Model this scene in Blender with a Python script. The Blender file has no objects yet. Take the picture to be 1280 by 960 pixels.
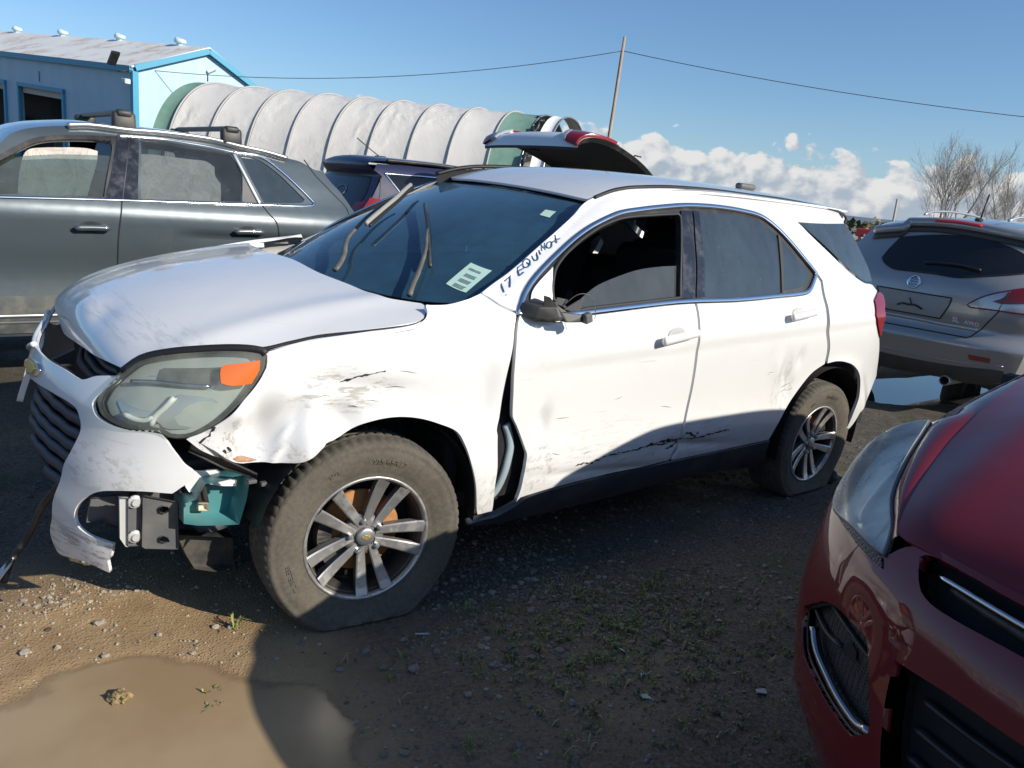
import bpy, bmesh, math, random
import numpy as np
from mathutils import Vector, Matrix, Quaternion
from mathutils.geometry import delaunay_2d_cdt
random.seed(7); rng = np.random.RandomState(7)
SC = bpy.context.scene
COL = SC.collection
# ------------------------------------------------------------------ camera
cam_d = bpy.data.cameras.new('camera'); cam = bpy.data.objects.new('camera', cam_d); COL.objects.link(cam)
SC.camera = cam
cam_d.sensor_fit = 'HORIZONTAL'; cam_d.sensor_width = 36.0; cam_d.lens = 36.0*982.759/1280
cam_d.clip_start = .05; cam_d.clip_end = 30000
def cam_axes(yaw, pitch, roll):
    cy, sy, cp, sp = math.cos(yaw), math.sin(yaw), math.cos(pitch), math.sin(pitch)
    f = np.array([cy*cp, sy*cp, sp]); r = np.array([sy, -cy, 0.]); u = np.cross(r, f)
    c, s = math.cos(roll), math.sin(roll)
    return c*r + s*u, -s*r + c*u, f
_r, _u, _f = cam_axes(-2.266733, -.233141, .094779)
CAM = np.array([1.278967, 3.078985, 1.496910])
cam.matrix_world = Matrix(((_r[0], _u[0], -_f[0], CAM[0]), (_r[1], _u[1], -_f[1], CAM[1]), (_r[2], _u[2], -_f[2], CAM[2]), (0, 0, 0, 1)))
# ------------------------------------------------------------------ sun, sky, exposure
SUN = np.array([-.45, 1., .56]); SUN /= np.linalg.norm(SUN)
sun_d = bpy.data.lights.new('sun', 'SUN'); sun_o = bpy.data.objects.new('sun', sun_d); COL.objects.link(sun_o)
sun_d.energy = 5.0; sun_d.angle = math.radians(.53); sun_d.color = (1.0, .925, .80)
sun_o.rotation_euler = Vector(SUN).to_track_quat('Z', 'Y').to_euler()
SUN_EL = math.asin(SUN[2]); SUN_ROT = math.atan2(SUN[0], SUN[1])
W = bpy.data.worlds.new('World'); SC.world = W; W.use_nodes = True
SC.view_settings.view_transform = 'Standard'; SC.view_settings.look = 'None'
SC.view_settings.gamma = 1.0; SC.view_settings.use_curve_mapping = False
SC.view_settings.exposure = .25
SC.cycles.caustics_reflective = False; SC.cycles.caustics_refractive = False
def build_world():
    nt = W.node_tree; N = nt.nodes; L = nt.links; N.clear()
    def nd(t, **k):
        n = N.new(t)
        for a, b in k.items(): setattr(n, a, b)
        return n
    def mth(op, a, b=None, clamp=False):
        n = nd('ShaderNodeMath', operation=op, use_clamp=clamp)
        for i, v in enumerate((a, b)):
            if v is None: continue
            if isinstance(v, (int, float)): n.inputs[i].default_value = v
            else: L.new(v, n.inputs[i])
        return n.outputs[0]
    out = nd('ShaderNodeOutputWorld'); bg = nd('ShaderNodeBackground')
    sky = nd('ShaderNodeTexSky', sky_type='NISHITA'); sky.sun_disc = False
    sky.sun_elevation = SUN_EL; sky.sun_rotation = SUN_ROT
    sky.altitude = 50; sky.air_density = 1.0; sky.dust_density = .6; sky.ozone_density = 1.6
    tc = nd('ShaderNodeTexCoord'); sep = nd('ShaderNodeSeparateXYZ'); L.new(tc.outputs['Generated'], sep.inputs[0])
    X, Y, Z = sep.outputs
    el = mth('ARCSINE', Z)
    az = mth('ARCTAN2', Y, X)
    eld = mth('MULTIPLY', el, 57.2958); azd = mth('MULTIPLY', az, 57.2958)
    def cmb(a, b, c=0.):
        n = nd('ShaderNodeCombineXYZ')
        for i, v in enumerate((a, b, c)):
            if isinstance(v, (int, float)): n.inputs[i].default_value = v
            else: L.new(v, n.inputs[i])
        return n.outputs[0]
    def noise(vec, scale, det, rough, lac=2.1, dist=0.):
        n = nd('ShaderNodeTexNoise'); n.inputs['Scale'].default_value = scale; n.inputs['Detail'].default_value = det
        n.inputs['Roughness'].default_value = rough; n.inputs['Lacunarity'].default_value = lac; n.inputs['Distortion'].default_value = dist
        L.new(vec, n.inputs['Vector']); return n.outputs['Fac']
    # cumulus banks low over the horizon: heaped tops of varying height
    top = mth('ADD', mth('MULTIPLY', noise(cmb(mth('MULTIPLY', azd, .055), 0., 3.7), 1.0, 3, .55), 7.6), .6)
    def density(daz, de):
        v = cmb(mth('MULTIPLY', mth('ADD', azd, daz), .46), mth('MULTIPLY', mth('ADD', eld, de), .62), 1.3)
        n1 = noise(v, 1.0, 9, .52, 2.15, .15)
        # billows: round puffs
        vo = nd('ShaderNodeTexVoronoi', feature='SMOOTH_F1'); vo.inputs['Scale'].default_value = 1.5; vo.inputs['Smoothness'].default_value = .35
        L.new(v, vo.inputs['Vector'])
        puff = mth('SUBTRACT', .55, vo.outputs['Distance'])
        d = mth('ADD', mth('MULTIPLY', mth('SUBTRACT', n1, .5), 2.4), mth('MULTIPLY', puff, .75))
        hgt = mth('DIVIDE', mth('SUBTRACT', top, mth('ADD', eld, de)), 2.2)
        hgt = mth('MINIMUM', hgt, .62)
        return mth('ADD', d, hgt)
    d0 = density(0., 0.); d1 = density(.55, .5)
    alpha = nd('ShaderNodeMapRange', interpolation_type='SMOOTHSTEP'); alpha.inputs[1].default_value = .0; alpha.inputs[2].default_value = .22
    L.new(d0, alpha.inputs[0])
    lit = nd('ShaderNodeMapRange', interpolation_type='SMOOTHSTEP'); lit.inputs[1].default_value = -.35; lit.inputs[2].default_value = .55
    L.new(mth('SUBTRACT', d0, d1), lit.inputs[0])
    ramp = nd('ShaderNodeMix', data_type='RGBA'); L.new(lit.outputs[0], ramp.inputs[0])
    ramp.inputs[6].default_value = (3.7, 4.3, 5.1, 1); ramp.inputs[7].default_value = (7.4, 7.3, 7.15, 1)
    # above the banks nothing but a few scraps; below the horizon no cloud
    low = nd('ShaderNodeMapRange', interpolation_type='SMOOTHSTEP'); low.inputs[1].default_value = -.3; low.inputs[2].default_value = .9
    L.new(eld, low.inputs[0])
    fac = mth('MULTIPLY', mth('MULTIPLY', alpha.outputs[0], .93), low.outputs[0])
    # milky air near the horizon
    hz = nd('ShaderNodeMapRange', interpolation_type='SMOOTHSTEP'); hz.inputs[1].default_value = 9.; hz.inputs[2].default_value = 0.
    L.new(eld, hz.inputs[0])
    tint = nd('ShaderNodeMix', data_type='RGBA', blend_type='MULTIPLY'); tint.inputs[0].default_value = 1.
    L.new(sky.outputs[0], tint.inputs[6]); tint.inputs[7].default_value = (.78, 1.0, 1.24, 1)
    mixh = nd('ShaderNodeMix', data_type='RGBA'); L.new(mth('MULTIPLY', hz.outputs[0], .35), mixh.inputs[0])
    L.new(tint.outputs[2], mixh.inputs[6]); mixh.inputs[7].default_value = (4.2, 5.6, 7.4, 1)
    mixc = nd('ShaderNodeMix', data_type='RGBA'); L.new(fac, mixc.inputs[0])
    L.new(mixh.outputs[2], mixc.inputs[6]); L.new(ramp.outputs[2], mixc.inputs[7])
    L.new(mixc.outputs[2], bg.inputs['Color']); bg.inputs['Strength'].default_value = .092
    L.new(bg.outputs[0], out.inputs['Surface'])
build_world()
def pchip(xs, ys):
    xs = np.asarray(xs, float); ys = np.asarray(ys, float)
    h = np.diff(xs); d = np.diff(ys) / h; m = np.zeros(len(xs))
    for k in range(1, len(xs) - 1):
        if d[k-1] * d[k] > 0:
            w1 = 2*h[k] + h[k-1]; w2 = h[k] + 2*h[k-1]
            m[k] = (w1 + w2) / (w1/d[k-1] + w2/d[k])
    m[0] = d[0]; m[-1] = d[-1]
    def f(x):
        x = np.asarray(x, float)
        i = np.clip(np.searchsorted(xs, x) - 1, 0, len(h) - 1)
        t = (x - xs[i]) / h[i]
        y = ((1 + 2*t) * (1 - t)**2 * ys[i] + t*(1 - t)**2 * h[i] * m[i]
             + t*t*(3 - 2*t) * ys[i+1] + t*t*(t - 1) * h[i] * m[i+1])
        y = np.where(x < xs[0], ys[0] + (x - xs[0]) * m[0], y)
        return np.where(x > xs[-1], ys[-1] + (x - xs[-1]) * m[-1], y)
    return f
def cspline(xs, ys):
    # natural cubic spline, linear beyond the ends
    xs = np.asarray(xs, float); ys = np.asarray(ys, float); n = len(xs); h = np.diff(xs)
    A = np.eye(n); b = np.zeros(n)
    for k in range(1, n-1):
        A[k, k-1] = h[k-1]; A[k, k] = 2*(h[k-1] + h[k]); A[k, k+1] = h[k]
        b[k] = 6*((ys[k+1]-ys[k])/h[k] - (ys[k]-ys[k-1])/h[k-1])
    M = np.linalg.solve(A, b)
    s0 = (ys[1]-ys[0])/h[0] - h[0]*M[1]/6; s1 = (ys[-1]-ys[-2])/h[-1] + h[-1]*M[-2]/6
    def f(x):
        x = np.asarray(x, float)
        i = np.clip(np.searchsorted(xs, x) - 1, 0, n - 2)
        a = xs[i+1] - x; c = x - xs[i]; hh = h[i]
        y = (M[i]*a**3 + M[i+1]*c**3)/(6*hh) + (ys[i]/hh - M[i]*hh/6)*a + (ys[i+1]/hh - M[i+1]*hh/6)*c
        y = np.where(x < xs[0], ys[0] + (x-xs[0])*s0, y)
        return np.where(x > xs[-1], ys[-1] + (x-xs[-1])*s1, y)
    return f
def sstep(a, b, x):
    t = np.clip((np.asarray(x, float) - a)/(b - a), 0, 1); return t*t*(3-2*t)
def st(*c): return np.stack(np.broadcast_arrays(*[np.asarray(k, float) for k in c]), -1)
def seg_dist(poly, x, z):
    # signed distance to a polyline in xz: positive below/behind it
    best = None
    x = np.asarray(x, float); z = np.asarray(z, float)
    for (x0, z0), (x1, z1) in zip(poly[:-1], poly[1:]):
        dx, dz = x1-x0, z1-z0; L = math.hypot(dx, dz)
        t = np.clip(((x-x0)*dx + (z-z0)*dz)/L/L, 0, 1)
        px, pz = x0+t*dx - x, z0+t*dz - z
        d = np.hypot(px, pz); s = np.sign(dx*(z-z0) - dz*(x-x0)); s = np.where(s == 0, 1, s)
        v = d*s
        best = v if best is None else np.where(np.abs(v) < np.abs(best), v, best)
    return best

# ---------------- white suv, local frame: x forward (front axle 0), y left, z up
WY = cspline([.15,.22,.30,.40,.50,.60,.72,.85,.95,1.05,1.10,1.14,1.25,1.40,1.50,1.56,1.60,1.65],
             [.78,.825,.868,.896,.908,.902,.904,.914,.918,.905,.888,.868,.822,.745,.680,.625,.570,.47])
WFX = cspline([-3.9,-3.7,-3.55,-3.4,-3.2,-2.9,-2.3,-1.,-.3,0,.2,.4,.6,.75],
              [.74,.845,.90,.943,.980,.998,1.,1.,1.,.990,.974,.945,.89,.82])
WTOP = [(.62,.88),(.36,.965),(.1,1.03),(-.2,1.09),(-.40,1.115),(-.48,1.145),(-.80,1.325),(-1.08,1.48),(-1.36,1.575),(-1.7,1.62)]
def crease(x): return .955 + (-.045)*(np.asarray(x)+1.5)
def dents(x, z):
    # pushed-in places on the left side (metres inwards)
    def g(cx, cz, sx, sz, a, rot=0.):
        c, s = math.cos(rot), math.sin(rot); X = x-cx; Z = z-cz
        return a*np.exp(-((X*c+Z*s)/sx)**2 - ((-X*s+Z*c)/sz)**2)
    d = g(.41,.73,.060,.10,.060,.3) + g(.27,.68,.045,.10,-.034,.2) + g(.17,.77,.055,.06,.034,-.4) + g(.22,.90,.13,.05,.016,.2) + g(.31,.80,.03,.07,.020,.5) + g(.345,.70,.012,.09,-.012,.35) + g(.21,.705,.010,.07,.010,-.5)
    d = d + g(.02,.86,.12,.035,.012,.1) + g(.47,.80,.04,.05,-.02) + g(.33,.58,.05,.05,.02)
    d = d + g(-.40,.63,.06,.10,-.018,.3) + g(-.38,.80,.05,.16,.016)
    d = d + g(-.685,.66,.030,.065,.024,.15) + g(-.64,.62,.05,.10,-.008)
    d = d + g(-1.15,.40,.40,.02,.010,.10) + g(-1.7,.45,.22,.022,.012,.12) + g(-1.5,.47,.1,.04,.008)
    d = d + g(-2.33,.73,.05,.12,.016,-.35) + g(-2.24,.78,.05,.08,-.008,-.3)+ g(-2.42,.83,.03,.05,.010)
    d = d + g(-1.385,.985,.075,.030,.014,-.12) + g(-2.31,1.062,.075,.030,.014,-.12)
    return d
def W_side(x, z, dent=True):
    x = np.asarray(x, float); z = np.asarray(z, float)
    y = WY(z)*WFX(x)
    y = y*(1 - .085*sstep(-2.3, -3.5, x)*sstep(1.0, 1.22, z))
    # character line along the doors: the panel below it is scooped
    dz = crease(x) - z
    sc = sstep(-.01, .05, dz)*np.exp(-(dz-.05).clip(0)/.18)*sstep(-.35,-.9,x)*sstep(-3.6,-3.2,x)
    y = y - .0065*sc
    # wheel arch lips
    for cx in (0., -2.857):
        r = np.hypot(x-cx, z-.33)
        y = y + .016*np.exp(-((r-.42)/.055)**2)*sstep(.1,.3,z)
    d = seg_dist(WTOP, x, z)
    inset = .060*np.exp(-np.maximum(d, -.015)/.045)
    fade = sstep(-1.5, -.95, x)
    y = y - inset*fade
    if dent: y = y - dents(x, z)
    return st(x, y, z)
HX = cspline([0,.2,.45,.65,.8,.88,.94,1.0,1.06],[-.45,-.15,.2,.45,.65,.722,.750,.757,.757])
HZ = cspline([0,.2,.45,.65,.8,.88,.94,1.0,1.06],[1.160,1.142,1.105,1.055,.985,.935,.885,.825,.765])
def W_hood(s, y):
    s = np.asarray(s, float); y = np.asarray(y, float); a = np.abs(y)
    x = HX(s) - sstep(.35,.95,s)*(.10*y**2 + .28*a**6) - (1-sstep(0,.35,s))*.10*y**2
    c = .085 + .062*sstep(.1,.6,s)
    z = HZ(s) - c*y**2*(1-.55*sstep(.85,1.,s)) + .010*np.exp(-((a-.62)/.07)**2)*sstep(1.,.7,s)
    # a wave knocked into the front edge
    z = z + .012*np.exp(-((s-.86)/.05)**2 - ((y+.02)/.10)**2) - .010*np.exp(-((s-.84)/.05)**2 - ((y-.16)/.08)**2)
    return st(x, y, z)
_FT=[0,.2,.35,.5,.65,.77,.88,1.0,1.12,1.25]
FXc = cspline(_FT,[.885,.878,.862,.832,.782,.715,.60,.42,.22,.0])
FYc = cspline(_FT,[0,.18,.315,.46,.60,.70,.79,.85,.885,.905])
FDX = cspline([.15,.25,.35,.45,.6,.7,.78,.86,.95,1.05],[.045,.06,.065,.06,.048,.02,.0,-.045,-.115,-.21])
def W_front(t, z):
    t = np.asarray(t, float); z = np.asarray(z, float); a = np.abs(t)
    x = FXc(a) + FDX(z)*(1-.75*sstep(.8,1.1,a)) + .02*np.exp(-((z-.46)/.07)**2)*sstep(.25,.0,a-.45) - .06*sstep(.10,-.45,t)
    y = np.sign(t)*FYc(a)*(1 - .05*sstep(.35,.15,z))
    return st(x, y, z)
def W_ws(u, v):
    u = np.asarray(u, float); v = np.asarray(v, float)
    b = st(-.36+.25*(1-u*u)-.10*u**6, .785*u, 1.06+.03*(1-u*u)+.062*u**6); t = st(-1.10-.01*(1-u*u), .592*u, 1.470+.028*(1-u*u))
    n = np.array([.5,0,.85])
    return b*(1-v)[..., None] + t*v[..., None] + n*(.035*4*v*(1-v)*(1-.75*u**4))[..., None]
RZ = cspline([-3.7,-3.4,-3.0,-2.4,-1.8,-1.4,-1.15,-.95],[1.55,1.595,1.625,1.638,1.635,1.600,1.536,1.45])
def W_roof(x, y):
    x = np.asarray(x, float); y = np.asarray(y, float)
    return st(x, y, RZ(x) - .025*(y/.6)**2 - .015*(y/.6)**6)
_RXR = cspline([.2,.5,.8,1.1,1.2,1.5,1.58],[-3.52,-3.60,-3.60,-3.58,-3.55,-3.36,-3.28])
_RXE = cspline([.2,.5,.8,1.1,1.2,1.5,1.58],[-3.10,-3.20,-3.28,-3.28,-3.24,-3.04,-2.98])
_RE = cspline([.2,.5,.8,1.1,1.2,1.5,1.58],[.80,.84,.82,.75,.69,.59,.55])
def W_rear(y, z):
    # tailgate and rear bumper as seen from behind
    y = np.asarray(y, float); z = np.asarray(z, float); k = np.abs(y)/_RE(z)
    return st(_RXR(z) + (_RXE(z)-_RXR(z))*k**3, y, z)
W_ROLL = -.045
def W_world(P):
    P = np.asarray(P, float); c, s = math.cos(W_ROLL), math.sin(W_ROLL)
    y = P[..., 1]-.86; z = P[..., 2]
    return st(P[..., 0], .86 + y*c - z*s, y*s + z*c)

# ---------------- grey suv with roof bars, local frame: x forward from the B pillar, y left from its left side, z up
GY = cspline([.1,.2,.3,.42,.55,.70,.85,1.0,1.10,1.16,1.22,1.35,1.5,1.58,1.64,1.68,1.70],
             [-.12,-.06,-.03,-.012,-.02,-.028,-.012,.0,-.004,-.03,-.065,-.13,-.21,-.265,-.33,-.40,-.48])
GFX = cspline([-2.6,-2.3,-2.0,-1.6,-1.0,0,1.5,2.,2.4,2.7],[-.35,-.20,-.10,-.035,-.005,0,-.005,-.06,-.18,-.4])
def G_side(x, z):
    x = np.asarray(x, float); z = np.asarray(z, float)
    dz = .99 - z
    y = GY(z) + GFX(x)*(1+.35*sstep(1.1,1.5,z)) - .010*sstep(0,.03,dz)*np.exp(-np.maximum(dz-.03,0)/.12)*sstep(-.3,-.6,x)
    return st(x, y, z)
G_POS = np.array([-.05,-2.70,.06])
def G_world(P): return np.asarray(P, float) + G_POS

# ---------------- grey suv seen from behind, local frame: x towards the viewer (its rear), y to its own right, z up
def M_rear(y, z):
    y = np.asarray(y, float); z = np.asarray(z, float); a = np.abs(y)
    xr = cspline([.2,.32,.45,.6,.68,.74,.85,1.0,1.12,1.2,1.3,1.45,1.6,1.68,1.75],[-.14,-.04,.02,.05,.045,-.01,-.02,-.02,-.045,-.09,-.17,-.29,-.40,-.50,-.75])
    w = 1 + .16*sstep(1.15,1.6,z)
    return st(xr(z) - .16*(a*w/.9)**3.2 - .03*(a*w/.9)**2, y, z)
M_POS = np.array([-5.68,-.03,.0])
def M_world(P): return np.asarray(P, float) + M_POS

# ---------------- red car, local frame: x forward, y left, z up (front centre at x = .93)
_RT=[0,.2,.35,.5,.65,.8,.92,1.05,1.2,1.35]
RXc = cspline(_RT,[.90,.885,.850,.795,.715,.600,.470,.290,.06,-.2])
RYc = cspline(_RT,[0,.20,.345,.48,.615,.74,.83,.89,.915,.92])
RDX = cspline([.15,.22,.32,.42,.52,.62,.72,.80,.88,.96,1.04],[-.06,-.01,.025,.045,.042,.03,.01,-.015,-.06,-.12,-.19])
REX = cspline([.70,.84,.89,.94,.99,1.04,1.09],[0,-.005,-.03,-.09,-.18,-.30,-.45])
def R_front(t, z):
    t = np.asarray(t, float); z = np.asarray(z, float); a = np.abs(t)
    x = RXc(a) + RDX(z)*(1-.55*sstep(.8,1.2,a)) + REX(z)*sstep(.45,.72,a)
    y = np.sign(t)*(RYc(a) + .018*np.exp(-((z-.60)/.12)**2)*sstep(.6,.9,a)) * (1-.06*sstep(.4,.2,z))
    return st(x, y, z)
RHX = cspline([0,.2,.45,.7,.85,.93,1.0,1.05],[-.42,-.2,.12,.45,.65,.745,.80,.815])
RHZ = cspline([0,.2,.45,.7,.85,.93,1.0,1.05],[1.205,1.18,1.13,1.055,.995,.955,.905,.86])
def R_hood(s, y):
    s = np.asarray(s, float); y = np.asarray(y, float); a = np.abs(y)
    x = RHX(s) - sstep(.3,.95,s)*(.22*y**2 + .30*a**5)
    z = RHZ(s) - (.10+.05*sstep(.1,.7,s))*y**2 - .05*a**6 + .012*np.exp(-((a-.52)/.08)**2)
    return st(x, y, z)
R_POS = np.array([-1.03, 2.99, .0])
def R_world(P): return np.asarray(P, float) + R_POS
D = {'b_pillar': [(-1.5495, 1.4994), (-1.6242, 1.502), (-1.5796, 1.3804), (-1.5425, 1.2319), (-1.5191, 1.1431), (-1.4305, 1.1389), (-1.4692, 1.2799), (-1.5118, 1.4102)],
 'b_pillar_rear': [(-1.639, 1.5029), (-1.6797, 1.5035), (-1.6491, 1.416), (-1.6203, 1.2827), (-1.5901, 1.146), (-1.533, 1.143), (-1.5565, 1.232), (-1.5939, 1.3809)],
 'bk_back': [(0.8227, 0.5093), (0.7518, 0.506), (0.7504, 0.3941), (0.7836, 0.4164), (0.7861, 0.4315), (0.8377, 0.4338)],
 'bk_bolts': [(0.7297, 0.5275), (0.7305, 0.4157)],
 'bk_conn': [(0.5465, 0.4846), (0.5159, 0.4791), (0.5156, 0.4557), (0.5462, 0.4615)],
 'bk_dark': [(0.7114, 0.5488), (0.6139, 0.5102), (0.6095, 0.3524), (0.7067, 0.3773), (0.7145, 0.3857)],
 'bk_hole1': [(0.6668, 0.4999), (0.6583, 0.5062), (0.6411, 0.5005), (0.6358, 0.4863), (0.6496, 0.4795), (0.6639, 0.4862)],
 'bk_hole2': [(0.6657, 0.402), (0.6553, 0.4086), (0.6408, 0.3988), (0.6355, 0.3841), (0.6495, 0.383), (0.664, 0.3902)],
 'bk_light': [(0.7726, 0.5511), (0.7485, 0.5456), (0.75, 0.3889), (0.7577, 0.3919), (0.7726, 0.4213)],
 'bk_low': [(0.5795, 0.3377), (0.3975, 0.2881), (0.3947, 0.1739), (0.4555, 0.1736), (0.5215, 0.201), (0.5476, 0.255)],
 'bk_mid': [(0.7486, 0.5443), (0.7142, 0.5364), (0.7145, 0.3824), (0.75, 0.3889)],
 'bk_tabs': [(0.4078, 0.564), (0.3656, 0.5491), (0.3257, 0.5486)],
 'bk_tank': [(0.6105, 0.5248), (0.574, 0.5319), (0.5477, 0.5775), (0.4871, 0.585), (0.4117, 0.5907), (0.4142, 0.5636), (0.4221, 0.5026), (0.4426, 0.4237), (0.4934, 0.4307), (0.5672, 0.445), (0.6101, 0.46)],
 'bk_torn': [(0.5748, 0.6048), (0.533, 0.6006), (0.4965, 0.5978), (0.4809, 0.584), (0.4649, 0.5646), (0.4362, 0.5533), (0.4389, 0.5331), (0.4831, 0.5403), (0.5202, 0.5531), (0.5296, 0.5714), (0.5563, 0.5422), (0.58, 0.5362), (0.592, 0.5581)],
 'bk_white': [(0.6118, 0.4516), (0.561, 0.4281), (0.5394, 0.4066), (0.4768, 0.3869), (0.4385, 0.3897), (0.4347, 0.364), (0.4793, 0.3556), (0.5296, 0.3628), (0.5545, 0.3924), (0.5758, 0.4071), (0.6109, 0.4041)],
 'body_crease': [(-3.1576, 1.0446), (-2.8048, 1.0339), (-2.5884, 1.0228)],
 'body_side': [(-0.5156, 1.1013), (-0.4614, 1.1176), (-0.4363, 1.1368), (-0.4183, 1.1504), (-0.4801, 1.1829), (-0.5485, 1.2165), (-0.634, 1.2654), (-0.7265, 1.3186), (-0.8513, 1.3866), (-0.955, 1.4447), (-1.003, 1.4774), (-1.0407, 1.4966), (-1.0805, 1.5117), (-1.2015, 1.5493), (-1.3299, 1.5716), (-1.548, 1.5897), (-1.8549, 1.5995), (-2.1755, 1.5989), (-2.4985, 1.5976), (-2.9027, 1.5817), (-3.0338, 1.5722), (-3.1024, 1.5571), (-3.0982, 1.5325), (-3.0516, 1.5124), (-2.7406, 1.5008), (-2.4881, 1.498), (-2.5261, 1.4751), (-2.5646, 1.4479), (-2.704, 1.3738), (-2.9282, 1.2666), (-3.1348, 1.2009), (-3.2709, 1.185), (-3.3162, 1.1522), (-3.176, 1.1126), (-3.1189, 1.0333), (-3.1978, 0.9379), (-3.2501, 0.8963), (-3.348, 0.7792), (-3.4362, 0.6418), (-3.3392, 0.5309), (-3.2326, 0.4486), (-3.2177, 0.3624), (-3.1648, 0.2954), (-3.1637, 0.3694), (-3.1601, 0.455), (-3.1598, 0.5614), (-3.0909, 0.6855), (-2.9785, 0.7562), (-2.8574, 0.7871), (-2.7733, 0.7938), (-2.6905, 0.7867), (-2.6804, 0.8631), (-2.6216, 0.9837), (-2.6062, 1.1054), (-2.6077, 1.2175), (-2.5579, 1.2568), (-2.4805, 1.3139), (-2.353, 1.4122), (-2.2618, 1.4747), (-2.1736, 1.5135), (-2.0338, 1.5286), (-1.8375, 1.5343), (-1.6276, 1.5299), (-1.4432, 1.5107), (-1.2815, 1.4897), (-1.1458, 1.4653), (-1.0162, 1.4192), (-0.8969, 1.3656), (-0.7713, 1.2967), (-0.6501, 1.2219), (-0.5727, 1.1625)],
 'bumper': [(0.1636, 0.8193), (0.3632, 0.8266), (0.4969, 0.8255), (0.5184, 0.8308), (0.553, 0.8488), (0.6433, 0.8703), (0.6456, 0.8556), (0.6356, 0.8418), (0.6115, 0.8106), (0.6007, 0.7867), (0.6067, 0.7714), (0.6356, 0.7495), (0.6912, 0.7381), (0.73, 0.7355), (0.7643, 0.7352), (0.8053, 0.7418), (0.8322, 0.7462), (0.8446, 0.7289), (0.863, 0.6974), (0.8783, 0.6746), (0.8949, 0.6488), (0.9139, 0.6268), (0.9147, 0.6096), (0.9137, 0.5948), (0.9064, 0.59), (0.8982, 0.5803), (0.8899, 0.5678), (0.8838, 0.5602), (0.8486, 0.563), (0.8187, 0.5614), (0.7691, 0.553), (0.7173, 0.5388), (0.6651, 0.5077), (0.6305, 0.4698), (0.6192, 0.4339), (0.6306, 0.4058), (0.6692, 0.3911), (0.7263, 0.3858), (0.768, 0.3829), (0.7608, 0.3364), (0.751, 0.3255), (0.7555, 0.2974), (0.7573, 0.2794), (0.6954, 0.2915), (0.6136, 0.2864), (0.5261, 0.2678), (0.4923, 0.2927), (0.4766, 0.3301), (0.5061, 0.3948), (0.5447, 0.5166), (0.5498, 0.5788), (0.5651, 0.6158), (0.5815, 0.6793), (0.5805, 0.6987), (0.5707, 0.7181), (0.5301, 0.7489), (0.3743, 0.7513), (0.1302, 0.7367)],
 'chrome_arch': [(-0.5168, 1.0963), (-0.5744, 1.1601), (-0.6516, 1.2195), (-0.7725, 1.2943), (-0.8979, 1.3631), (-1.0158, 1.4165), (-1.1457, 1.4623), (-1.2795, 1.4865), (-1.4411, 1.5075), (-1.6235, 1.5248), (-1.8343, 1.5307), (-2.0306, 1.525), (-2.1669, 1.5095), (-2.2556, 1.4708), (-2.3472, 1.4083), (-2.4706, 1.31), (-2.548, 1.2529), (-2.5115, 1.2139), (-2.4585, 1.1737), (-2.3986, 1.1588), (-2.1437, 1.1451), (-1.8151, 1.1312), (-1.528, 1.1285), (-1.3592, 1.1238), (-1.057, 1.1062), (-0.8525, 1.0935), (-0.6669, 1.0853)],
 'divider_bar': [(-2.263, 1.4309), (-2.2846, 1.4189), (-2.2481, 1.2948), (-2.2192, 1.1649), (-2.1973, 1.1613), (-2.2234, 1.2943)],
 'doc_sticker': [(0.7715, 0.3006), (0.8938, 0.2629), (0.8934, 0.0777), (0.783, 0.1304)],
 'emblem': [(-0.0048, 0.7637), (0.0685, 0.7894), (0.1105, 0.7912), (0.1761, 0.7959), (0.2197, 0.7851), (0.1937, 0.7578), (0.0817, 0.7409), (0.088, 0.7589), (0.0107, 0.7508)],
 'fender': [(0.6053, 0.7284), (0.57, 0.6955), (0.5378, 0.6765), (0.501, 0.6584), (0.4539, 0.6388), (0.4185, 0.6377), (0.3847, 0.64), (0.3458, 0.6403), (0.3096, 0.6447), (0.2853, 0.6541), (0.2321, 0.6846), (0.1609, 0.7131), (0.1001, 0.7484), (0.0353, 0.7639), (-0.0369, 0.7657), (-0.1142, 0.7524), (-0.1977, 0.7231), (-0.2778, 0.6834), (-0.3161, 0.6291), (-0.3475, 0.5517), (-0.3804, 0.4663), (-0.4126, 0.3562), (-0.4246, 0.3312), (-0.4664, 0.3254), (-0.5076, 0.3206), (-0.4847, 0.4321), (-0.4805, 0.5313), (-0.4652, 0.6435), (-0.4562, 0.6702), (-0.4616, 0.7155), (-0.4635, 0.8138), (-0.4678, 0.8993), (-0.4764, 0.9639), (-0.4884, 1.047), (-0.5032, 1.0809), (-0.5077, 1.0937), (-0.456, 1.114), (-0.4315, 1.1344), (-0.4124, 1.1478), (-0.3525, 1.1296), (-0.2644, 1.1135), (-0.1991, 1.1115), (-0.1772, 1.1129), (-0.1735, 1.0966), (-0.1563, 1.0804), (-0.1301, 1.0664), (-0.0921, 1.0573), (-0.0483, 1.0502), (0.0604, 1.0374), (0.1747, 1.0202), (0.2839, 0.9985), (0.3725, 0.9742), (0.3792, 0.9612), (0.3887, 0.9335), (0.433, 0.8717), (0.4775, 0.8244), (0.5204, 0.7768), (0.567, 0.7457)],
 'fender_scuff': [(0.17, 0.8881), (0.141, 0.8981), (0.1124, 0.9086), (0.0876, 0.915), (0.0616, 0.9182), (0.024, 0.9222)],
 'fender_scuff2': [(0.5665, 0.7232), (0.5543, 0.7355), (0.5421, 0.7478), (0.5344, 0.7678)],
 'fender_scuff3': [(0.509, 0.689), (0.4965, 0.6792), (0.4837, 0.684), (0.4948, 0.6994)],
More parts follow.
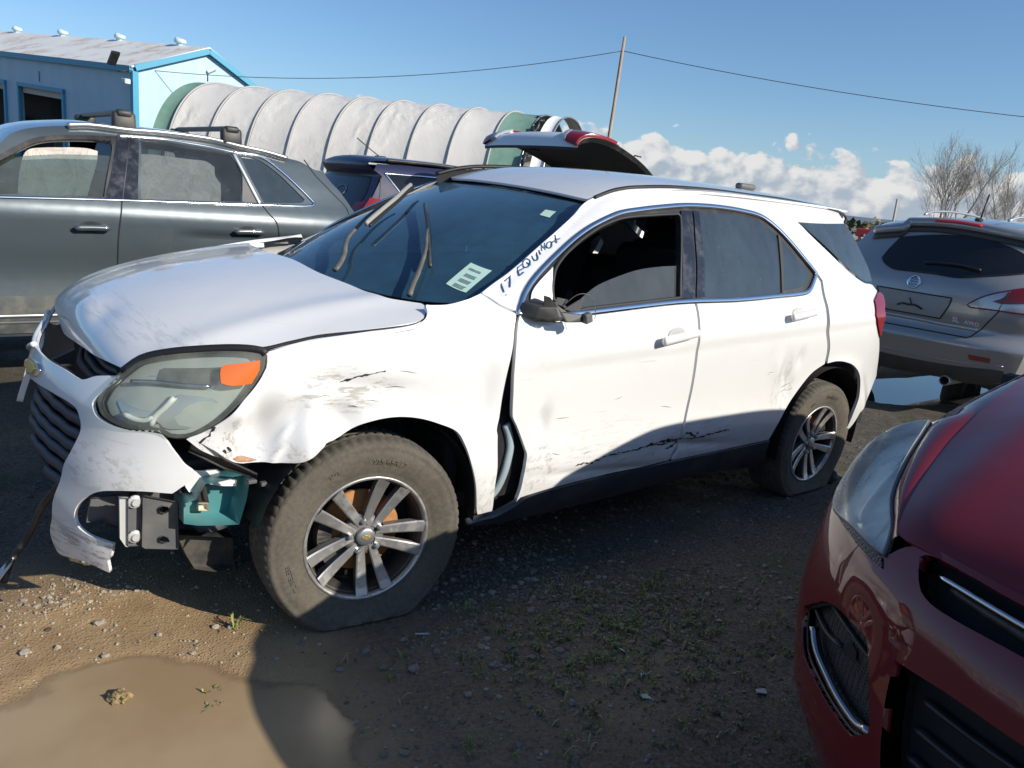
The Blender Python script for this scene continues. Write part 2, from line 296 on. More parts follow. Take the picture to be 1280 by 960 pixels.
 'front_door': [(-0.5233, 1.0913), (-0.5082, 1.0601), (-0.4982, 1.0196), (-0.4946, 0.9631), (-0.4993, 0.8882), (-0.5124, 0.8097), (-0.5288, 0.7133), (-0.5406, 0.6928), (-0.556, 0.6718), (-0.5814, 0.6277), (-0.6098, 0.571), (-0.6198, 0.5506), (-0.6203, 0.5211), (-0.622, 0.4626), (-0.6237, 0.3982), (-0.6201, 0.3386), (-0.6327, 0.3592), (-0.6799, 0.365), (-0.8385, 0.3767), (-1.1193, 0.3836), (-1.3298, 0.3791), (-1.5129, 0.3906), (-1.5247, 0.4302), (-1.5516, 0.46), (-1.5456, 0.528), (-1.5567, 0.6025), (-1.5595, 0.7364), (-1.5342, 0.9266), (-1.5214, 1.0171), (-1.5102, 1.1175), (-1.5115, 1.1367), (-1.3602, 1.1269), (-1.0579, 1.1091), (-0.8531, 1.0963), (-0.7071, 1.0902)],
 'front_glass': [(-0.7618, 1.1006), (-0.8068, 1.1278), (-0.8611, 1.1557), (-0.9432, 1.1935), (-1.0628, 1.2271), (-1.1875, 1.2546), (-1.3161, 1.2691), (-1.4547, 1.2764), (-1.4257, 1.1405), (-1.1577, 1.1243), (-0.9669, 1.1118)],
 'front_window_open': [(-0.6913, 1.1419), (-0.6981, 1.1744), (-0.7152, 1.2126), (-0.7413, 1.2483), (-0.7977, 1.2911), (-0.8593, 1.3271), (-0.9252, 1.3614), (-1.0475, 1.4149), (-1.1681, 1.4492), (-1.3684, 1.4718), (-1.5242, 1.4851), (-1.5337, 1.4727), (-1.4583, 1.2797), (-1.424, 1.1437), (-1.1587, 1.1273), (-0.8562, 1.1091), (-0.7704, 1.1018)],
 'g_bpillar': [(-0.0395, 1.5901), (-0.1153, 1.5911), (-0.0604, 1.3829), (-0.0098, 1.1825), (0.0901, 1.1807), (0.0331, 1.3489), (-0.0051, 1.4803)],
 'g_bpillar_rear': [(-0.1258, 1.5924), (-0.1756, 1.5876), (-0.1421, 1.3904), (-0.11, 1.1867), (-0.0198, 1.1831), (-0.0705, 1.3838)],
 'g_chrome_top': [(-0.044, 1.5881), (-0.1878, 1.5943), (-0.3468, 1.5992), (-0.4966, 1.5916), (-0.6456, 1.5831), (-0.8262, 1.5631), (-1.0242, 1.5519), (-1.1644, 1.4666), (-1.2868, 1.3597), (-1.3776, 1.2717), (-1.4052, 1.2409), (-1.3801, 1.2217), (-1.2904, 1.2135), (-0.9875, 1.2037), (-0.4634, 1.1867), (-0.0107, 1.1724), (0.4252, 1.1556), (0.6825, 1.1451), (0.923, 1.1352)],
 'g_clad': [(0.713, 0.5351), (0.4093, 0.543)],
 'g_curtain': [(0.5811, 1.1545), (0.5624, 1.2784), (0.539, 1.3758), (0.5081, 1.4558), (0.4647, 1.4897), (0.2906, 1.5141), (0.1388, 1.5261), (0.0783, 1.5124), (0.0934, 1.4396), (0.1514, 1.2883), (0.1944, 1.181)],
 'g_curtain_r': [(-0.1875, 1.5204), (-0.3034, 1.5274), (-0.4907, 1.5201), (-0.6407, 1.5135), (-0.6918, 1.4797), (-0.6865, 1.4183), (-0.7178, 1.3657), (-0.6977, 1.2429), (-0.4148, 1.2179), (-0.1423, 1.2145)],
 'g_door_gap_b': [(-0.1205, 1.5918), (-0.0604, 1.3829), (-0.0086, 1.1748), (0.016, 1.0195), (0.0265, 0.913), (0.0308, 0.7401), (0.0417, 0.4811), (0.044, 0.2837)],
 'g_door_gap_c': [(-0.9744, 1.2001), (-1.0124, 1.1461), (-1.0612, 1.0916), (-1.0795, 1.0396), (-1.096, 0.8953), (-1.0823, 0.6806), (-1.0486, 0.4982), (-1.0227, 0.3424)],
 'g_feet': [(-0.0952, 1.6468), (-0.8255, 1.628)],
 'g_frame_front': [(0.9185, 1.1804), (0.7445, 1.3324), (0.6553, 1.3974), (0.5638, 1.4594), (0.4383, 1.5244), (0.2705, 1.5563), (-0.0433, 1.5854), (0.0003, 1.4439), (0.0653, 1.1849)],
 'g_front_glass': [(0.929, 1.0574), (0.9208, 1.1578), (0.7477, 1.2996), (0.5683, 1.4207), (0.4748, 1.4788), (0.3819, 1.5112), (0.1937, 1.5401), (0.0082, 1.5536), (0.0061, 1.5049), (0.0444, 1.3733), (0.0986, 1.1876), (0.4228, 1.1749), (0.6807, 1.1615)],
 'g_front_pane': [(0.929, 1.0574), (0.9208, 1.1578), (0.6623, 1.3308), (0.5715, 1.3917), (0.4736, 1.416), (0.3001, 1.4412), (0.0226, 1.4595), (0.0444, 1.3733), (0.0986, 1.1876), (0.4228, 1.1749), (0.6807, 1.1615)],
 'g_handle': [(0.2963, 0.985), (0.0795, 0.9901)],
 'g_handle_r': [(-0.7359, 1.0063), (-0.9627, 1.0107)],
 'g_hatch': [(-1.3886, 1.5641), (-1.4536, 1.462), (-1.5639, 1.3499), (-1.6839, 1.2298), (-1.6986, 1.1761)],
 'g_quarter_glass': [(-0.8687, 1.542), (-1.0001, 1.5294), (-1.1291, 1.4519), (-1.2501, 1.3423), (-1.3287, 1.2656), (-1.2964, 1.2401), (-0.9911, 1.2208), (-0.9264, 1.3717)],
 'g_rear_glass': [(-0.1909, 1.5867), (-0.3435, 1.588), (-0.4916, 1.5747), (-0.6524, 1.5672), (-0.7935, 1.5513), (-0.8557, 1.4137), (-0.8209, 1.2154), (-0.4664, 1.2028), (-0.1283, 1.1905)],
 'g_rear_tri': [(-0.8602, 1.4057), (-0.9353, 1.2172), (-0.8269, 1.2158)],
 'g_roof': [(0.6474, 1.4692), (0.5905, 1.5235), (0.4748, 1.5762), (0.2576, 1.6183), (0.1156, 1.6362), (-0.1224, 1.6342), (-0.334, 1.6436), (-0.6651, 1.6382), (-0.8726, 1.6104), (-1.0685, 1.591), (-1.2331, 1.5639), (-1.3493, 1.5485), (-1.4752, 1.494)],
 'g_sill': [(0.7229, 0.3155), (0.5482, 0.3198)],
 'g_slant': [(-0.8193, 1.5596), (-0.8745, 1.4182), (-0.9291, 1.2815), (-0.9582, 1.2103)],
 'g_strip': [(0.7198, 0.4125), (0.4925, 0.4148)],
 'g_tail': [(-1.54, 1.4935), (-1.5816, 1.4239), (-1.6593, 1.3442), (-1.7528, 1.203), (-1.7183, 1.1345)],
 'handle_front': [(-1.2597, 0.9733), (-1.3117, 0.9618), (-1.4621, 0.9783), (-1.4892, 1.0005)],
 'handle_rear': [(-2.212, 1.0465), (-2.2811, 1.0328), (-2.3914, 1.0448), (-2.4283, 1.0658)],
 'headlight': [(0.6351, 0.7912), (0.6327, 0.8272), (0.6486, 0.8749), (0.6752, 0.9162), (0.7286, 0.9432), (0.8093, 0.9687), (0.8911, 0.9855), (0.9493, 0.9862), (0.9666, 0.9754), (0.9779, 0.9426), (0.9699, 0.8758), (0.956, 0.8232), (0.934, 0.779), (0.9079, 0.7485), (0.8831, 0.7328), (0.855, 0.7326), (0.8393, 0.7425), (0.8127, 0.7454), (0.7641, 0.7411), (0.7151, 0.7492), (0.6694, 0.7621)],
 'hinge': [(-0.4824, 1.0681), (-0.5099, 1.068), (-0.5485, 0.711), (-0.5829, 0.6435), (-0.6303, 0.559), (-0.6337, 0.4923), (-0.6323, 0.3966), (-0.628, 0.3291), (-0.5856, 0.2978), (-0.5112, 0.3034), (-0.4788, 0.4671), (-0.4736, 0.5947), (-0.4568, 0.7222), (-0.4575, 0.845), (-0.4621, 0.9645)],
 'hinge_light': [(-0.5381, 0.6643), (-0.5601, 0.6204), (-0.5707, 0.575), (-0.563, 0.519), (-0.5513, 0.4434), (-0.5362, 0.3858), (-0.5151, 0.3534)],
 'hl_amber': [(0.8881, 0.9296), (0.8887, 0.9412), (0.9605, 0.9632), (0.97, 0.9352), (0.9667, 0.8948), (0.9308, 0.8865), (0.9071, 0.892)],
 'hl_blade': [(0.6828, 0.8654), (0.7557, 0.8767), (0.8237, 0.8793), (0.887, 0.881)],
 'hl_bowl_big': [(0.6733, 0.8055), (0.6887, 0.8597), (0.721, 0.8934), (0.8359, 0.9042), (0.8947, 0.8933), (0.8939, 0.8654), (0.8307, 0.8575), (0.8095, 0.778), (0.725, 0.7691)],
 'hl_bowl_low': [(0.8108, 0.7735), (0.8254, 0.8338), (0.8329, 0.8533), (0.9011, 0.8474), (0.9259, 0.8323), (0.9176, 0.7919), (0.8862, 0.7523), (0.8417, 0.7476)],
 'hl_dark': [(0.7467, 0.9164), (0.883, 0.9383), (0.9004, 0.8845), (0.8413, 0.8798), (0.7638, 0.8781)],
 'hl_ridge': [(0.827, 0.8432), (0.8207, 0.8101), (0.8091, 0.7826), (0.8091, 0.7543)],
 'hl_ridge2': [(0.7223, 0.7756), (0.7586, 0.7662), (0.7903, 0.7663), (0.8088, 0.7802)],
 'hood_front': [(0.9456, -0.4581), (0.9642, -0.282), (0.9938, -0.1297), (0.9944, -0.0802), (0.9714, 0.1591), (0.9557, 0.3301), (0.9908, 0.3398)],
 'hood_rear': [(0.1963, 0.6916), (0.2371, 0.6349), (0.2557, 0.46), (0.2781, 0.2487)],
 'hood_seam': [(0.9226, 0.5166), (0.8947, 0.5351), (0.854, 0.5516), (0.8099, 0.5906), (0.7687, 0.6389), (0.6936, 0.6917), (0.6312, 0.7501), (0.5479, 0.7671), (0.458, 0.7839), (0.3436, 0.8301), (0.2759, 0.8503), (0.2403, 0.8495), (0.2161, 0.8271), (0.1907, 0.7748), (0.1771, 0.7355), (0.1778, 0.713)],
 'ink0': [(-0.51, 1.1803), (-0.5048, 1.1686), (-0.4993, 1.1543)],
 'ink1': [(-0.5236, 1.1893), (-0.5383, 1.1959), (-0.5568, 1.2089), (-0.5485, 1.1956), (-0.5295, 1.1712)],
 'ink10': [(-0.7135, 1.3019), (-0.715, 1.2931), (-0.7121, 1.2857)],
 'ink11': [(-0.7259, 1.2973), (-0.731, 1.3202), (-0.7429, 1.3041), (-0.7495, 1.3279)],
 'ink12': [(-0.7768, 1.3331), (-0.764, 1.3284), (-0.7573, 1.3189), (-0.7533, 1.3101), (-0.7609, 1.3104), (-0.7736, 1.3178), (-0.7826, 1.3279), (-0.782, 1.3333), (-0.7757, 1.3331)],
 'ink13': [(-0.8127, 1.3589), (-0.8109, 1.3457), (-0.8005, 1.3306)],
 'ink14': [(-0.7832, 1.3285), (-0.804, 1.3382), (-0.8252, 1.3468)],
 'ink2': [(-0.5003, 1.1476), (-0.5012, 1.1471)],
 'ink3': [(-0.5936, 1.2359), (-0.5925, 1.2218), (-0.5866, 1.2098)],
 'ink4': [(-0.5923, 1.2366), (-0.608, 1.2438), (-0.6205, 1.2511)],
 'ink5': [(-0.5932, 1.2227), (-0.6071, 1.2292), (-0.6187, 1.2348)],
 'ink6': [(-0.5862, 1.2101), (-0.5982, 1.2159), (-0.6099, 1.223)],
 'ink7': [(-0.6444, 1.2684), (-0.6324, 1.2646), (-0.6231, 1.2546), (-0.6226, 1.2441), (-0.6243, 1.2378), (-0.6351, 1.2402), (-0.6493, 1.2493), (-0.6585, 1.2596), (-0.6564, 1.2666), (-0.6456, 1.2691)],
 'ink8': [(-0.6411, 1.2567), (-0.646, 1.2524), (-0.6499, 1.2471)],
 'ink9': [(-0.6734, 1.2811), (-0.6748, 1.2702), (-0.6754, 1.2639), (-0.6836, 1.2654), (-0.6918, 1.2716), (-0.6985, 1.2823), (-0.6998, 1.2934)],
 'lower_grille': [(0.1325, 0.7346), (0.3757, 0.7491), (0.526, 0.7478), (0.5633, 0.721), (0.5768, 0.6976), (0.5778, 0.6783), (0.5624, 0.6126), (0.4225, 0.6249), (0.2811, 0.6247)],
 'm_badge': [(-0.0083, 1.103)],
 'm_brake': [(-0.0808, 1.6125), (0.2961, 1.6005), (0.2972, 1.5863), (-0.0666, 1.589)],
 'm_crease': [(-0.1404, 0.5415), (0.2582, 0.5441), (0.5672, 0.5144), (0.9087, 0.4907)],
 'm_gap': [(0.6769, 0.963), (0.6504, 0.9137), (0.6068, 0.8381), (0.5768, 0.787), (0.5579, 0.7665), (0.5364, 0.7344), (0.5154, 0.715), (0.2299, 0.7182), (-0.1766, 0.719)],
 'm_glass': [(-0.3862, 1.2685), (-0.3716, 1.3486), (-0.3287, 1.4608), (-0.0835, 1.5033), (0.1398, 1.5192), (0.3589, 1.5098), (0.5552, 1.4646), (0.6785, 1.4112), (0.7457, 1.3408), (0.7424, 1.2752), (0.6558, 1.253), (0.5015, 1.2215), (0.3151, 1.1843), (0.1371, 1.1893), (-0.1196, 1.1864), (-0.2332, 1.19), (-0.3423, 1.2322)],
 'm_lamp': [(0.4527, 0.9808), (0.5102, 1.0319), (0.5597, 1.0655), (0.634, 1.1014), (0.7068, 1.1289), (0.8004, 1.1594), (0.8792, 1.171), (0.9301, 0.9707), (0.8335, 0.964), (0.6764, 0.9652), (0.5648, 0.9638), (0.4766, 0.9641)],
 'm_lamp_red': [(0.6155, 1.0315), (0.6794, 1.0693), (0.7078, 1.1257), (0.8023, 1.1541), (0.8332, 1.0434), (0.6824, 1.0197)],
 'm_lamp_split': [(0.7078, 1.1257), (0.6908, 1.06), (0.6714, 0.9677)],
 'm_low': [(-0.151, 0.3348), (-0.0049, 0.3313), (0.2051, 0.3442), (0.4309, 0.3525), (0.6632, 0.3351)],
 'm_plate': [(-0.3194, 1.0236), (0.3252, 1.0144), (0.3193, 0.95), (0.27, 0.8331), (-0.1981, 0.838), (-0.2678, 0.9401)],
 'm_plate_scar': [(-0.1028, 0.893), (-0.0555, 0.9127), (-0.0066, 0.9086), (0.0519, 0.9122), (0.1151, 0.8869)],
 'm_refl': [(0.5579, 0.5856), (0.7117, 0.5811), (0.7113, 0.5441), (0.57, 0.5473)],
 'm_spoiler': [(-0.3425, 1.4722), (-0.3384, 1.5427), (-0.309, 1.5961), (-0.0808, 1.6125), (0.1292, 1.6089), (0.3201, 1.5933), (0.6054, 1.5574), (0.7176, 1.5367)],
 'm_strip': [(-0.2055, 0.7996), (0.082, 0.7974), (0.3096, 0.7907), (0.518, 0.7878), (0.5535, 0.7828)],
 'm_text': [(0.3548, 0.8457), (0.5553, 0.829)],
 'm_wiper': [(0.0029, 1.2661), (0.1593, 1.2737), (0.3029, 1.2708), (0.4528, 1.2502)],
 'mirror_pts': [(-0.5524, 1.1221), (-0.5833, 1.1531), (-0.6289, 1.1752), (-0.6801, 1.1312), (-0.7314, 1.1338), (-0.7741, 1.1004)],
 'mirror_sail': [(-0.6044, 1.164), (-0.6497, 1.1992), (-0.7294, 1.2502), (-0.7133, 1.2205), (-0.6927, 1.1635), (-0.6801, 1.1312), (-0.5849, 1.1354)],
 'pos_misc': [(-0.5702, 1.125), (-0.7127, 1.1122), (-0.7748, 1.1032), (-0.5978, 1.1073)],
 'r_chrome': [(-0.4647, 0.8689), (-0.4169, 0.8698), (-0.3566, 0.869), (-0.2744, 0.8668), (-0.2213, 0.8654)],
 'r_crease': [(-0.8483, 0.8299), (-0.8198, 0.8152), (-0.7432, 0.8026), (-0.6407, 0.7831), (-0.5488, 0.76)],
 'r_crease2': [(-0.6072, 0.8866), (-0.5863, 0.8474), (-0.5674, 0.8065), (-0.5488, 0.76)],
 'r_fog': [(-0.8143, 0.6015), (-0.7716, 0.6379), (-0.7287, 0.671), (-0.6815, 0.6877), (-0.6163, 0.6909), (-0.5633, 0.6898), (-0.5318, 0.636), (-0.5078, 0.583), (-0.4927, 0.5472), (-0.4923, 0.531), (-0.5099, 0.5116), (-0.5346, 0.492), (-0.6075, 0.4882), (-0.6587, 0.4897), (-0.7121, 0.4955), (-0.7566, 0.5), (-0.7861, 0.5126), (-0.8065, 0.5528)],
 'r_fog_chrome': [(-0.7592, 0.5861), (-0.7472, 0.5675), (-0.7204, 0.5465), (-0.6693, 0.5326), (-0.6217, 0.5223), (-0.5749, 0.5175), (-0.5257, 0.5173), (-0.494, 0.531)],
 'r_fog_hole': [(-0.6636, 0.5993), (-0.6547, 0.6209), (-0.6382, 0.6384), (-0.6116, 0.6316), (-0.6053, 0.6132), (-0.6304, 0.6019)],
 'r_fog_rib2': [(-0.7311, 0.6661), (-0.6602, 0.6602), (-0.5817, 0.65), (-0.5398, 0.6481)],
 'r_fog_ribs': [(-0.8003, 0.6127), (-0.7182, 0.6014), (-0.659, 0.6102)],
 'r_grille': [(-0.5156, 0.8767), (-0.5052, 0.8852), (-0.4727, 0.8921), (-0.3951, 0.8941), (-0.2871, 0.892), (-0.2252, 0.8923), (-0.1988, 0.8316), (-0.2549, 0.8244), (-0.3319, 0.8229), (-0.3877, 0.8207), (-0.4464, 0.8213), (-0.4761, 0.8294), (-0.4949, 0.8455)],
 'r_hood_edge': [(0.1706, -0.6871), (0.3429, -0.6704), (0.5001, -0.6562), (0.6222, -0.6473), (0.7032, -0.6341), (0.7805, -0.6175), (0.8413, -0.6023), (0.9001, -0.5844), (0.9416, -0.57), (0.9589, -0.5608), (0.9702, -0.5474), (0.9778, -0.5171), (0.9811, -0.4794), (0.9884, -0.389), (1.0042, -0.2901)],
 'r_light': [(-0.8124, 1.0202), (-0.8622, 1.0047), (-0.9038, 0.9832), (-0.9295, 0.9607), (-0.9428, 0.9371), (-0.931, 0.9104), (-0.9108, 0.8855), (-0.8959, 0.8597), (-0.8803, 0.8431), (-0.8509, 0.8307), (-0.7371, 0.8419), (-0.6356, 0.8421), (-0.5977, 0.8423), (-0.6015, 0.8611), (-0.6136, 0.884), (-0.6428, 0.8997), (-0.6767, 0.9142), (-0.7008, 0.9291), (-0.7217, 0.9458), (-0.7619, 0.9802), (-0.7857, 1.0017)],
 'r_low': [(-0.48, 0.6933), (-0.4477, 0.697), (-0.3368, 0.705), (-0.2106, 0.7012), (-0.1732, 0.6991), (-0.15, 0.6194), (-0.3481, 0.458), (-0.3839, 0.4913), (-0.4106, 0.5497), (-0.4508, 0.6329)],
 'r_mesh': [(-0.8354, 0.8306), (-0.732, 0.8388), (-0.6394, 0.8378), (-0.5987, 0.8369), (-0.5869, 0.8215), (-0.6237, 0.822), (-0.6793, 0.8244), (-0.7395, 0.8274), (-0.7946, 0.8284)],
 'rear_door': [(-1.5275, 1.135), (-1.5268, 1.1173), (-1.538, 1.0167), (-1.5516, 0.9257), (-1.577, 0.7349), (-1.5742, 0.6006), (-1.563, 0.526), (-1.5625, 0.4442), (-1.5359, 0.3847), (-1.6525, 0.3865), (-1.9627, 0.3872), (-2.3105, 0.3904), (-2.3262, 0.4475), (-2.3615, 0.5156), (-2.4064, 0.5756), (-2.485, 0.6657), (-2.5662, 0.74), (-2.6683, 0.7855), (-2.6553, 0.8643), (-2.5928, 0.9847), (-2.5813, 1.1058), (-2.5844, 1.2137), (-2.5418, 1.2471), (-2.5031, 1.214), (-2.4506, 1.1737), (-2.3986, 1.1588), (-2.1444, 1.1469), (-1.8164, 1.1346)],
 'rear_glass': [(-1.6834, 1.5004), (-1.8503, 1.5046), (-2.0549, 1.4984), (-2.1728, 1.4759), (-2.2508, 1.4341), (-2.2562, 1.405), (-2.2269, 1.2944), (-2.1943, 1.1521), (-1.9446, 1.1425), (-1.5924, 1.1443), (-1.6231, 1.2828), (-1.652, 1.4161)],
 'rear_quarter_glass': [(-2.2836, 1.4171), (-2.3805, 1.3347), (-2.4734, 1.2545), (-2.456, 1.2217), (-2.409, 1.193), (-2.2219, 1.1741), (-2.2481, 1.2948)],
 'rear_side_glass': [(-2.493, 1.4945), (-2.7387, 1.4988), (-3.0493, 1.5102), (-3.087, 1.47), (-3.1634, 1.3658), (-3.2406, 1.2708), (-3.2723, 1.2042), (-3.1519, 1.2091), (-2.9423, 1.2748), (-2.7195, 1.3839), (-2.5701, 1.4557)],
 'rocker': [(-0.3887, 0.2898), (-0.4558, 0.2928), (-0.5321, 0.2853), (-0.6254, 0.3256), (-0.683, 0.3567), (-0.8417, 0.3683), (-1.1203, 0.3763), (-1.3316, 0.3712), (-1.5317, 0.3785), (-1.6566, 0.3792), (-1.9668, 0.3798), (-2.3234, 0.3815), (-2.3357, 0.3252), (-2.3964, 0.2393), (-2.3805, 0.1976), (-1.876, 0.2507), (-1.5165, 0.2501), (-1.2045, 0.2376), (-0.7372, 0.2363), (-0.5256, 0.2466)],
 'rust': [(0.4784, 0.6578), (0.4515, 0.6614), (0.4275, 0.6535), (0.4025, 0.6444), (0.425, 0.6391), (0.4585, 0.643)],
 'scrape': [(-0.8994, 0.4602), (-0.929, 0.4667), (-0.9902, 0.4627), (-1.0431, 0.475), (-1.1086, 0.4821), (-1.1779, 0.4815), (-1.2431, 0.4836), (-1.2786, 0.4862), (-1.3581, 0.4901), (-1.438, 0.4811), (-1.5035, 0.4896), (-1.5544, 0.4942), (-1.6223, 0.4885), (-1.6786, 0.4882), (-1.7488, 0.49), (-1.827, 0.4948), (-1.9208, 0.4982)],
 'scrape2': [(-1.3182, 0.4958), (-1.3962, 0.4941), (-1.4748, 0.4984), (-1.5436, 0.4795), (-1.505, 0.4588), (-1.4573, 0.4549)],
 'scrape3': [(-1.5586, 0.5065), (-1.5993, 0.5178), (-1.6506, 0.4999), (-1.6759, 0.5129)],
 'small_sticker': [(0.7005, 0.8508), (0.7879, 0.8596), (0.8127, 0.7901), (0.7275, 0.7906)],
 'taillight': [(-3.3168, 1.144), (-3.3598, 1.1262), (-3.3184, 1.0916), (-3.2619, 1.0571), (-3.2449, 0.9677), (-3.2427, 0.9065), (-3.1903, 0.9523), (-3.1203, 1.0375), (-3.1698, 1.1049)],
 'trim_line': [(-0.5584, 0.8291), (-0.4889, 0.7918), (-0.6275, 0.6496), (-0.7003, 0.6052), (-0.8269, 0.5181), (-0.8879, 0.4497), (-0.9015, 0.4438), (-0.929, 0.4532), (-0.9891, 0.44)],
 'upper_grille': [(-0.5246, 0.8315), (-0.739, 0.7603), (-0.7979, 0.6818), (-0.9284, 0.5422), (-0.9289, 0.4893), (-0.989, 0.4673), (-0.9891, 0.4439), (-0.929, 0.457), (-0.8992, 0.452), (-0.8879, 0.4572), (-0.7447, 0.5908), (-0.6637, 0.6443), (-0.51, 0.7917)],
 'wiper_a_arm': [(0.2619, 0.0185), (0.2352, 0.0534), (0.1606, 0.1124), (0.0724, 0.1568), (-0.0327, 0.2125), (-0.1415, 0.2931), (-0.3006, 0.4006), (-0.424, 0.4957), (-0.4821, 0.5584)],
 'wiper_a_blade': [(-0.0386, 0.3044), (-0.1615, 0.4157), (-0.3619, 0.5599), (-0.7287, 0.7406)],
 'wiper_b_arm': [(0.7347, -0.0108), (0.6965, 0.0553), (0.6613, 0.1195), (0.5962, 0.209), (0.5166, 0.2926), (0.3514, 0.4088)],
 'wiper_b_blade': [(-0.0863, 0.5978), (0.1859, 0.4897), (0.3514, 0.4088), (0.546, 0.285), (0.6601, 0.1895)],
 'ws_mark': [(0.1453, 0.5137), (0.199, 0.5336), (0.2843, 0.5233)]}
# ------------------------------------------------------------------ helpers
def tag(o, label=None, cat=None, group=None, kind=None):
    for k, v in (('label', label), ('category', cat), ('group', group), ('kind', kind)):
        if v: o[k] = v
    return o
def empty(name, loc=(0, 0, 0), rot=(0, 0, 0), **k):
    o = bpy.data.objects.new(name, None); COL.objects.link(o); o.location = loc; o.rotation_euler = rot
    o.empty_display_size = .1
    return tag(o, **k)
def link(name, me, mat=None, parent=None):
    o = bpy.data.objects.new(name, me); COL.objects.link(o)
    if mat is not None and not me.materials: me.materials.append(mat)
    if parent is not None: o.parent = parent
    return o
def mesh_obj(name, V, F, mat=None, parent=None, normals=None, smooth=True):
    me = bpy.data.meshes.new(name)
    me.from_pydata([tuple(map(float, v)) for v in V], [], [tuple(map(int, f)) for f in F])
    if smooth: me.polygons.foreach_set('use_smooth', [True]*len(me.polygons))
    me.update()
    if normals is not None:
        me.normals_split_custom_set_from_vertices([tuple(map(float, n)) for n in normals])
    return link(name, me, mat, parent)
def fix_normals(o):
    bm = bmesh.new(); bm.from_mesh(o.data); bmesh.ops.recalc_face_normals(bm, faces=bm.faces); bm.to_mesh(o.data); bm.free(); return o
def unit(v):
    v = np.asarray(v, float); return v/np.maximum(np.linalg.norm(v, axis=-1, keepdims=True), 1e-12)
def surf_normal(S, u, v, h=2e-3, hs=(1., 1.)):
    du = S(u+h/hs[0], v) - S(u-h/hs[0], v); dv = S(u, v+h/hs[1]) - S(u, v-h/hs[1])
    return unit(np.cross(du, dv))
def polyline_len(P):
    return np.concatenate([[0], np.cumsum(np.linalg.norm(np.diff(P, axis=0), axis=1))])
def resample(P, step, closed=False):
    P = np.asarray(P, float); n = len(P); out = []
    for i in range(n if closed else n-1):
        a, b = P[i], P[(i+1) % n]; m = max(1, int(math.ceil(np.linalg.norm(b-a)/step)))
        out += [a + (b-a)*k/m for k in range(m)]
    if not closed: out.append(P[-1])
    return np.array(out)
def smooth_line(P, step, closed=True, corner=38., scale=(1., 1.)):
    # rounded line through traced points; sharp turns stay sharp
    P = np.asarray(P, float)*np.asarray(scale)[:P.shape[1]] if P.shape[1] == 2 else np.asarray(P, float)
    n = len(P); out = []
    def pt(i): return P[i % n] if closed else P[min(max(i, 0), n-1)]
    def is_corner(i):
        if not closed and (i <= 0 or i >= n-1): return True
        a, b = pt(i)-pt(i-1), pt(i+1)-pt(i)
        c = np.dot(a, b)/max(np.linalg.norm(a)*np.linalg.norm(b), 1e-12)
        return math.degrees(math.acos(max(-1, min(1, c)))) > corner
    cs = [is_corner(i) for i in range(n)]
    for i in range(n if closed else n-1):
        a, b = pt(i), pt(i+1); L = np.linalg.norm(b-a)
        ta = (b-a) if cs[i] else (b-pt(i-1))*L/max(np.linalg.norm(b-pt(i-1)), 1e-9)
        j = (i+1) % n if closed else i+1
        tb = (b-a) if cs[j] else (pt(i+2)-a)*L/max(np.linalg.norm(pt(i+2)-a), 1e-9)
        m = max(1, int(math.ceil(L/step)))
        for k in range(m):
            t = k/m
            out.append((2*t**3-3*t*t+1)*a + (t**3-2*t*t+t)*ta + (-2*t**3+3*t*t)*b + (t**3-t*t)*tb)
    if not closed: out.append(P[-1])
    return np.array(out)/np.asarray(scale)[:P.shape[1]] if P.shape[1] == 2 else np.array(out)
def in_poly(pts, poly):
    x, y = pts[:, 0], pts[:, 1]; r = np.zeros(len(pts), bool); n = len(poly)
    for i in range(n):
        (x0, y0), (x1, y1) = poly[i], poly[(i+1) % n]
        if y0 == y1: continue
        c = ((y0 > y) != (y1 > y)) & (x < (x1-x0)*(y-y0)/(y1-y0) + x0)
        r ^= c
    return r
def poly_dist(pts, poly):
    d = np.full(len(pts), 1e9); n = len(poly)
    for i in range(n):
        a, b = poly[i], poly[(i+1) % n]; ab = b-a; L = max(ab@ab, 1e-12)
        t = np.clip(((pts-a)@ab)/L, 0, 1); d = np.minimum(d, np.linalg.norm(pts-(a+t[:, None]*ab), axis=1))
    return d
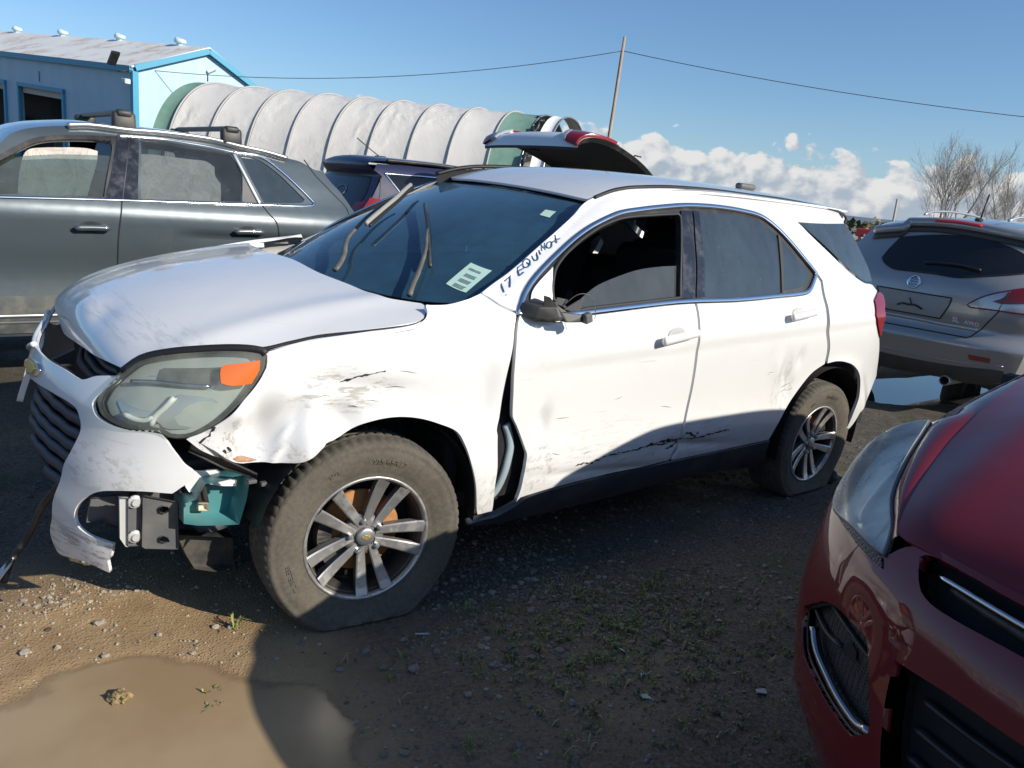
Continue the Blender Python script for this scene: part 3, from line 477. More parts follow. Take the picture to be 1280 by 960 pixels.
def panel(name, S, outline, mat, parent=None, holes=(), res=.03, edge=None, off=0., thick=.012, scale=(1., 1.), flip=False,
          curve=True, corner=38., disp=None, inset_fn=None):
    # a sheet cut from the surface S along an outline given in S's own two coordinates, with a returned edge
    sc = np.asarray(scale, float); edge = edge or res*.8
    loops = []
    for lp in [outline]+list(holes):
        lp = np.asarray(lp, float)
        q = smooth_line(lp, edge, True, corner, scale)*sc if curve else resample(lp*sc, edge, True)
        loops.append(q)
    lo, hi = loops[0].min(0), loops[0].max(0)
    gx = np.arange(lo[0], hi[0]+res, res); gy = np.arange(lo[1], hi[1]+res, res*.866)
    G = np.array([(x + (res*.5 if j % 2 else 0), y) for j, y in enumerate(gy) for x in gx])
    if len(G):
        k = in_poly(G, loops[0])
        for h in loops[1:]: k &= ~in_poly(G, h)
        G = G[k]
        for lp in loops:
            if len(G): G = G[poly_dist(G, lp) > res*.45]
    V2 = np.vstack([*loops, G]) if len(G) else np.vstack(loops)
    E = []; b = 0
    for lp in loops:
        n = len(lp); E += [(b+i, b+(i+1) % n) for i in range(n)]; b += n
    r = delaunay_2d_cdt([Vector(v) for v in V2], E, [], 0, 1e-6)
    P2 = np.array([tuple(v) for v in r[0]]); T = np.array([f for f in r[2] if len(f) == 3])
    cen = P2[T].mean(1); k = in_poly(cen, loops[0])
    for h in loops[1:]: k &= ~in_poly(cen, h)
    T = T[k]
    a = P2[T]; ar = np.abs((a[:, 1, 0]-a[:, 0, 0])*(a[:, 2, 1]-a[:, 0, 1]) - (a[:, 2, 0]-a[:, 0, 0])*(a[:, 1, 1]-a[:, 0, 1]))
    T = T[ar > 1e-9]
    used = np.unique(T); mp = -np.ones(len(P2), int); mp[used] = np.arange(len(used)); P2 = P2[used]; T = mp[T]
    u, v = P2[:, 0]/sc[0], P2[:, 1]/sc[1]
    P = S(u, v); Nn = surf_normal(S, u, v, hs=sc)
    if flip: Nn = -Nn
    P = P + Nn*off
    if disp is not None: P = P + Nn*np.asarray(disp(u, v))[:, None]
    # winding to agree with the normal
    fn = np.cross(P[T[:, 1]]-P[T[:, 0]], P[T[:, 2]]-P[T[:, 0]])
    w = (fn*Nn[T].mean(1)).sum(1) < 0; T[w] = T[w][:, [0, 2, 1]]
    V = [P]; NN = [Nn]; F = [tuple(t) for t in T]
    if thick:
        ec = {}
        for t in T:
            for i in range(3):
                e = (t[i], t[(i+1) % 3]); ec[e] = 1
        B = [e for e in ec if (e[1], e[0]) not in ec]
        bi = sorted({i for e in B for i in e}); n0 = len(P); m = len(bi); ix = {b: i for i, b in enumerate(bi)}
        lat = np.zeros((m, 3))
        for i, j in B:
            d = P[j]-P[i]; o = np.cross(d, Nn[i]); o /= max(np.linalg.norm(o), 1e-9)
            lat[ix[i]] += o; lat[ix[j]] += o
        lat = unit(lat)
        ring = P[bi]; V += [ring, ring - Nn[bi]*thick]; NN += [unit(lat*.8+Nn[bi]*.5), lat]
        for i, j in B:
            a, b = n0+ix[i], n0+ix[j]; F.append((b, a, a+m, b+m))
    return mesh_obj(name, np.vstack(V), F, mat, parent, normals=np.vstack(NN))
def loft(name, A, B, mat, parent=None, n=6, bulge=0., up=(0, 0, 1), smooth=True):
    A = np.asarray(A, float); B = np.asarray(B, float); m = len(A)
    V = []
    up = unit(np.asarray(up, float))
    for k in range(n+1):
        t = k/n; V.append(A*(1-t)+B*t + up*bulge*4*t*(1-t))
    V = np.vstack(V)
    F = [(k*m+i, k*m+i+1, (k+1)*m+i+1, (k+1)*m+i) for k in range(n) for i in range(m-1)]
    return fix_normals(mesh_obj(name, V, F, mat, parent, smooth=smooth))
def sweep(name, P, prof, mat, parent=None, nrm=None, closed=False, smooth=True, taper=None):
    # a profile (list of (sideways, out)) carried along a line P; nrm: outward direction at each point
    P = np.asarray(P, float); n = len(P)
    if closed: T = unit(np.roll(P, -1, 0)-np.roll(P, 1, 0))
    else:
        T = np.empty_like(P); T[1:-1] = P[2:]-P[:-2]; T[0] = P[1]-P[0]; T[-1] = P[-1]-P[-2]; T = unit(T)
    if nrm is None:
        nrm = np.tile([0., 0., 1.], (n, 1)); bad = np.abs((nrm*T).sum(1)) > .95; nrm[bad] = [1., 0, 0]
    nrm = np.asarray(nrm, float)
    if nrm.ndim == 1: nrm = np.tile(nrm, (n, 1))
    nrm = unit(nrm - (nrm*T).sum(1)[:, None]*T); sd = np.cross(T, nrm)
    m = len(prof); V = []
    for i in range(n):
        k = 1. if taper is None else taper[i]
        for a, b in prof: V.append(P[i] + sd[i]*a*k + nrm[i]*b*k)
    F = []
    for i in range(n if closed else n-1):
        j = (i+1) % n
        for k in range(m): F.append((i*m+k, i*m+(k+1) % m, j*m+(k+1) % m, j*m+k))
    if not closed: F += [tuple(range(m-1, -1, -1)), tuple((n-1)*m+k for k in range(m))]
    o = mesh_obj(name, V, F, mat, parent, smooth=smooth)
    return fix_normals(o)
def circ_prof(r, n=8, sx=1., sy=1.): return [(r*sx*math.cos(2*math.pi*k/n), r*sy*math.sin(2*math.pi*k/n)) for k in range(n)]
def tube(name, P, r, mat, parent=None, n=8, step=None, taper=None):
    P = np.asarray(P, float)
    if step: P = smooth_line(P, step, False, 60)
    return sweep(name, P, circ_prof(r, n), mat, parent, taper=taper)
def halfround(w, h): return [(-w/2, -.003), (-w/2, h*.35), (-w*.36, h*.8), (-w*.15, h), (w*.15, h), (w*.36, h*.8), (w/2, h*.35), (w/2, -.003)]
def flatbar(w, h): return [(-w/2, -.002), (-w/2, h), (w/2, h), (w/2, -.002)]
def on_surf(S, uv, off=0., step=None, closed=False, flip=False, scale=(1., 1.), corner=38.):
    uv = np.asarray(uv, float)
    if step: uv = smooth_line(uv, step, closed, corner, scale)
    P = S(uv[:, 0], uv[:, 1]); Nn = surf_normal(S, uv[:, 0], uv[:, 1], hs=scale)
    if flip: Nn = -Nn
    return P+Nn*off, Nn
def strip(name, S, uv, prof, mat, parent=None, off=0., step=.02, closed=False, flip=False, scale=(1., 1.), corner=38., taper=None):
    P, Nn = on_surf(S, uv, off, step, closed, flip, scale, corner)
    tp = None
    if taper: t = np.linspace(0, 1, len(P)); tp = np.array([taper(x) for x in t])
    return sweep(name, P, prof, mat, parent, nrm=Nn, closed=closed, taper=tp)
def box_bm(bm, c, s, rot=None, bevel=0., seg=1):
    r = bmesh.ops.create_cube(bm, size=1.)
    M = Matrix.Translation(Vector(c)) @ (rot.to_4x4() if rot is not None else Matrix.Identity(4)) @ Matrix.Diagonal((s[0], s[1], s[2], 1))
    bmesh.ops.transform(bm, matrix=M, verts=r['verts'])
    if bevel:
        es = list({e for v in r['verts'] for e in v.link_edges})
        bmesh.ops.bevel(bm, geom=es, offset=bevel, segments=seg, affect='EDGES', profile=.5)
def bm_obj(name, bm, mat, parent=None, smooth=False):
    me = bpy.data.meshes.new(name); bm.to_mesh(me); bm.free()
    if smooth: me.polygons.foreach_set('use_smooth', [True]*len(me.polygons))
    return link(name, me, mat, parent)
def box(name, c, s, mat, parent=None, rot=None, bevel=0., seg=1, smooth=False):
    bm = bmesh.new(); box_bm(bm, c, s, rot, bevel, seg); return bm_obj(name, bm, mat, parent, smooth)
def plate(name, pts, thick, mat, parent=None, holes=(), res=None):
    # a flat sheet from a 3D outline (planar), with thickness along its normal
    pts = np.asarray(pts, float); n = np.zeros(3)
    for i in range(len(pts)): n += np.cross(pts[i]-pts[0], pts[(i+1) % len(pts)]-pts[0])
    n = unit(n); a = unit(pts[1]-pts[0]); b = np.cross(n, a); o = pts[0]
    S = lambda u, v: o + np.asarray(u)[..., None]*a + np.asarray(v)[..., None]*b
    uv = np.stack([(pts-o)@a, (pts-o)@b], 1); hh = [np.stack([(np.asarray(h)-o)@a, (np.asarray(h)-o)@b], 1) for h in holes]
    size = max(np.ptp(uv, axis=0))
    return panel(name, S, uv, mat, parent, holes=hh, res=res or size/4, edge=size/8 if not len(hh) else size/14, thick=thick, curve=False)
def lathe(bm, prof, n, M=None, closed=False):
    # prof: list of (r, h) turned about the local z axis
    rings = []
    for r, h in prof:
        ring = []
        for k in range(n):
            a = 2*math.pi*k/n; v = Vector((r*math.cos(a), r*math.sin(a), h))
            ring.append(bm.verts.new(M @ v if M is not None else v))
        rings.append(ring)
    for A, B in zip(rings[:-1], rings[1:]) if not closed else zip(rings, rings[1:]+rings[:1]):
        for k in range(n): bm.faces.new((A[k], A[(k+1) % n], B[(k+1) % n], B[k]))
    return rings
def text_curve(): return None
# ------------------------------------------------------------------ materials
MATS = {}
class NB:
    def __init__(s, name):
        s.m = bpy.data.materials.new(name); s.m.use_nodes = True; s.nt = s.m.node_tree; s.N = s.nt.nodes; s.L = s.nt.links
        s.b = s.N['Principled BSDF']; s.tc = None
    def set(s, **k):
        al = dict(rough='Roughness', metal='Metallic', coat='Coat Weight', coat_rough='Coat Roughness', spec='Specular IOR Level', trans='Transmission Weight', alpha='Alpha', ior='IOR', sheen='Sheen Weight', aniso='Anisotropic')
        for a, v in k.items():
            i = s.b.inputs[al.get(a, a)]
            if hasattr(v, 'links') or hasattr(v, 'is_output'): s.L.new(v, i)
            else: i.default_value = v
        return s
    def col(s, c):
        if hasattr(c, 'is_output'): s.L.new(c, s.b.inputs['Base Color'])
        else: s.b.inputs['Base Color'].default_value = (*c, 1)
        return s
    def coord(s, kind='Object'):
        if s.tc is None: s.tc = s.N.new('ShaderNodeTexCoord')
        return s.tc.outputs[kind]
    def mapping(s, scale=(1, 1, 1), rot=(0, 0, 0), kind='Object'):
        m = s.N.new('ShaderNodeMapping'); m.inputs['Scale'].default_value = scale; m.inputs['Rotation'].default_value = rot
        s.L.new(s.coord(kind), m.inputs['Vector']); return m.outputs[0]
    def noise(s, scale, det=4, rough=.55, vec=None, dist=0., out='Fac'):
        n = s.N.new('ShaderNodeTexNoise'); n.inputs['Scale'].default_value = scale; n.inputs['Detail'].default_value = det
        n.inputs['Roughness'].default_value = rough; n.inputs['Distortion'].default_value = dist
        s.L.new(vec if vec is not None else s.coord(), n.inputs['Vector']); return n.outputs[out]
    def voro(s, scale, vec=None, feature='F1', out='Distance', rnd=1.):
        n = s.N.new('ShaderNodeTexVoronoi'); n.feature = feature; n.inputs['Scale'].default_value = scale; n.inputs['Randomness'].default_value = rnd
        s.L.new(vec if vec is not None else s.coord(), n.inputs['Vector']); return n.outputs[out]
    def ramp(s, fac, a, b, c0=0., c1=1.):
        n = s.N.new('ShaderNodeMapRange'); n.interpolation_type = 'SMOOTHSTEP'
        for i, v in enumerate((a, b, c0, c1)): n.inputs[i+1].default_value = v
        s.L.new(fac, n.inputs[0]); return n.outputs[0]
    def mix(s, fac, a, b, blend='MIX'):
        n = s.N.new('ShaderNodeMix'); n.data_type = 'RGBA'; n.blend_type = blend
        for i, v in ((0, fac), (6, a), (7, b)):
            if hasattr(v, 'is_output'): s.L.new(v, n.inputs[i])
            else: n.inputs[i].default_value = v if i == 0 else (*v, 1)
        return n.outputs[2]
    def math(s, op, a, b=0.):
        n = s.N.new('ShaderNodeMath'); n.operation = op
        for i, v in enumerate((a, b)):
            if hasattr(v, 'is_output'): s.L.new(v, n.inputs[i])
            else: n.inputs[i].default_value = v
        return n.outputs[0]
    def sep(s, vec=None):
        n = s.N.new('ShaderNodeSeparateXYZ'); s.L.new(vec if vec is not None else s.coord(), n.inputs[0]); return n.outputs
    def bump(s, h, strength=.3, dist=.01, coat=False):
        n = s.N.new('ShaderNodeBump'); n.inputs['Strength'].default_value = strength; n.inputs['Distance'].default_value = dist
        s.L.new(h, n.inputs['Height']); s.L.new(n.outputs[0], s.b.inputs['Normal'])
        if coat: s.L.new(n.outputs[0], s.b.inputs['Coat Normal'])
        return s
def M(name, col=(.5, .5, .5), **k):
    if name in MATS: return MATS[name]
    b = NB(name).col(col).set(**k); MATS[name] = b.m; return b.m
def paint(name, col, dirt=(.35, .27, .18), amount=.35, metal=0., rough=.38, flake=False, coat=1., scratch=True, coat_rough=.06, scuffs=()):
    b = NB(name)
    n1 = b.noise(2.3, 6, .62); n2 = b.noise(38., 3, .6)
    streak = b.noise(9., 5, .6, vec=b.mapping((1, 1, .12)))
    f = b.math('MULTIPLY', b.ramp(n1, .48, .80), b.ramp(b.math('ADD', b.math('MULTIPLY', streak, .6), b.math('MULTIPLY', n2, .4)), .42, .66))
    z = b.sep()[2]
    spl = b.math('MULTIPLY', b.ramp(z, .75, .2), b.ramp(b.noise(16., 6, .7), .46, .72))
    f = b.math('ADD', b.math('MULTIPLY', f, amount), b.math('MULTIPLY', spl, amount*1.3))
    base = col
    if scratch:
        sc = b.noise(60., 2, .5, vec=b.mapping((.06, .06, 1.4)))
        base = b.mix(b.math('MULTIPLY', b.ramp(sc, .70, .76), .35), col, tuple(c*.55+.05 for c in col))
    c = b.mix(f, base, dirt)
    xyz = b.sep()
    for cx, cz, rx, rz, am, cl, (sx, sz) in scuffs:
        # rubbed patch with streaky, broken edges
        ex = b.math('DIVIDE', b.math('SUBTRACT', xyz[0], cx), rx); ez = b.math('DIVIDE', b.math('SUBTRACT', xyz[2], cz), rz)
        r2 = b.math('ADD', b.math('MULTIPLY', ex, ex), b.math('MULTIPLY', ez, ez))
        near = b.ramp(r2, 1.0, .1); st_ = b.noise(1., 6, .72, vec=b.mapping((sx, 3., sz)))
        c = b.mix(b.math('MULTIPLY', b.math('MULTIPLY', near, b.ramp(st_, .50, .60)), am), c, cl)
    b.col(c).set(rough=rough, metal=metal, coat=coat, coat_rough=b.math('ADD', b.math('MULTIPLY', f, .5), coat_rough))
    w = b.noise(5., 2, .5)
    b.bump(w, .05, .05, coat=True)
    MATS[name] = b.m; return b.m
def glass(name, tint=(.25, .33, .36), dust_sheen=.06, dust_sheen_col=(.55, .55, .5), refl=1., streaks=True, ior=1.6):
    # a pane: lets light through with a tint, mirrors by angle, carries a dusty film; the windshield's paints in sky sheen
    m = bpy.data.materials.new(name); m.use_nodes = True; b = NB.__new__(NB); b.m = m; b.nt = m.node_tree; b.N = b.nt.nodes; b.L = b.nt.links; b.tc = None
    N, L = b.N, b.L; N.clear(); out = N.new('ShaderNodeOutputMaterial')
    tr = N.new('ShaderNodeBsdfTransparent'); tr.inputs[0].default_value = (*tint, 1)
    gl = N.new('ShaderNodeBsdfGlossy'); gl.inputs['Roughness'].default_value = .015; gl.inputs['Color'].default_value = (refl, refl, refl, 1)
    fr = N.new('ShaderNodeFresnel'); fr.inputs['IOR'].default_value = ior
    mx = N.new('ShaderNodeMixShader'); L.new(fr.outputs[0], mx.inputs[0]); L.new(tr.outputs[0], mx.inputs[1]); L.new(gl.outputs[0], mx.inputs[2])
    df = N.new('ShaderNodeBsdfDiffuse'); df.inputs[0].default_value = (*dust_sheen_col, 1)
    n = b.noise(3., 6, .65); n2 = b.noise(14., 4, .6, vec=b.mapping((1, 1, .25)))
    d = b.ramp(b.math('ADD', b.math('MULTIPLY', n, .6), b.math('MULTIPLY', n2, .4)), .25, .75, dust_sheen*.72, dust_sheen*1.28)
    sp = b.math('MULTIPLY', b.ramp(b.noise(120., 2, .5), .70, .74), .35 if streaks else 0.)
    d = b.math('ADD', d, b.math('MULTIPLY', sp, b.ramp(b.noise(2., 3, .5), .5, .7)))
    mx2 = N.new('ShaderNodeMixShader'); L.new(d, mx2.inputs[0]); L.new(mx.outputs[0], mx2.inputs[1]); L.new(df.outputs[0], mx2.inputs[2])
    L.new(mx2.outputs[0], out.inputs[0]); MATS[name] = m; return m
def plastic(name, col, rough=.5, amt=.3, dirt=(.30, .25, .18), scale=6., spec=.5):
    b = NB(name); f = b.math('MULTIPLY', b.ramp(b.noise(scale, 6, .65), .42, .78), amt)
    b.col(b.mix(f, col, dirt)).set(rough=b.math('ADD', b.math('MULTIPLY', f, .4), rough), spec=spec)
    b.bump(b.noise(300., 2, .5), .08, .002)
    MATS[name] = b.m; return b.m
WHITE = paint('white_paint', (.72, .72, .715), amount=.26, rough=.32, scuffs=[
    (.16, .86, .22, .10, .75, (.36, .33, .29), (14, 60)), (.50, .70, .12, .12, .6, (.30, .26, .22), (40, 26)), (.33, .66, .10, .06, .5, (.42, .33, .25), (50, 50)),
    (-1.05, .55, .50, .13, .28, (.40, .38, .36), (10, 70)), (-1.75, .50, .45, .10, .3, (.34, .33, .32), (10, 70)), (-.70, .48, .12, .14, .6, (.38, .36, .33), (30, 40)),
    (-2.32, .68, .14, .20, .45, (.45, .43, .40), (30, 14)), (.80, .60, .12, .10, .45, (.40, .36, .33), (40, 40)), (.80, .33, .20, .10, .75, (.26, .24, .23), (30, 60)),
    (-.45, .42, .06, .14, .5, (.38, .34, .28), (50, 30)), (.62, .96, .2, .06, .35, (.40, .38, .36), (40, 60))])
BLACKP = plastic('black_plastic', (.025, .026, .028), .5, .30)
DARKP = plastic('dark_trim', (.014, .014, .016), .45, .18)
GREYP = plastic('grey_plastic', (.10, .10, .105), .55, .2)
CHROME = M('chrome', (.72, .74, .76), metal=1., rough=.14)
SATIN = M('satin_metal', (.46, .47, .48), metal=.9, rough=.42)
VOID = M('dark_inside', (.012, .012, .012), rough=.9)
UNDER = plastic('under_metal', (.05, .05, .052), .7, .4)
RUBBER_SEAL = M('rubber_seal', (.012, .012, .013), rough=.6)
B_GLOSS = plastic('gloss_black_trim', (.016, .018, .026), .16, .25, dirt=(.25, .25, .25), scale=14.)
GLASS_WS = glass('windshield_glass', (.38, .50, .56), .17, (.12, .32, .52), ior=1.75)  # blue film colour paints sky reflection into the windshield
GLASS_SIDE = glass('clear_side_glass', (.55, .66, .66), .10, (.50, .54, .54))
GLASS_TINT = glass('tinted_glass', (.035, .05, .07), .16, (.22, .30, .38))
GLASS_DARK = glass('dark_rear_glass', (.02, .025, .03), .05, (.2, .22, .25))
# ------------------------------------------------------------------ text as flat shapes
def text_geo(s, size=1., bold=False):
    cu = bpy.data.curves.new('txt', 'FONT'); cu.body = s; cu.size = size; cu.align_x = 'CENTER'; cu.align_y = 'CENTER'
    cu.resolution_u = 3
    if bold: cu.offset = size*.02
    o = bpy.data.objects.new('txt', cu); COL.objects.link(o)
    dg = bpy.context.evaluated_depsgraph_get(); me = o.evaluated_get(dg).to_mesh()
    V = np.array([v.co[:2] for v in me.vertices]); F = [tuple(p.vertices) for p in me.polygons]
    o.evaluated_get(dg).to_mesh_clear(); bpy.data.objects.remove(o); bpy.data.curves.remove(cu)
    return V, F
# ------------------------------------------------------------------ wheels
def tyre_mat():
    b = NB('tyre_rubber'); n = b.noise(9., 6, .65); n2 = b.noise(70., 3, .6)
    f = b.ramp(b.math('ADD', b.math('MULTIPLY', n, .5), b.math('MULTIPLY', n2, .5)), .30, .70)
    b.col(b.mix(b.math('MULTIPLY', f, .55), (.075, .068, .058), (.17, .145, .11))).set(rough=.88, spec=.25)
    b.bump(b.noise(220., 3, .6), .25, .003); return b.m
TYRE = tyre_mat(); TREAD = plastic('tread_rubber', (.075, .070, .062), .9, .55, dirt=(.17, .145, .11), scale=9.)
def rim_mat():
    b = NB('machined_alloy'); n = b.noise(22., 5, .7); n2 = b.noise(6., 4, .6)
    f = b.ramp(b.math('ADD', b.math('MULTIPLY', n, .55), b.math('MULTIPLY', n2, .45)), .46, .66)
    b.col(b.mix(b.math('MULTIPLY', f, .75), (.50, .49, .475), (.20, .175, .15))).set(metal=b.math('SUBTRACT', .8, b.math('MULTIPLY', f, .4)), rough=b.math('ADD', .34, b.math('MULTIPLY', f, .35)))
    return b.m
ALLOY = rim_mat()
ALLOY_DARK = plastic('painted_alloy_pocket', (.13, .125, .12), .45, .5, dirt=(.22, .18, .13))
BARREL = plastic('rim_barrel_dark', (.045, .043, .042), .4, .4, dirt=(.12, .10, .08))
RUST = plastic('rusty_disc', (.42, .19, .06), .8, .6, dirt=(.16, .08, .04), scale=14.)
GOLD = M('gold_emblem', (.62, .45, .14), metal=.7, rough=.35)
def tyre_rings(R=.362, Wd=.113):
    o = [(.205, .070), (.218, .088), (.228, .098), (.236, .097), (.245, .1015), (.262, .107), (.29, .1125), (.305, .1145), (.318, .1135), (.328, .1105), (.333, .1125), (.340, .1105), (.3455, .1055), (.3475, .1025),
         (.3535, .0975), (.3575, .085), (.3595, .068), (.3605, .0555), (.3605, .0535), (.353, .052), (.353, .0465), (.361, .045), (.3618, .030), (.3618, .019), (.3535, .0175), (.3535, .0115), (.362, .010), (.362, 0.)]
    k = R/.362
    o = [(r if r < .23 else .23+(r-.23)*(R-.23)/(.362-.23), y*Wd/.113) for r, y in o]
    return o + [(r, -y) for r, y in reversed(o[:-1])]
def make_wheel(parent, c, steer=0., camber=0., side=1, R=.362, theta=65., to_world=None, flat=True, style='split', name='wheel', rimscale=1., n=264, lettering=True):
    wh = empty(name, (0, 0, 0)); wh.parent = parent
    cs, sn = math.cos(steer), math.sin(steer)
    Rz = Matrix.Rotation(-steer*side, 3, 'Z'); Rx = Matrix.Rotation(camber*side, 3, 'X')
    A = np.array((Rz @ Rx).to_3x3()); c = np.asarray(c, float)
    def tf(P):
        P = np.asarray(P, float).copy(); P[:, 1] *= side
        return P @ A.T + c
    def flatten(P, Pl):
        if to_world is None: return P
        w = to_world(P); d = .004 - w[:, 2]
        lo = np.clip(d, 0, None)
        P = P.copy(); P[:, 2] += lo
        # the tread squashes and the wall bulges outwards near the ground
        near = np.clip(1 - (w[:, 2])/.10, 0, 1)*flat
        bul = near**1.5*.018*np.sign(Pl[:, 1])*side*np.clip((np.hypot(Pl[:, 0], Pl[:, 2])-.24)/.05, 0, 1)
        P += bul[:, None]*A[:, 1]
        return P
    def add(nm, bm, mat, deform=False, smooth=True, par=wh):
        me = bpy.data.meshes.new(nm); bmesh.ops.recalc_face_normals(bm, faces=bm.faces); bm.to_mesh(me); bm.free()
        Pl = np.array([v.co[:] for v in me.vertices]); P = tf(Pl)
        if deform: P = flatten(P, Pl)
        me.vertices.foreach_set('co', P.astype(np.float32).ravel())
        if side < 0:
            me.flip_normals()
        if smooth: me.polygons.foreach_set('use_smooth', [True]*len(me.polygons))
        me.update(); return link(nm, me, mat, par)
    YM = Matrix(((1, 0, 0, 0), (0, 0, 1, 0), (0, -1, 0, 0), (0, 0, 0, 1)))   # lathe axis z -> y outward
    prof = tyre_rings(R); q0 = 13
    bm = bmesh.new(); lathe(bm, prof[:q0+1], n, YM); lathe(bm, prof[-q0-1:], n, YM); add('tyre', bm, TYRE, True)
    bm = bmesh.new(); rings = lathe(bm, prof[q0:-q0], n, YM)
    for i, rg in enumerate(rings):
        for k, v in enumerate(rg):
            y = abs(v.co.y)
            if .0545 < y < .1035 and k % 4 == 0:
                s = 1 - .006/math.hypot(v.co.x, v.co.z); v.co.x *= s; v.co.z *= s
            elif .018 < y < .0465 and (k+2) % 4 == 0:
                s = 1 - .005/math.hypot(v.co.x, v.co.z); v.co.x *= s; v.co.z *= s
    add('tread', bm, TREAD, True)
    if lettering:
        for txt, a0, sz in (('225/65R17', 78, .030), ('M+S', 118, .022), ('TUBELESS', 200, .024)):
            V, F = text_geo(txt, sz, True); bm = bmesh.new(); vs = []
            for x, y in V:
                a = math.radians(a0) - x/.285; r = .283+y; vs.append(bm.verts.new((-r*math.cos(a), .1142-.6*(r-.29)**2*30, r*math.sin(a))))
            for f in F:
                try: bm.faces.new([vs[i] for i in f])
                except ValueError: pass
            r_ = bmesh.ops.extrude_face_region(bm, geom=bm.faces[:])
            for v in r_['geom']:
                if isinstance(v, bmesh.types.BMVert): v.co.y += .0012
            add('sidewall_lettering', bm, TYRE, True, smooth=False)
    q = rimscale
    bm = bmesh.new(); lathe(bm, [(.2275*q, .094), (.2285*q, .0985), (.224*q, .1010), (.2175*q, .0995), (.2145*q, .094), (.212*q, .084)], 96, YM)
    rim = add('rim', bm, ALLOY)
    bm = bmesh.new(); lathe(bm, [(.212*q, .084), (.207*q, .070), (.198*q, .02), (.196*q, -.09), (.21*q, -.097), (.2275*q, -.094)], 96, YM); add('rim_barrel', bm, BARREL)
    bm = bmesh.new(); dark = bmesh.new(); cap = bmesh.new()
    def spoke(a, o0, o1, w0, w1, r0=.040, r1=.2085):
        d = np.array([-math.cos(a), 0, math.sin(a)]); s = np.array([math.sin(a), 0, math.cos(a)]); y = np.array([0, 1., 0])
        secs = []; dsec = []
        for t in np.linspace(0, 1, 7):
            r = (r0+(r1-r0)*t)*q; o = o0+(o1-o0)*t; w = (w0+(w1-w0)*t)
            yy = .070 + .026*t - .005*math.sin(math.pi*t) + .003*(t > .99)
            c0 = d*r + s*o*q
            secs.append([c0 - s*w/2 + y*(yy-.004), c0 - s*w*.38 + y*yy, c0 + s*w*.38 + y*yy, c0 + s*w/2 + y*(yy-.004), c0 + s*w*.42 + y*(yy-.012), c0 - s*w*.42 + y*(yy-.012)])
            dsec.append([c0 - s*w*.43 + y*(yy-.006), c0 + s*w*.43 + y*(yy-.006), c0 + s*w*.36 + y*(yy-.042), c0 - s*w*.36 + y*(yy-.042)])
        for B, S_ in ((bm, secs), (dark, dsec)):
            vv = [[B.verts.new(p) for p in sc_] for sc_ in S_]; m = len(vv[0])
            for A_, B_ in zip(vv[:-1], vv[1:]):
                for k in range(m): B.faces.new((A_[k], A_[(k+1) % m], B_[(k+1) % m], B_[k]))
            B.faces.new(vv[0]); B.faces.new(vv[-1][::-1])
    if style == 'split':
        for k in range(5):
            a = math.radians(theta+72*k)
            spoke(a, -.019, -.046, .028, .046); spoke(a, .019, .046, .028, .046)
    else:
        for k in range(10): spoke(math.radians(theta+36*k), 0, 0, .03, .04)
    add('spokes', bm, ALLOY, smooth=False); add('spoke_backs', dark, ALLOY_DARK, smooth=False)
    bm = bmesh.new(); lathe(bm, [(.001, .066), (.05, .066), (.072, .060), (.078, .045), (.07, .02)], 48, YM); add('hub', bm, ALLOY_DARK)
    bm = bmesh.new(); lathe(bm, [(.0005, .0845), (.024, .0840), (.030, .082), (.0325, .078), (.033, .066)], 40, YM); add('centre_cap', bm, SATIN)
    if lettering:
        bm = bmesh.new(); bow = [(-.018, -.003), (-.014, .004), (-.006, .004), (-.006, .0075), (.006, .0075), (.006, .004), (.018, .004), (.014, -.004), (.006, -.004), (.006, -.0075), (-.006, -.0075), (-.006, -.004)]
        bm.faces.new([bm.verts.new((x, .0855, z)) for x, z in bow]); r_ = bmesh.ops.extrude_face_region(bm, geom=bm.faces[:])
        for v in r_['geom']:
            if isinstance(v, bmesh.types.BMVert): v.co.y += .001
        add('cap_emblem', bm, GOLD, smooth=False)
    for k in range(5):
        a = math.radians(theta+36+72*k); bm = bmesh.new()
        T_ = Matrix.Translation((-.058*math.cos(a), 0, .058*math.sin(a))) @ YM
        lathe(bm, [(.0005, .088), (.006, .088), (.0095, .084), (.011, .079), (.011, .060)], 6, T_); add('lug_nut', bm, SATIN, smooth=False)
        bm = bmesh.new(); lathe(bm, [(.0175, .0665), (.0165, .068), (.0150, .0665), (.0145, .058)], 16, T_); add('lug_well', bm, VOID)
    bm = bmesh.new(); lathe(bm, [(.075, .028), (.082, .012), (.088, .010), (.148, .010), (.150, .006), (.150, -.016), (.06, -.016)], 64, YM); add('brake_disc', bm, RUST)
    bm = bmesh.new(); lathe(bm, [(.001, -.02), (.19, -.022), (.196, -.03)], 40, YM); add('backing_plate', bm, VOID)
    bm = bmesh.new()
    for k in range(9):
        a = math.radians(185+ (k-4)*7)
        box_bm(bm, (-.135*math.cos(a), .012, .135*math.sin(a)), (.05, .05, .03), Matrix.Rotation(a, 3, 'Y'))
    add('brake_caliper', bm, UNDER, smooth=False)
    return wh
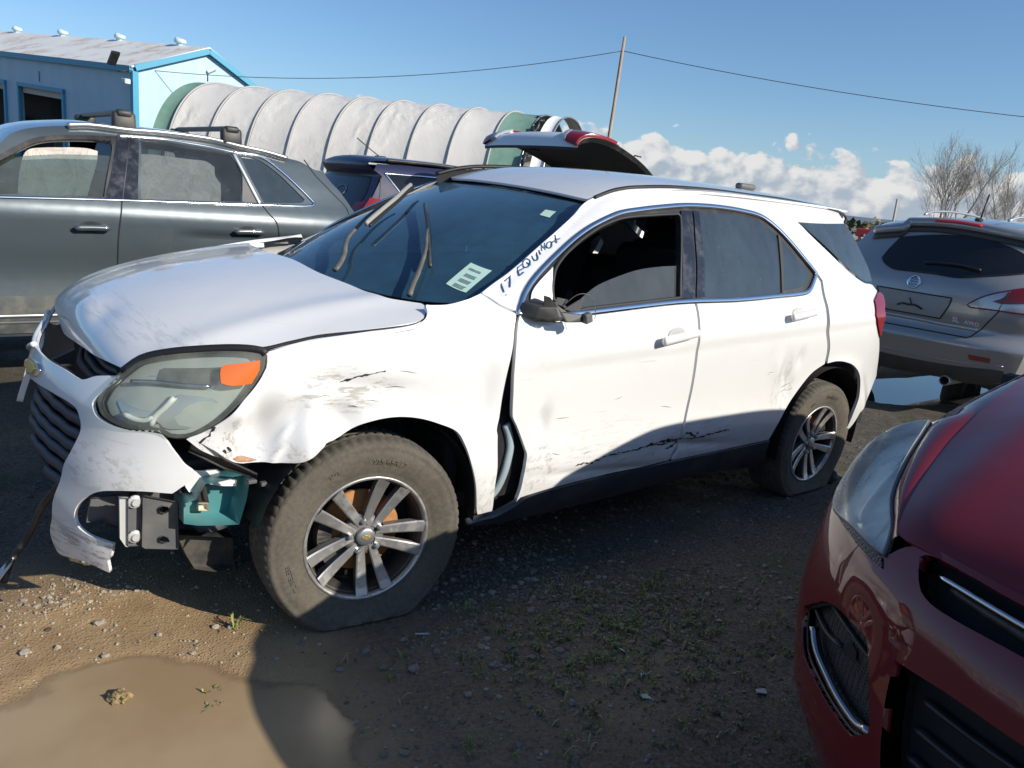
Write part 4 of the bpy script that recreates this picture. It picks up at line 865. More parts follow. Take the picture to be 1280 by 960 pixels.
# ================================================================== the white suv
D_ = D
suv = empty('white_suv', (0, .86 - .86*math.cos(W_ROLL), -.86*math.sin(W_ROLL)), (W_ROLL, 0, 0),
            label='white wrecked suv with crumpled fender, torn front bumper and flat tyres', cat='car')
_c = np.array([-1.4, 0, .8])
def W_flat(x, z): return W_side(x, z, False)
def mirror(o, name=None, parent=suv):
    c = o.copy(); COL.objects.link(c); c.scale = (1, -1, 1); c.parent = parent; c.name = name or o.name; return c
HS = (1.21, 1.0)
kw = dict(parent=suv)
hood_l = [t for t in D_['hood_rear'][::-1]]
seam = D_['hood_seam']
rear_half = [(.272, 0.), (.278, .2487), (.2557, .46), (.2371, .6349), (.1963, .6916)]
hood_o = D_['hood_front'][::1]
left = list(seam[::-1])     # rear corner -> front lower corner
rightm = [(s, -y) for s, y in seam if s < .90]
outline = [(.272, 0.)] + rear_half[1:] + left + list(D_['hood_front'][::-1])[1:]
outline += [(.93, -.53)] + [(s, -y) for s, y in seam[2:]] + [(s, -y) for s, y in rear_half[:0:-1]]
hood = panel('hood', W_hood, outline, WHITE, suv, res=.022, scale=HS, thick=.022, flip=False)
# dark channel under the hood edge
strip('hood_seal', W_hood, [t for t in seam[2:13]], flatbar(.03, .004), RUBBER_SEAL, suv, off=-.020, scale=HS)
strip('hood_gap_shade', W_hood, [(s_, y_+.005) for s_, y_ in seam[5:13]], [(-.007, -.003), (-.007, .001), (.007, .001), (.007, -.003)], RUBBER_SEAL, suv, off=-.001, scale=HS, taper=lambda t: 1.1-.8*t)  # dark strip painting shade into the gap beside the hood
fender = panel('front_fender', W_side, D_['fender'], WHITE, suv, res=.016, thick=.016, flip=True)
far_f = panel('front_fender', W_flat, [(.60,.66),(.45,.64),(.38,.45),(.2,.68),(0,.765),(-.25,.70),(-.40,.42),(-.42,.30),(-.50,.30),(-.50,1.09),(-.43,1.14),(-.2,1.10),(.1,1.035),(.36,.97),(.5,.84)], WHITE, None, res=.05, thick=.016, flip=True)
far_f.scale = (1, -1, 1); far_f.parent = suv
fd = panel('front_door', W_side, D_['front_door'], WHITE, suv, res=.02, thick=.018, flip=True)
rd = panel('rear_door', W_side, D_['rear_door'], WHITE, suv, res=.02, thick=.018, flip=True)
bs = panel('body_side', W_side, D_['body_side'], WHITE, suv, res=.012, edge=.012, thick=.018, flip=True, off=.002)
for o in (fd, rd): mirror(o)
c = panel('body_side', W_flat, D_['body_side'], WHITE, None, res=.05, thick=0, flip=True); c.scale = (1, -.975, 1); c.location = (0, 0, -.038); c.parent = suv
arch = D_['chrome_arch']
chrome = strip('window_chrome', W_side, arch, halfround(.024, .008), CHROME, suv, off=.001, step=.012, closed=True, flip=True, corner=50); mirror(chrome)
allwin = [D_['front_window_open'], [(x, z) for x, z in D_['rear_glass']], D_['rear_quarter_glass']]
frame = panel('window_frame', W_side, arch, DARKP, suv, holes=allwin, res=.025, edge=.015, off=-.006, thick=.03, flip=True, corner=50); mirror(frame)
for nm in ('b_pillar', 'b_pillar_rear'):
    o = panel('pillar_trim', W_side, D_[nm], B_GLOSS, suv, res=.03, off=.001, thick=.006, flip=True); mirror(o)
strip('window_seal', W_side, D_['front_window_open'], halfround(.014, .006), RUBBER_SEAL, suv, off=-.002, closed=True, flip=True)
fg = panel('front_window', W_side, D_['front_glass'], GLASS_SIDE, suv, res=.03, off=-.016, thick=.004, flip=True)
fgm = panel('front_window', W_flat, D_['front_window_open'], GLASS_TINT, None, res=.05, off=-.012, thick=0, flip=True); fgm.scale = (1, -1, 1); fgm.parent = suv
for nm, k in (('rear_glass', 'rear_window'), ('rear_quarter_glass', 'quarter_window'), ('rear_side_glass', 'rear_side_window')):
    o = panel(k, W_side, D_[nm], GLASS_TINT, suv, res=.03, off=-.004 if nm != 'rear_side_glass' else .005, thick=.004, flip=True); mirror(o)
o = panel('window_divider', W_side, D_['divider_bar'], RUBBER_SEAL, suv, res=.02, off=.003, thick=.006, flip=True); mirror(o)
o = panel('mirror_sail', W_side, D_['mirror_sail'], WHITE, suv, res=.02, off=.003, thick=.01, flip=True)
rk = panel('rocker_panel', W_side, D_['rocker'], plastic('rocker_plastic', (.030, .036, .046), .30, .25), suv, res=.03, off=.004, thick=.03, flip=True); mirror(rk)
tl = panel('tail_light', W_side, D_['taillight'], M('red_lens', (.20, .004, .007), rough=.2, coat=.4), suv, res=.02, off=.012, thick=.05, flip=True); mirror(tl)
# the lamp wraps round the corner of the body
lw = sorted(D_['taillight'], key=lambda t: t[1])
# door handles
for k in ('handle_front', 'handle_rear'):
    a = D_[k]; P0, P1 = a[0], a[3]
    cxh, czh = P0[0]*.45+P1[0]*.55, P0[1]*.45+P1[1]*.55
    panel('handle_cup_shade', W_side, [(cxh+.055*math.cos(q), czh+.006+.030*math.sin(q)) for q in np.linspace(0, 6.283, 19)[:-1]], M('cup_shade_grey', (.50, .50, .50), rough=.4), fd if 'front' in k else rd, res=.02, off=.003, thick=0, flip=True)  # grey ellipse paints the recess shade behind the handle
    h = strip('door_handle', W_flat, [P0, ((P0[0]+P1[0])/2, (P0[1]+P1[1])/2), P1], circ_prof(.0165, 14, 1.15, .8), WHITE, fd if 'front' in k else rd, off=.032, step=.008, flip=True,
              taper=lambda t: min(1., .62+2.4*math.sqrt(max(0, min(t, 1-t)))))
    e0, n0 = on_surf(W_flat, [P0, P1], .010, flip=True)
    c_ = e0[1]; box('lock_cylinder', c_+n0[1]*.004, (.022, .014, .022), WHITE, fd if 'front' in k else rd, bevel=.006, seg=2, smooth=True)
# broken mirror
mr = empty('door_mirror'); mr.parent = suv
def hull(name, pts, mat, parent, bev=.004):
    bm = bmesh.new(); vs = [bm.verts.new(p) for p in pts]; r = bmesh.ops.convex_hull(bm, input=vs)
    bmesh.ops.delete(bm, geom=[v for v in bm.verts if not v.link_faces], context='VERTS')
    if bev: bmesh.ops.bevel(bm, geom=bm.edges[:], offset=bev, segments=2, affect='EDGES', profile=.6)
    return bm_obj(name, bm, mat, parent, False)
hull('mirror_base', [(-.515, .875, 1.088), (-.525, .875, 1.135), (-.60, .86, 1.15), (-.67, .855, 1.10), (-.55, .93, 1.082), (-.56, .935, 1.13), (-.625, .965, 1.135), (-.665, .965, 1.10), (-.64, .985, 1.085), (-.60, .955, 1.078)], BLACKP, mr, .008)
hull('mirror_arm', [(-.63, .94, 1.082), (-.64, .96, 1.118), (-.66, .985, 1.08), (-.745, 1.0, 1.082), (-.75, 1.0, 1.112), (-.74, .975, 1.10), (-.66, .93, 1.09)], BLACKP, mr, .005)
plate('mirror_shard', [(-.655, .965, 1.125), (-.715, .985, 1.120), (-.722, .99, 1.172), (-.70, .985, 1.16)], .006, GREYP, mr)
plate('mirror_shard', [(-.585, .935, 1.13), (-.64, .955, 1.125), (-.60, .945, 1.165), (-.578, .935, 1.17)], .006, BLACKP, mr)
plate('mirror_shard', [(-.63, .94, 1.14), (-.665, .955, 1.135), (-.68, .95, 1.158), (-.64, .94, 1.165)], .008, DARKP, mr)
box('mirror_shard', (-.742, 1.0, 1.10), (.035, .03, .036), GREYP, mr, bevel=.004, rot=Matrix.Rotation(.3, 3, 'Y'))
tube('mirror_wire', [(-.66, .955, 1.14), (-.70, .985, 1.185), (-.745, 1.0, 1.178), (-.775, 1.005, 1.125), (-.778, 1.005, 1.095)], .0016, GREYP, mr, step=.01)
# windshield and what sits on it
ws = panel('windshield', W_ws, [(-1, 0), (-.5, 0), (0, 0), (.5, 0), (1, 0), (1, .5), (.985, .93), (.93, 1.), (.5, 1.), (0, 1), (-.5, 1), (-.93, 1), (-.985, .93), (-1, .5)], GLASS_WS, suv, res=.05, scale=(.72, .75), thick=.0)
SW = (.72, .75)
# black ceramic border at the edges of the glass
FRIT = M('black_glass_border', (.006, .007, .009), rough=.08)
for nm, uv in (('glass_border', [(-1, .985), (-.5, .985), (0, .985), (.5, .985), (1, .985)]), ('glass_border', [(1., .02), (1., .3), (1., .6), (.995, .93)])):
    strip(nm, W_ws, uv, [(-.016, -.001), (-.016, .001), (.016, .001), (.016, -.001)], FRIT, ws, off=-.002, scale=SW)
strip('glass_border', W_ws, [(-1, .04), (-.5, .04), (0, .04), (.5, .04), (1, .04)], [(-.02, -.001), (-.02, .001), (.03, .001), (.03, -.001)], FRIT, ws, off=-.002, scale=SW)
plate_uv = D_['doc_sticker']
def decal(name, S, uv, mat, parent, off=.002, scale=(1., 1.), flip=False, res=.02): return panel(name, S, uv, mat, parent, res=res, off=off, thick=0, scale=scale, curve=False, flip=flip)
PAPER = M('pale_green_paper', (.46, .66, .58), rough=.5)
doc = decal('inspection_sheet', W_ws, plate_uv, PAPER, ws, scale=SW)
q0, q1, q2, q3 = [np.array(t) for t in plate_uv]
INKM = M('print_ink', (.03, .04, .05), rough=.6)
def bil(a, b): return tuple((q0*(1-a)*(1-b) + q1*a*(1-b) + q2*a*b + q3*(1-a)*b))
for (b0, rows) in ((.40, 3), (.62, 3), (.84, 3), (.18, 2)):
    for r in range(rows):
        a = .30 if b0 > .3 else .2
        while a < (.80 if b0 > .3 else .75):
            w = random.uniform(.02, .05); bb = b0 + r*.045
            decal('printed_line', W_ws, [bil(a, bb), bil(a+w, bb), bil(a+w, bb+.026), bil(a, bb+.026)], INKM, doc, off=.0032, scale=SW, res=.05); a += w+.015
decal('sticker', W_ws, D_['small_sticker'], M('mint_sticker', (.50, .72, .58), rough=.4), ws, scale=SW)
WIPER = plastic('wiper_grey', (.10, .095, .085), .5, .5, dirt=(.3, .27, .22))
BLADE_ALU = plastic('wiper_blade_back', (.30, .29, .26), .4, .4)
wa = strip('wiper', W_ws, D_['wiper_a_arm'], circ_prof(.011, 8, 1., .7), WIPER, suv, off=.035, scale=SW, taper=lambda t: 1.2-.55*t)
strip('wiper_blade', W_ws, D_['wiper_a_blade'], [(-.009, 0), (-.009, .014), (-.002, .02), (.002, .02), (.009, .014), (.009, 0)], BLADE_ALU, wa, off=.045, scale=SW)
strip('wiper_rubber', W_ws, D_['wiper_a_blade'], [(.009, -.004), (.009, .010), (.020, .006), (.020, -.002)], RUBBER_SEAL, wa, off=.040, scale=SW)
wb = strip('wiper', W_ws, D_['wiper_b_arm'], circ_prof(.010, 8, 1., .7), WIPER, suv, off=.03, scale=SW, taper=lambda t: 1.2-.5*t)
strip('wiper_blade', W_ws, D_['wiper_b_blade'], [(-.007, 0), (-.007, .012), (.007, .012), (.007, 0)], BLACKP, wb, off=.02, scale=SW)
# hand lettering on the pillar
INK = M('blue_marker', (.035, .10, .22), rough=.5)
for i in range(16):
    k = 'ink%d' % i
    if k not in D_: break
    strip('marker_stroke', W_side, D_[k], [(-.0027, -.001), (-.0027, .0006), (.0027, .0006), (.0027, -.001)], INK, bs, off=.0045, step=.006, flip=True)
# roof
ro = [(-1.10, 0), (-1.105, .3), (-1.12, .50), (-1.155, .575), (-1.4, .603), (-1.8, .612), (-2.4, .605), (-2.9, .585), (-3.15, .565), (-3.24, .53), (-3.30, .45), (-3.32, 0)]
roof = panel('roof', W_roof, ro + [(x, -y) for x, y in ro[-2:0:-1]], WHITE, suv, res=.05, thick=.012, flip=False)
ti = [t for t in D_['body_side']]
k0 = min(range(len(ti)), key=lambda i: abs(ti[i][0]+1.02)+10*(ti[i][1] < 1.45)); 
topedge = [t for t in D_['body_side'][12:24]]
Pd, Nd = on_surf(W_side, topedge, 0, .03, False, True)
Pr = np.array([W_roof(np.array([p[0]]), np.array([min(.6, p[1]-.02)]))[0] for p in Pd])
o = loft('roof_ditch', Pd + np.array([0, .004, -.012]), Pr + np.array([0, -.01, -.014]), RUBBER_SEAL, suv, n=2); mirror(o)
o = strip('roof_moulding', W_side, topedge, [(-.006, -.01), (-.006, .006), (.008, .006), (.008, -.01)], RUBBER_SEAL, suv, off=.004, flip=True); mirror(o)
fin = bmesh.new(); box_bm(fin, (-2.72, .16, 1.648), (.15, .05, .034), None, .014, 2); bm_obj('roof_antenna', fin, GREYP, suv, True)
# rear
tg = panel('tailgate', W_rear, [(-.80, .62), (0, .60), (.80, .62), (.77, 1.0), (.72, 1.12), (0, 1.12), (-.72, 1.12), (-.77, 1.0)], WHITE, suv, res=.06, thick=.02, flip=True)
rg = panel('rear_window', W_rear, [(-.70, 1.13), (0, 1.13), (.70, 1.13), (.60, 1.45), (.50, 1.53), (0, 1.54), (-.50, 1.53), (-.60, 1.45)], GLASS_TINT, suv, res=.06, thick=0, flip=True, off=-.004)
panel('rear_bumper', W_rear, [(-.80, .32), (0, .28), (.80, .32), (.82, .60), (0, .59), (-.82, .60)], BLACKP, suv, res=.08, thick=.03, flip=True)
sp = bmesh.new(); box_bm(sp, (-3.24, 0, 1.560), (.16, .92, .03), None, .012, 2); bm_obj('rear_spoiler', sp, WHITE, suv, True)
# front: headlight
HL = D_['headlight']
def lens_mat(nm='hazed_lens', c1=(.56, .60, .56), c2=(.60, .58, .46), h0=.07, h1=.24):
    b = NB(nm); N, L = b.N, b.L
    f = b.ramp(b.noise(5., 5, .6), .30, .75)
    out = N['Material Output']; b.col(b.mix(f, c1, c2)).set(rough=.28, coat=1., coat_rough=.04)
    tr = N.new('ShaderNodeBsdfTransparent'); tr.inputs[0].default_value = (.86, .90, .86, 1); mx = N.new('ShaderNodeMixShader')
    L.new(b.ramp(f, .0, 1., h0, h1), mx.inputs[0]); L.new(tr.outputs[0], mx.inputs[1]); L.new(b.b.outputs[0], mx.inputs[2]); L.new(mx.outputs[0], out.inputs[0])
    return b.m
LENS = lens_mat(); BOWL = M('reflector_grey', (.58, .60, .60), rough=.25, metal=.6)
hl = empty('headlight'); hl.parent = suv
panel('lamp_lens', W_front, HL, LENS, hl, res=.025, off=.012, thick=.02, flip=False)
hh = panel('lamp_housing', W_front, HL, M('lamp_housing_grey', (.40, .43, .42), rough=.35, spec=.8), hl, res=.03, off=-.022, thick=-.022)
panel('reflector_bowl', W_front, D_['hl_bowl_big'], BOWL, hl, res=.015, off=-.019, thick=.006, disp=lambda u, v: -.020*np.exp(-((u-.78)/.09)**2-((v-.845)/.035)**2))
panel('reflector_bowl', W_front, D_['hl_bowl_low'], BOWL, hl, res=.015, off=-.017, thick=.006, disp=lambda u, v: -.022*np.exp(-((u-.895)/.035)**2-((v-.80)/.035)**2) + .002*np.sign(np.sin(np.asarray(v)*420)))
panel('lamp_shade_strip', W_front, D_['hl_dark'], M('lamp_dark_strip', (.10, .11, .11), rough=.3), hl, res=.02, off=-.015, thick=.004)
for k in ('hl_ridge', 'hl_ridge2'): strip('lamp_ridge', W_front, D_[k], halfround(.016, .012), M('lamp_ridge_white', (.66, .68, .66), rough=.25), hl, off=-.017)
panel('turn_signal_lens', W_front, D_['hl_amber'], M('amber_lens', (.72, .16, .02), rough=.3, coat=1.), hl, res=.02, off=.0135, thick=.006)
strip('chrome_blade', W_front, D_['hl_blade'], flatbar(.010, .004), CHROME, hl, off=-.012)
strip('lamp_seal', W_front, HL, flatbar(.014, .004), RUBBER_SEAL, hl, off=-.004, closed=True)
strip('lamp_gap_shade', W_front, [(t, z+.006) for t, z in HL[2:9]], [(-.010, -.004), (-.010, .002), (.011, .002), (.011, -.004)], RUBBER_SEAL, hl, off=.011)  # black strip paints in the dark gap above the lens
# front: bumper cover with the grille openings
bl = D_['bumper']; left_half = list(bl)
rm = [(-t, z) for t, z in [(.1302, .7367), (.3743, .7513), (.5301, .7489), (.5707, .7181), (.5805, .6987), (.5815, .6793), (.5651, .6158)]]
right_half = rm + [(-.62, .60), (-.80, .58), (-.95, .64), (-.92, .68), (-.83, .745), (-.73, .7355), (-.61, .77), (-.6, .80), (-.645, .86), (-.55, .849), (-.4969, .8255), (-.3632, .8266), (-.1636, .8193)]
bump = panel('front_bumper', W_front, left_half + right_half, WHITE, suv, res=.02, edge=.014, thick=.012, corner=50)
tr_ = D_['trim_line'][3:]
strip('grille_trim', W_front, [( .0, .8193)] + list(tr_), halfround(.018, .014), WHITE, bump, off=.002)
strip('grille_trim', W_front, [(.0, .8193), (-.16, .8193), (-.34, .8266), (-.46, .8255), (-.49, .835)], halfround(.014, .010), WHITE, bump, off=.002)
GRILLE = plastic('grille_black', (.036, .036, .048), .5, .35, dirt=(.14, .12, .12))
ug = panel('upper_grille', W_front, [(-.56, .93), (-.53, .83), (-.36, .822), (0, .816), (.36, .822), (.50, .822), (.60, .845), (.62, .865), (.58, .90), (.5, .93), (0, .94), (-.5, .93)], VOID, suv, res=.04, off=-.22, thick=0)
for i, z in enumerate((.828, .856, .884)):
    wob = [(t, z + .003*math.sin(t*23) + .004*abs(t)) for t in np.linspace(-.5, .56, 34)]
    strip('grille_bar', W_front, wob, halfround(.026, .014), GRILLE, ug, off=-.155 - .012*i)
lgp = [(-.16, .745), (0, .742), (.37, .755), (.535, .752), (.59, .70), (.57, .62), (.55, .53), (.46, .47), (.2, .50), (.0, .54), (-.10, .58), (-.16, .64)]
lg = panel('lower_grille', W_front, lgp, VOID, suv, res=.04, off=-.07, thick=0)
for i, z in enumerate((.495, .535, .575, .615, .655, .695, .732)):
    t0_ = (.34, .12, .02, -.06, -.10, -.12, -.13)[i]
    wob = [(t, z + .0016*math.sin(t*46+i)) for t in np.linspace(t0_, .55 if i > 0 else .50, 30)]
    strip('grille_bar', W_front, wob, [(-.018, -.01), (-.017, .004), (-.010, .009), (.008, .009), (.016, .002), (.018, -.01)], GRILLE, lg, off=-.052)
panel('bumper_side_strip', W_front, [(-.07, .742), (-.16, .742), (-.17, .68), (-.13, .60), (-.095, .597), (-.085, .66)], WHITE, suv, res=.02, off=.0, thick=.02)
em = panel('bumper_emblem', W_front, D_['emblem'], CHROME, bump, res=.01, off=.010, thick=.01, curve=False)
ec = np.mean(np.array(D_['emblem']), 0)
panel('emblem_face', W_front, [tuple(ec + (np.array(t)-ec)*.72) for t in D_['emblem']], GOLD, em, res=.01, off=.013, thick=.003, curve=False)
# hanging undertray strip
rod = tube('hanging_strip', [(.83, .36, .50), (.85, .26, .40), (.88, .12, .27), (.92, .08, .15), (.975, .06, .045), (1.0, .10, .0)], .012, BLACKP, suv, step=.04, n=8)
plate('strip_end', [(.955, .055, .075), (.975, .10, .06), (1.02, .13, -.01), (1.03, .09, -.012), (1.0, .05, .02)], .006, WHITE, rod)
# things laid open behind the torn bumper
def P_(k, y): return [(x, y, z) for x, z in D_[k]]
STEEL = plastic('bare_steel', (.42, .43, .42), .35, .4); DSTEEL = plastic('primer_bracket', (.085, .088, .092), .45, .3)
TEAL = plastic('teal_tank', (.06, .21, .22), .4, .5, dirt=(.20, .24, .22))
cb = empty('crash_beam'); cb.parent = suv
plate('beam_flange', P_('bk_light', .735), .012, STEEL, cb)
plate('beam_web', P_('bk_mid', .73), .012, GREYP, cb)
plate('beam_end', P_('bk_dark', .742), .012, DSTEEL, cb, holes=[P_('bk_hole1', .742), P_('bk_hole2', .742)])
plate('beam_back', P_('bk_back', .62), .012, GREYP, cb)
box('beam_tube', (.48, .60, .52), (.40, .10, .14), DSTEEL, cb, bevel=.01)
for x, z in D_['bk_bolts']:
    bm = bmesh.new(); lathe(bm, [(.0005, .016), (.010, .016), (.012, .010), (.020, .006), (.020, 0)], 12, Matrix.Translation((x, .735, z)) @ Matrix(((1, 0, 0, 0), (0, 0, 1, 0), (0, -1, 0, 0), (0, 0, 0, 1)))); bm_obj('beam_bolt', bm, STEEL, cb, False)
plate('washer_tank', P_('bk_tank', .70), .10, TEAL, suv)
plate('tank_connector', P_('bk_conn', .715), .02, M('connector_cream', (.62, .55, .42), rough=.5), suv)
for k in (-.02, .0, .05): tube('tank_hose', [(D_['bk_conn'][0][0]-.01+k, .712, D_['bk_conn'][0][1]-.01), (D_['bk_conn'][0][0]+k, .72, D_['bk_conn'][0][1]+.05), (D_['bk_conn'][0][0]-.02+k, .71, D_['bk_conn'][0][1]+.11)], .009, DARKP, suv, step=.02)
plate('torn_bracket', P_('bk_torn', .745), .006, WHITE, suv)
plate('splash_arm', P_('bk_white', .66), .03, GREYP, suv)
plate('lower_deflector', P_('bk_low', .58), .05, BLACKP, suv)
for x, z in D_['bk_tabs']: box('fender_tab', (x, .80, z), (.028, .02, .012), GREYP, suv, bevel=.002)
plate('bumper_bracket', [(.585, .80, .735), (.50, .835, .665), (.40, .85, .635), (.40, .845, .618), (.50, .82, .632), (.585, .77, .685)], .008, DARKP, suv)
# door shut area seen through the gap
panel('hinge_pillar', W_flat, D_['hinge'], M('pillar_grey', (.055, .075, .09), rough=.4, coat=.5), suv, res=.03, off=-.07, thick=0, flip=True)
strip('door_weatherstrip', W_flat, D_['hinge_light'], halfround(.034, .015), M('pillar_blue_grey', (.30, .37, .41), rough=.4, coat=.5), suv, off=-.045, flip=True)
box('door_check', (-.50, .82, .50), (.04, .05, .03), GREYP, suv)
# scrapes
SCR = M('scrape_black', (.015, .016, .02), rough=.8)
for k, w in (('scrape', .006), ('scrape2', .010), ('scrape3', .008), ('fender_scuff', .005), ('fender_scuff2', .007), ('fender_scuff3', .006)):
    uv = smooth_line(np.array(D_[k]), .012, False, 60); uv = uv + rng.normal(0, .0022, uv.shape)
    P, Nn = on_surf(W_side, uv, .0022, flip=True)
    par = fender if 'fender' in k else fd
    tp = np.clip(np.abs(rng.normal(.7, .5, len(P))), .12, 1.9)
    sweep('scrape_mark', P, [(-w/2, -.001), (-w/2, .0005), (w/2, .0005), (w/2, -.001)], SCR, par, nrm=Nn, taper=tp, smooth=False)
for k in range(20):
    par, (x0, x1, z0, z1) = random.choice([(fd, (-1.5, -.68, .42, .75)), (fd, (-1.5, -.7, .42, .60)), (fender, (-.05, .25, .80, .93)), (rd, (-2.3, -1.6, .40, .62)), (rd, (-2.4, -2.15, .62, .85))])
    x, z = random.uniform(x0, x1), random.uniform(z0, z1); L = random.uniform(.01, .09); a = random.gauss(.05, .15)
    uv = [(x, z), (x-L*.5, z+L*.5*a+random.gauss(0, .003)), (x-L, z+L*a)]
    P, Nn = on_surf(W_side, uv, .0022, flip=True)
    w = random.uniform(.0008, .0022); sweep('scratch', P, [(-w/2, -.001), (-w/2, .0005), (w/2, .0005), (w/2, -.001)], M('scratch_grey', (.16, .16, .165), rough=.7), par, nrm=Nn, taper=[.3, 1, .2], smooth=False)
panel('rust_patch', W_side, D_['rust'], plastic('rust_brown', (.33, .17, .09), .8, .7, dirt=(.62, .55, .48), scale=40.), fender, res=.012, off=.0025, thick=0, flip=True)
# inside: floor, firewall, seats, dash
cabin = empty('cabin'); cabin.parent = suv
FAB = M('dark_fabric', (.022, .022, .024), rough=.9); 
bm = bmesh.new(); box_bm(bm, (-1.9, 0, .36), (3.1, 1.62, .06)); box_bm(bm, (-.36, 0, .66), (.06, 1.56, .66)); bm_obj('cabin_floor', bm, VOID, cabin)
Sin = lambda x, z: W_flat(x, z)*np.array([1, 1, 1])
for s in (1, -1):
    o = panel('door_lining', W_flat, [(-.50, .34), (-2.4, .38), (-2.45, .72), (-2.7, .86), (-3.4, .84), (-3.45, 1.10), (-2.4, 1.125), (-1.5, 1.095), (-.52, 1.05)], DARKP, cabin, res=.12, off=-.05, thick=0, flip=True, corner=10)
    o.scale = (1, s, 1)
bm = bmesh.new()
for y in (.38, -.38):
    box_bm(bm, (-1.42, y, .62), (.50, .50, .20), None, .06, 2); box_bm(bm, (-1.72, y, .98), (.16, .48, .66), Matrix.Rotation(-.28, 3, 'Y'), .06, 2); box_bm(bm, (-1.84, y, 1.36), (.10, .26, .17), Matrix.Rotation(-.2, 3, 'Y'), .04, 2)
box_bm(bm, (-2.35, 0, .62), (.5, 1.3, .2), None, .06, 2); box_bm(bm, (-2.68, 0, .95), (.16, 1.3, .60), Matrix.Rotation(-.3, 3, 'Y'), .06, 2)
bm_obj('seats', bm, FAB, cabin, True)
bm = bmesh.new(); box_bm(bm, (-.72, 0, .93), (.46, 1.40, .18), Matrix.Rotation(.05, 3, 'Y'), .06, 3); box_bm(bm, (-.74, .38, 1.10), (.24, .40, .09), None, .04, 2); bm_obj('dashboard', bm, DARKP, cabin, True)
a = np.linspace(0, 2*math.pi, 33)[:-1]; sweep('steering_wheel', np.stack([-.98 + .065*np.sin(a), .38 + .185*np.cos(a), 1.03 + .175*np.sin(a)], 1), circ_prof(.016, 8), DARKP, cabin, nrm=np.array([-1., 0, .35]), closed=True)
box('rear_view_mirror', (-1.13, 0, 1.40), (.04, .24, .07), GREYP, cabin, bevel=.015, seg=2)
o = panel('headliner', W_roof, [(-1.16, .54), (-3.3, .5), (-3.3, -.5), (-1.16, -.54)], M('headliner_grey', (.16, .15, .14), rough=.9), cabin, res=.2, off=-.05, thick=0, corner=10)
box('engine_bay', (.15, 0, .62), (.90, 1.10, .50), VOID, suv); box('engine_bay_front', (.60, 0, .60), (.14, .84, .44), VOID, suv)
bm = bmesh.new(); box_bm(bm, (-1.45, 0, .27), (2.2, 1.5, .10)); box_bm(bm, (-3.3, 0, .36), (.7, 1.4, .12)); bm_obj('underbody', bm, UNDER, suv)
# wheel housings: half tunnels
for cx, cz, r in ((0., .33, .425), (-2.857, .33, .41)):
    for s in (1, -1):
        a = np.radians(np.linspace(-12 if cx else 14, 192, 28)); A = np.stack([cx + r*np.cos(a), 0*a + .875*s, cz + r*np.sin(a)], 1); B_ = A.copy(); B_[:, 1] = .50*s
        loft('wheel_housing', A, B_, DARKP if cx == 0 else VOID, suv, n=2)
        plate('wheel_housing_wall', B_, .01, VOID, suv)
make_wheel(suv, (0, .86-.113+.012, .300), steer=.125, camber=.055, theta=64, to_world=W_world)
make_wheel(suv, (-2.857, .862-.113+.01, .282), camber=.0, theta=66, to_world=W_world)
make_wheel(suv, (0, -.75, .33), side=-1, theta=20, to_world=W_world, flat=False, n=72, lettering=False)
make_wheel(suv, (-2.857, -.75, .33), side=-1, theta=40, to_world=W_world, flat=False, n=72, lettering=False)
# ================================================================== ground
def vnoise(x, y, seed=0):
    xi = np.floor(x).astype(np.int64); yi = np.floor(y).astype(np.int64); xf = x-xi; yf = y-yi
    def h(i, j):
        n = (i*374761393 + j*668265263 + seed*974634777) & 0x7fffffff; n = ((n ^ (n >> 13))*1274126177) & 0x7fffffff
        return ((n ^ (n >> 16)) & 0xffff)/65535.
    u = xf*xf*(3-2*xf); v = yf*yf*(3-2*yf)
    return (h(xi, yi)*(1-u)+h(xi+1, yi)*u)*(1-v) + (h(xi, yi+1)*(1-u)+h(xi+1, yi+1)*u)*v
def fbm(x, y, oct=4, seed=0):
    s = 0; a = .5; t = 0
    for k in range(oct): s = s + a*vnoise(x*2**k, y*2**k, seed+k); t += a; a *= .5
    return s/t
def mudmask(x, y):
    # bare wet mud in front of the white suv, stony ground elsewhere
    d = np.hypot((x-.95)/1.05, (y-.95)/1.15)
    m = 1 - sstep(.55, 1.1, d + .35*(fbm(x*2.2, y*2.2, 3, 5)-.5))
    d2 = np.hypot((x+.15)/.75, (y-1.45)/.8); m2 = .22*(1-sstep(.5, 1.1, d2 + .4*(fbm(x*2.5, y*2.5, 3, 8)-.5)))
    return np.maximum(m, m2)
PUD = (.86, 1.0)
def ground_h(x, y):
    m = mudmask(x, y)
    h = (fbm(x*1.1, y*1.1, 3, 1)-.5)*.030 + (fbm(x*6, y*6, 3, 2)-.5)*.016*(1-.55*m) + (fbm(x*24, y*24, 3, 3)-.5)*.012*(1-.62*m)
    d = np.hypot((x-PUD[0])/.60, (y-PUD[1]-.14)/.42) + 1.5*(fbm(x*2.6, y*2.6, 4, 9)-.5)
    h = h - .022*(1-sstep(.45, 1.15, d))
    d = np.hypot((x+7.2)/1.25, (y+.30)/.52) + .7*(fbm(x*2.5, y*2.5, 4, 19)-.5)
    h = h - .05*(1-sstep(.6, 1.2, d))
    # a low ridge of soil left of the tyre
    h = h + .012*np.exp(-((x-.80)/.16)**2-((y-.28)/.14)**2)*fbm(x*14, y*14, 2, 4)*2
    near = np.hypot(x+1, y-.5)
    return np.where(near > 20, h*.3, h) - .006
def axis(lo, hi, step, far, n):
    a = np.arange(lo, hi+1e-6, step); g = np.geomspace(step*1.2, far, n)
    return np.concatenate([lo-g[::-1], a, hi+g])
gx = axis(-5.2, 1.9, .026, 6000, 60); gy = axis(-1.2, 3.3, .026, 6000, 60)
GMX, GMY = np.meshgrid(gx, gy); GMZ = ground_h(GMX, GMY)
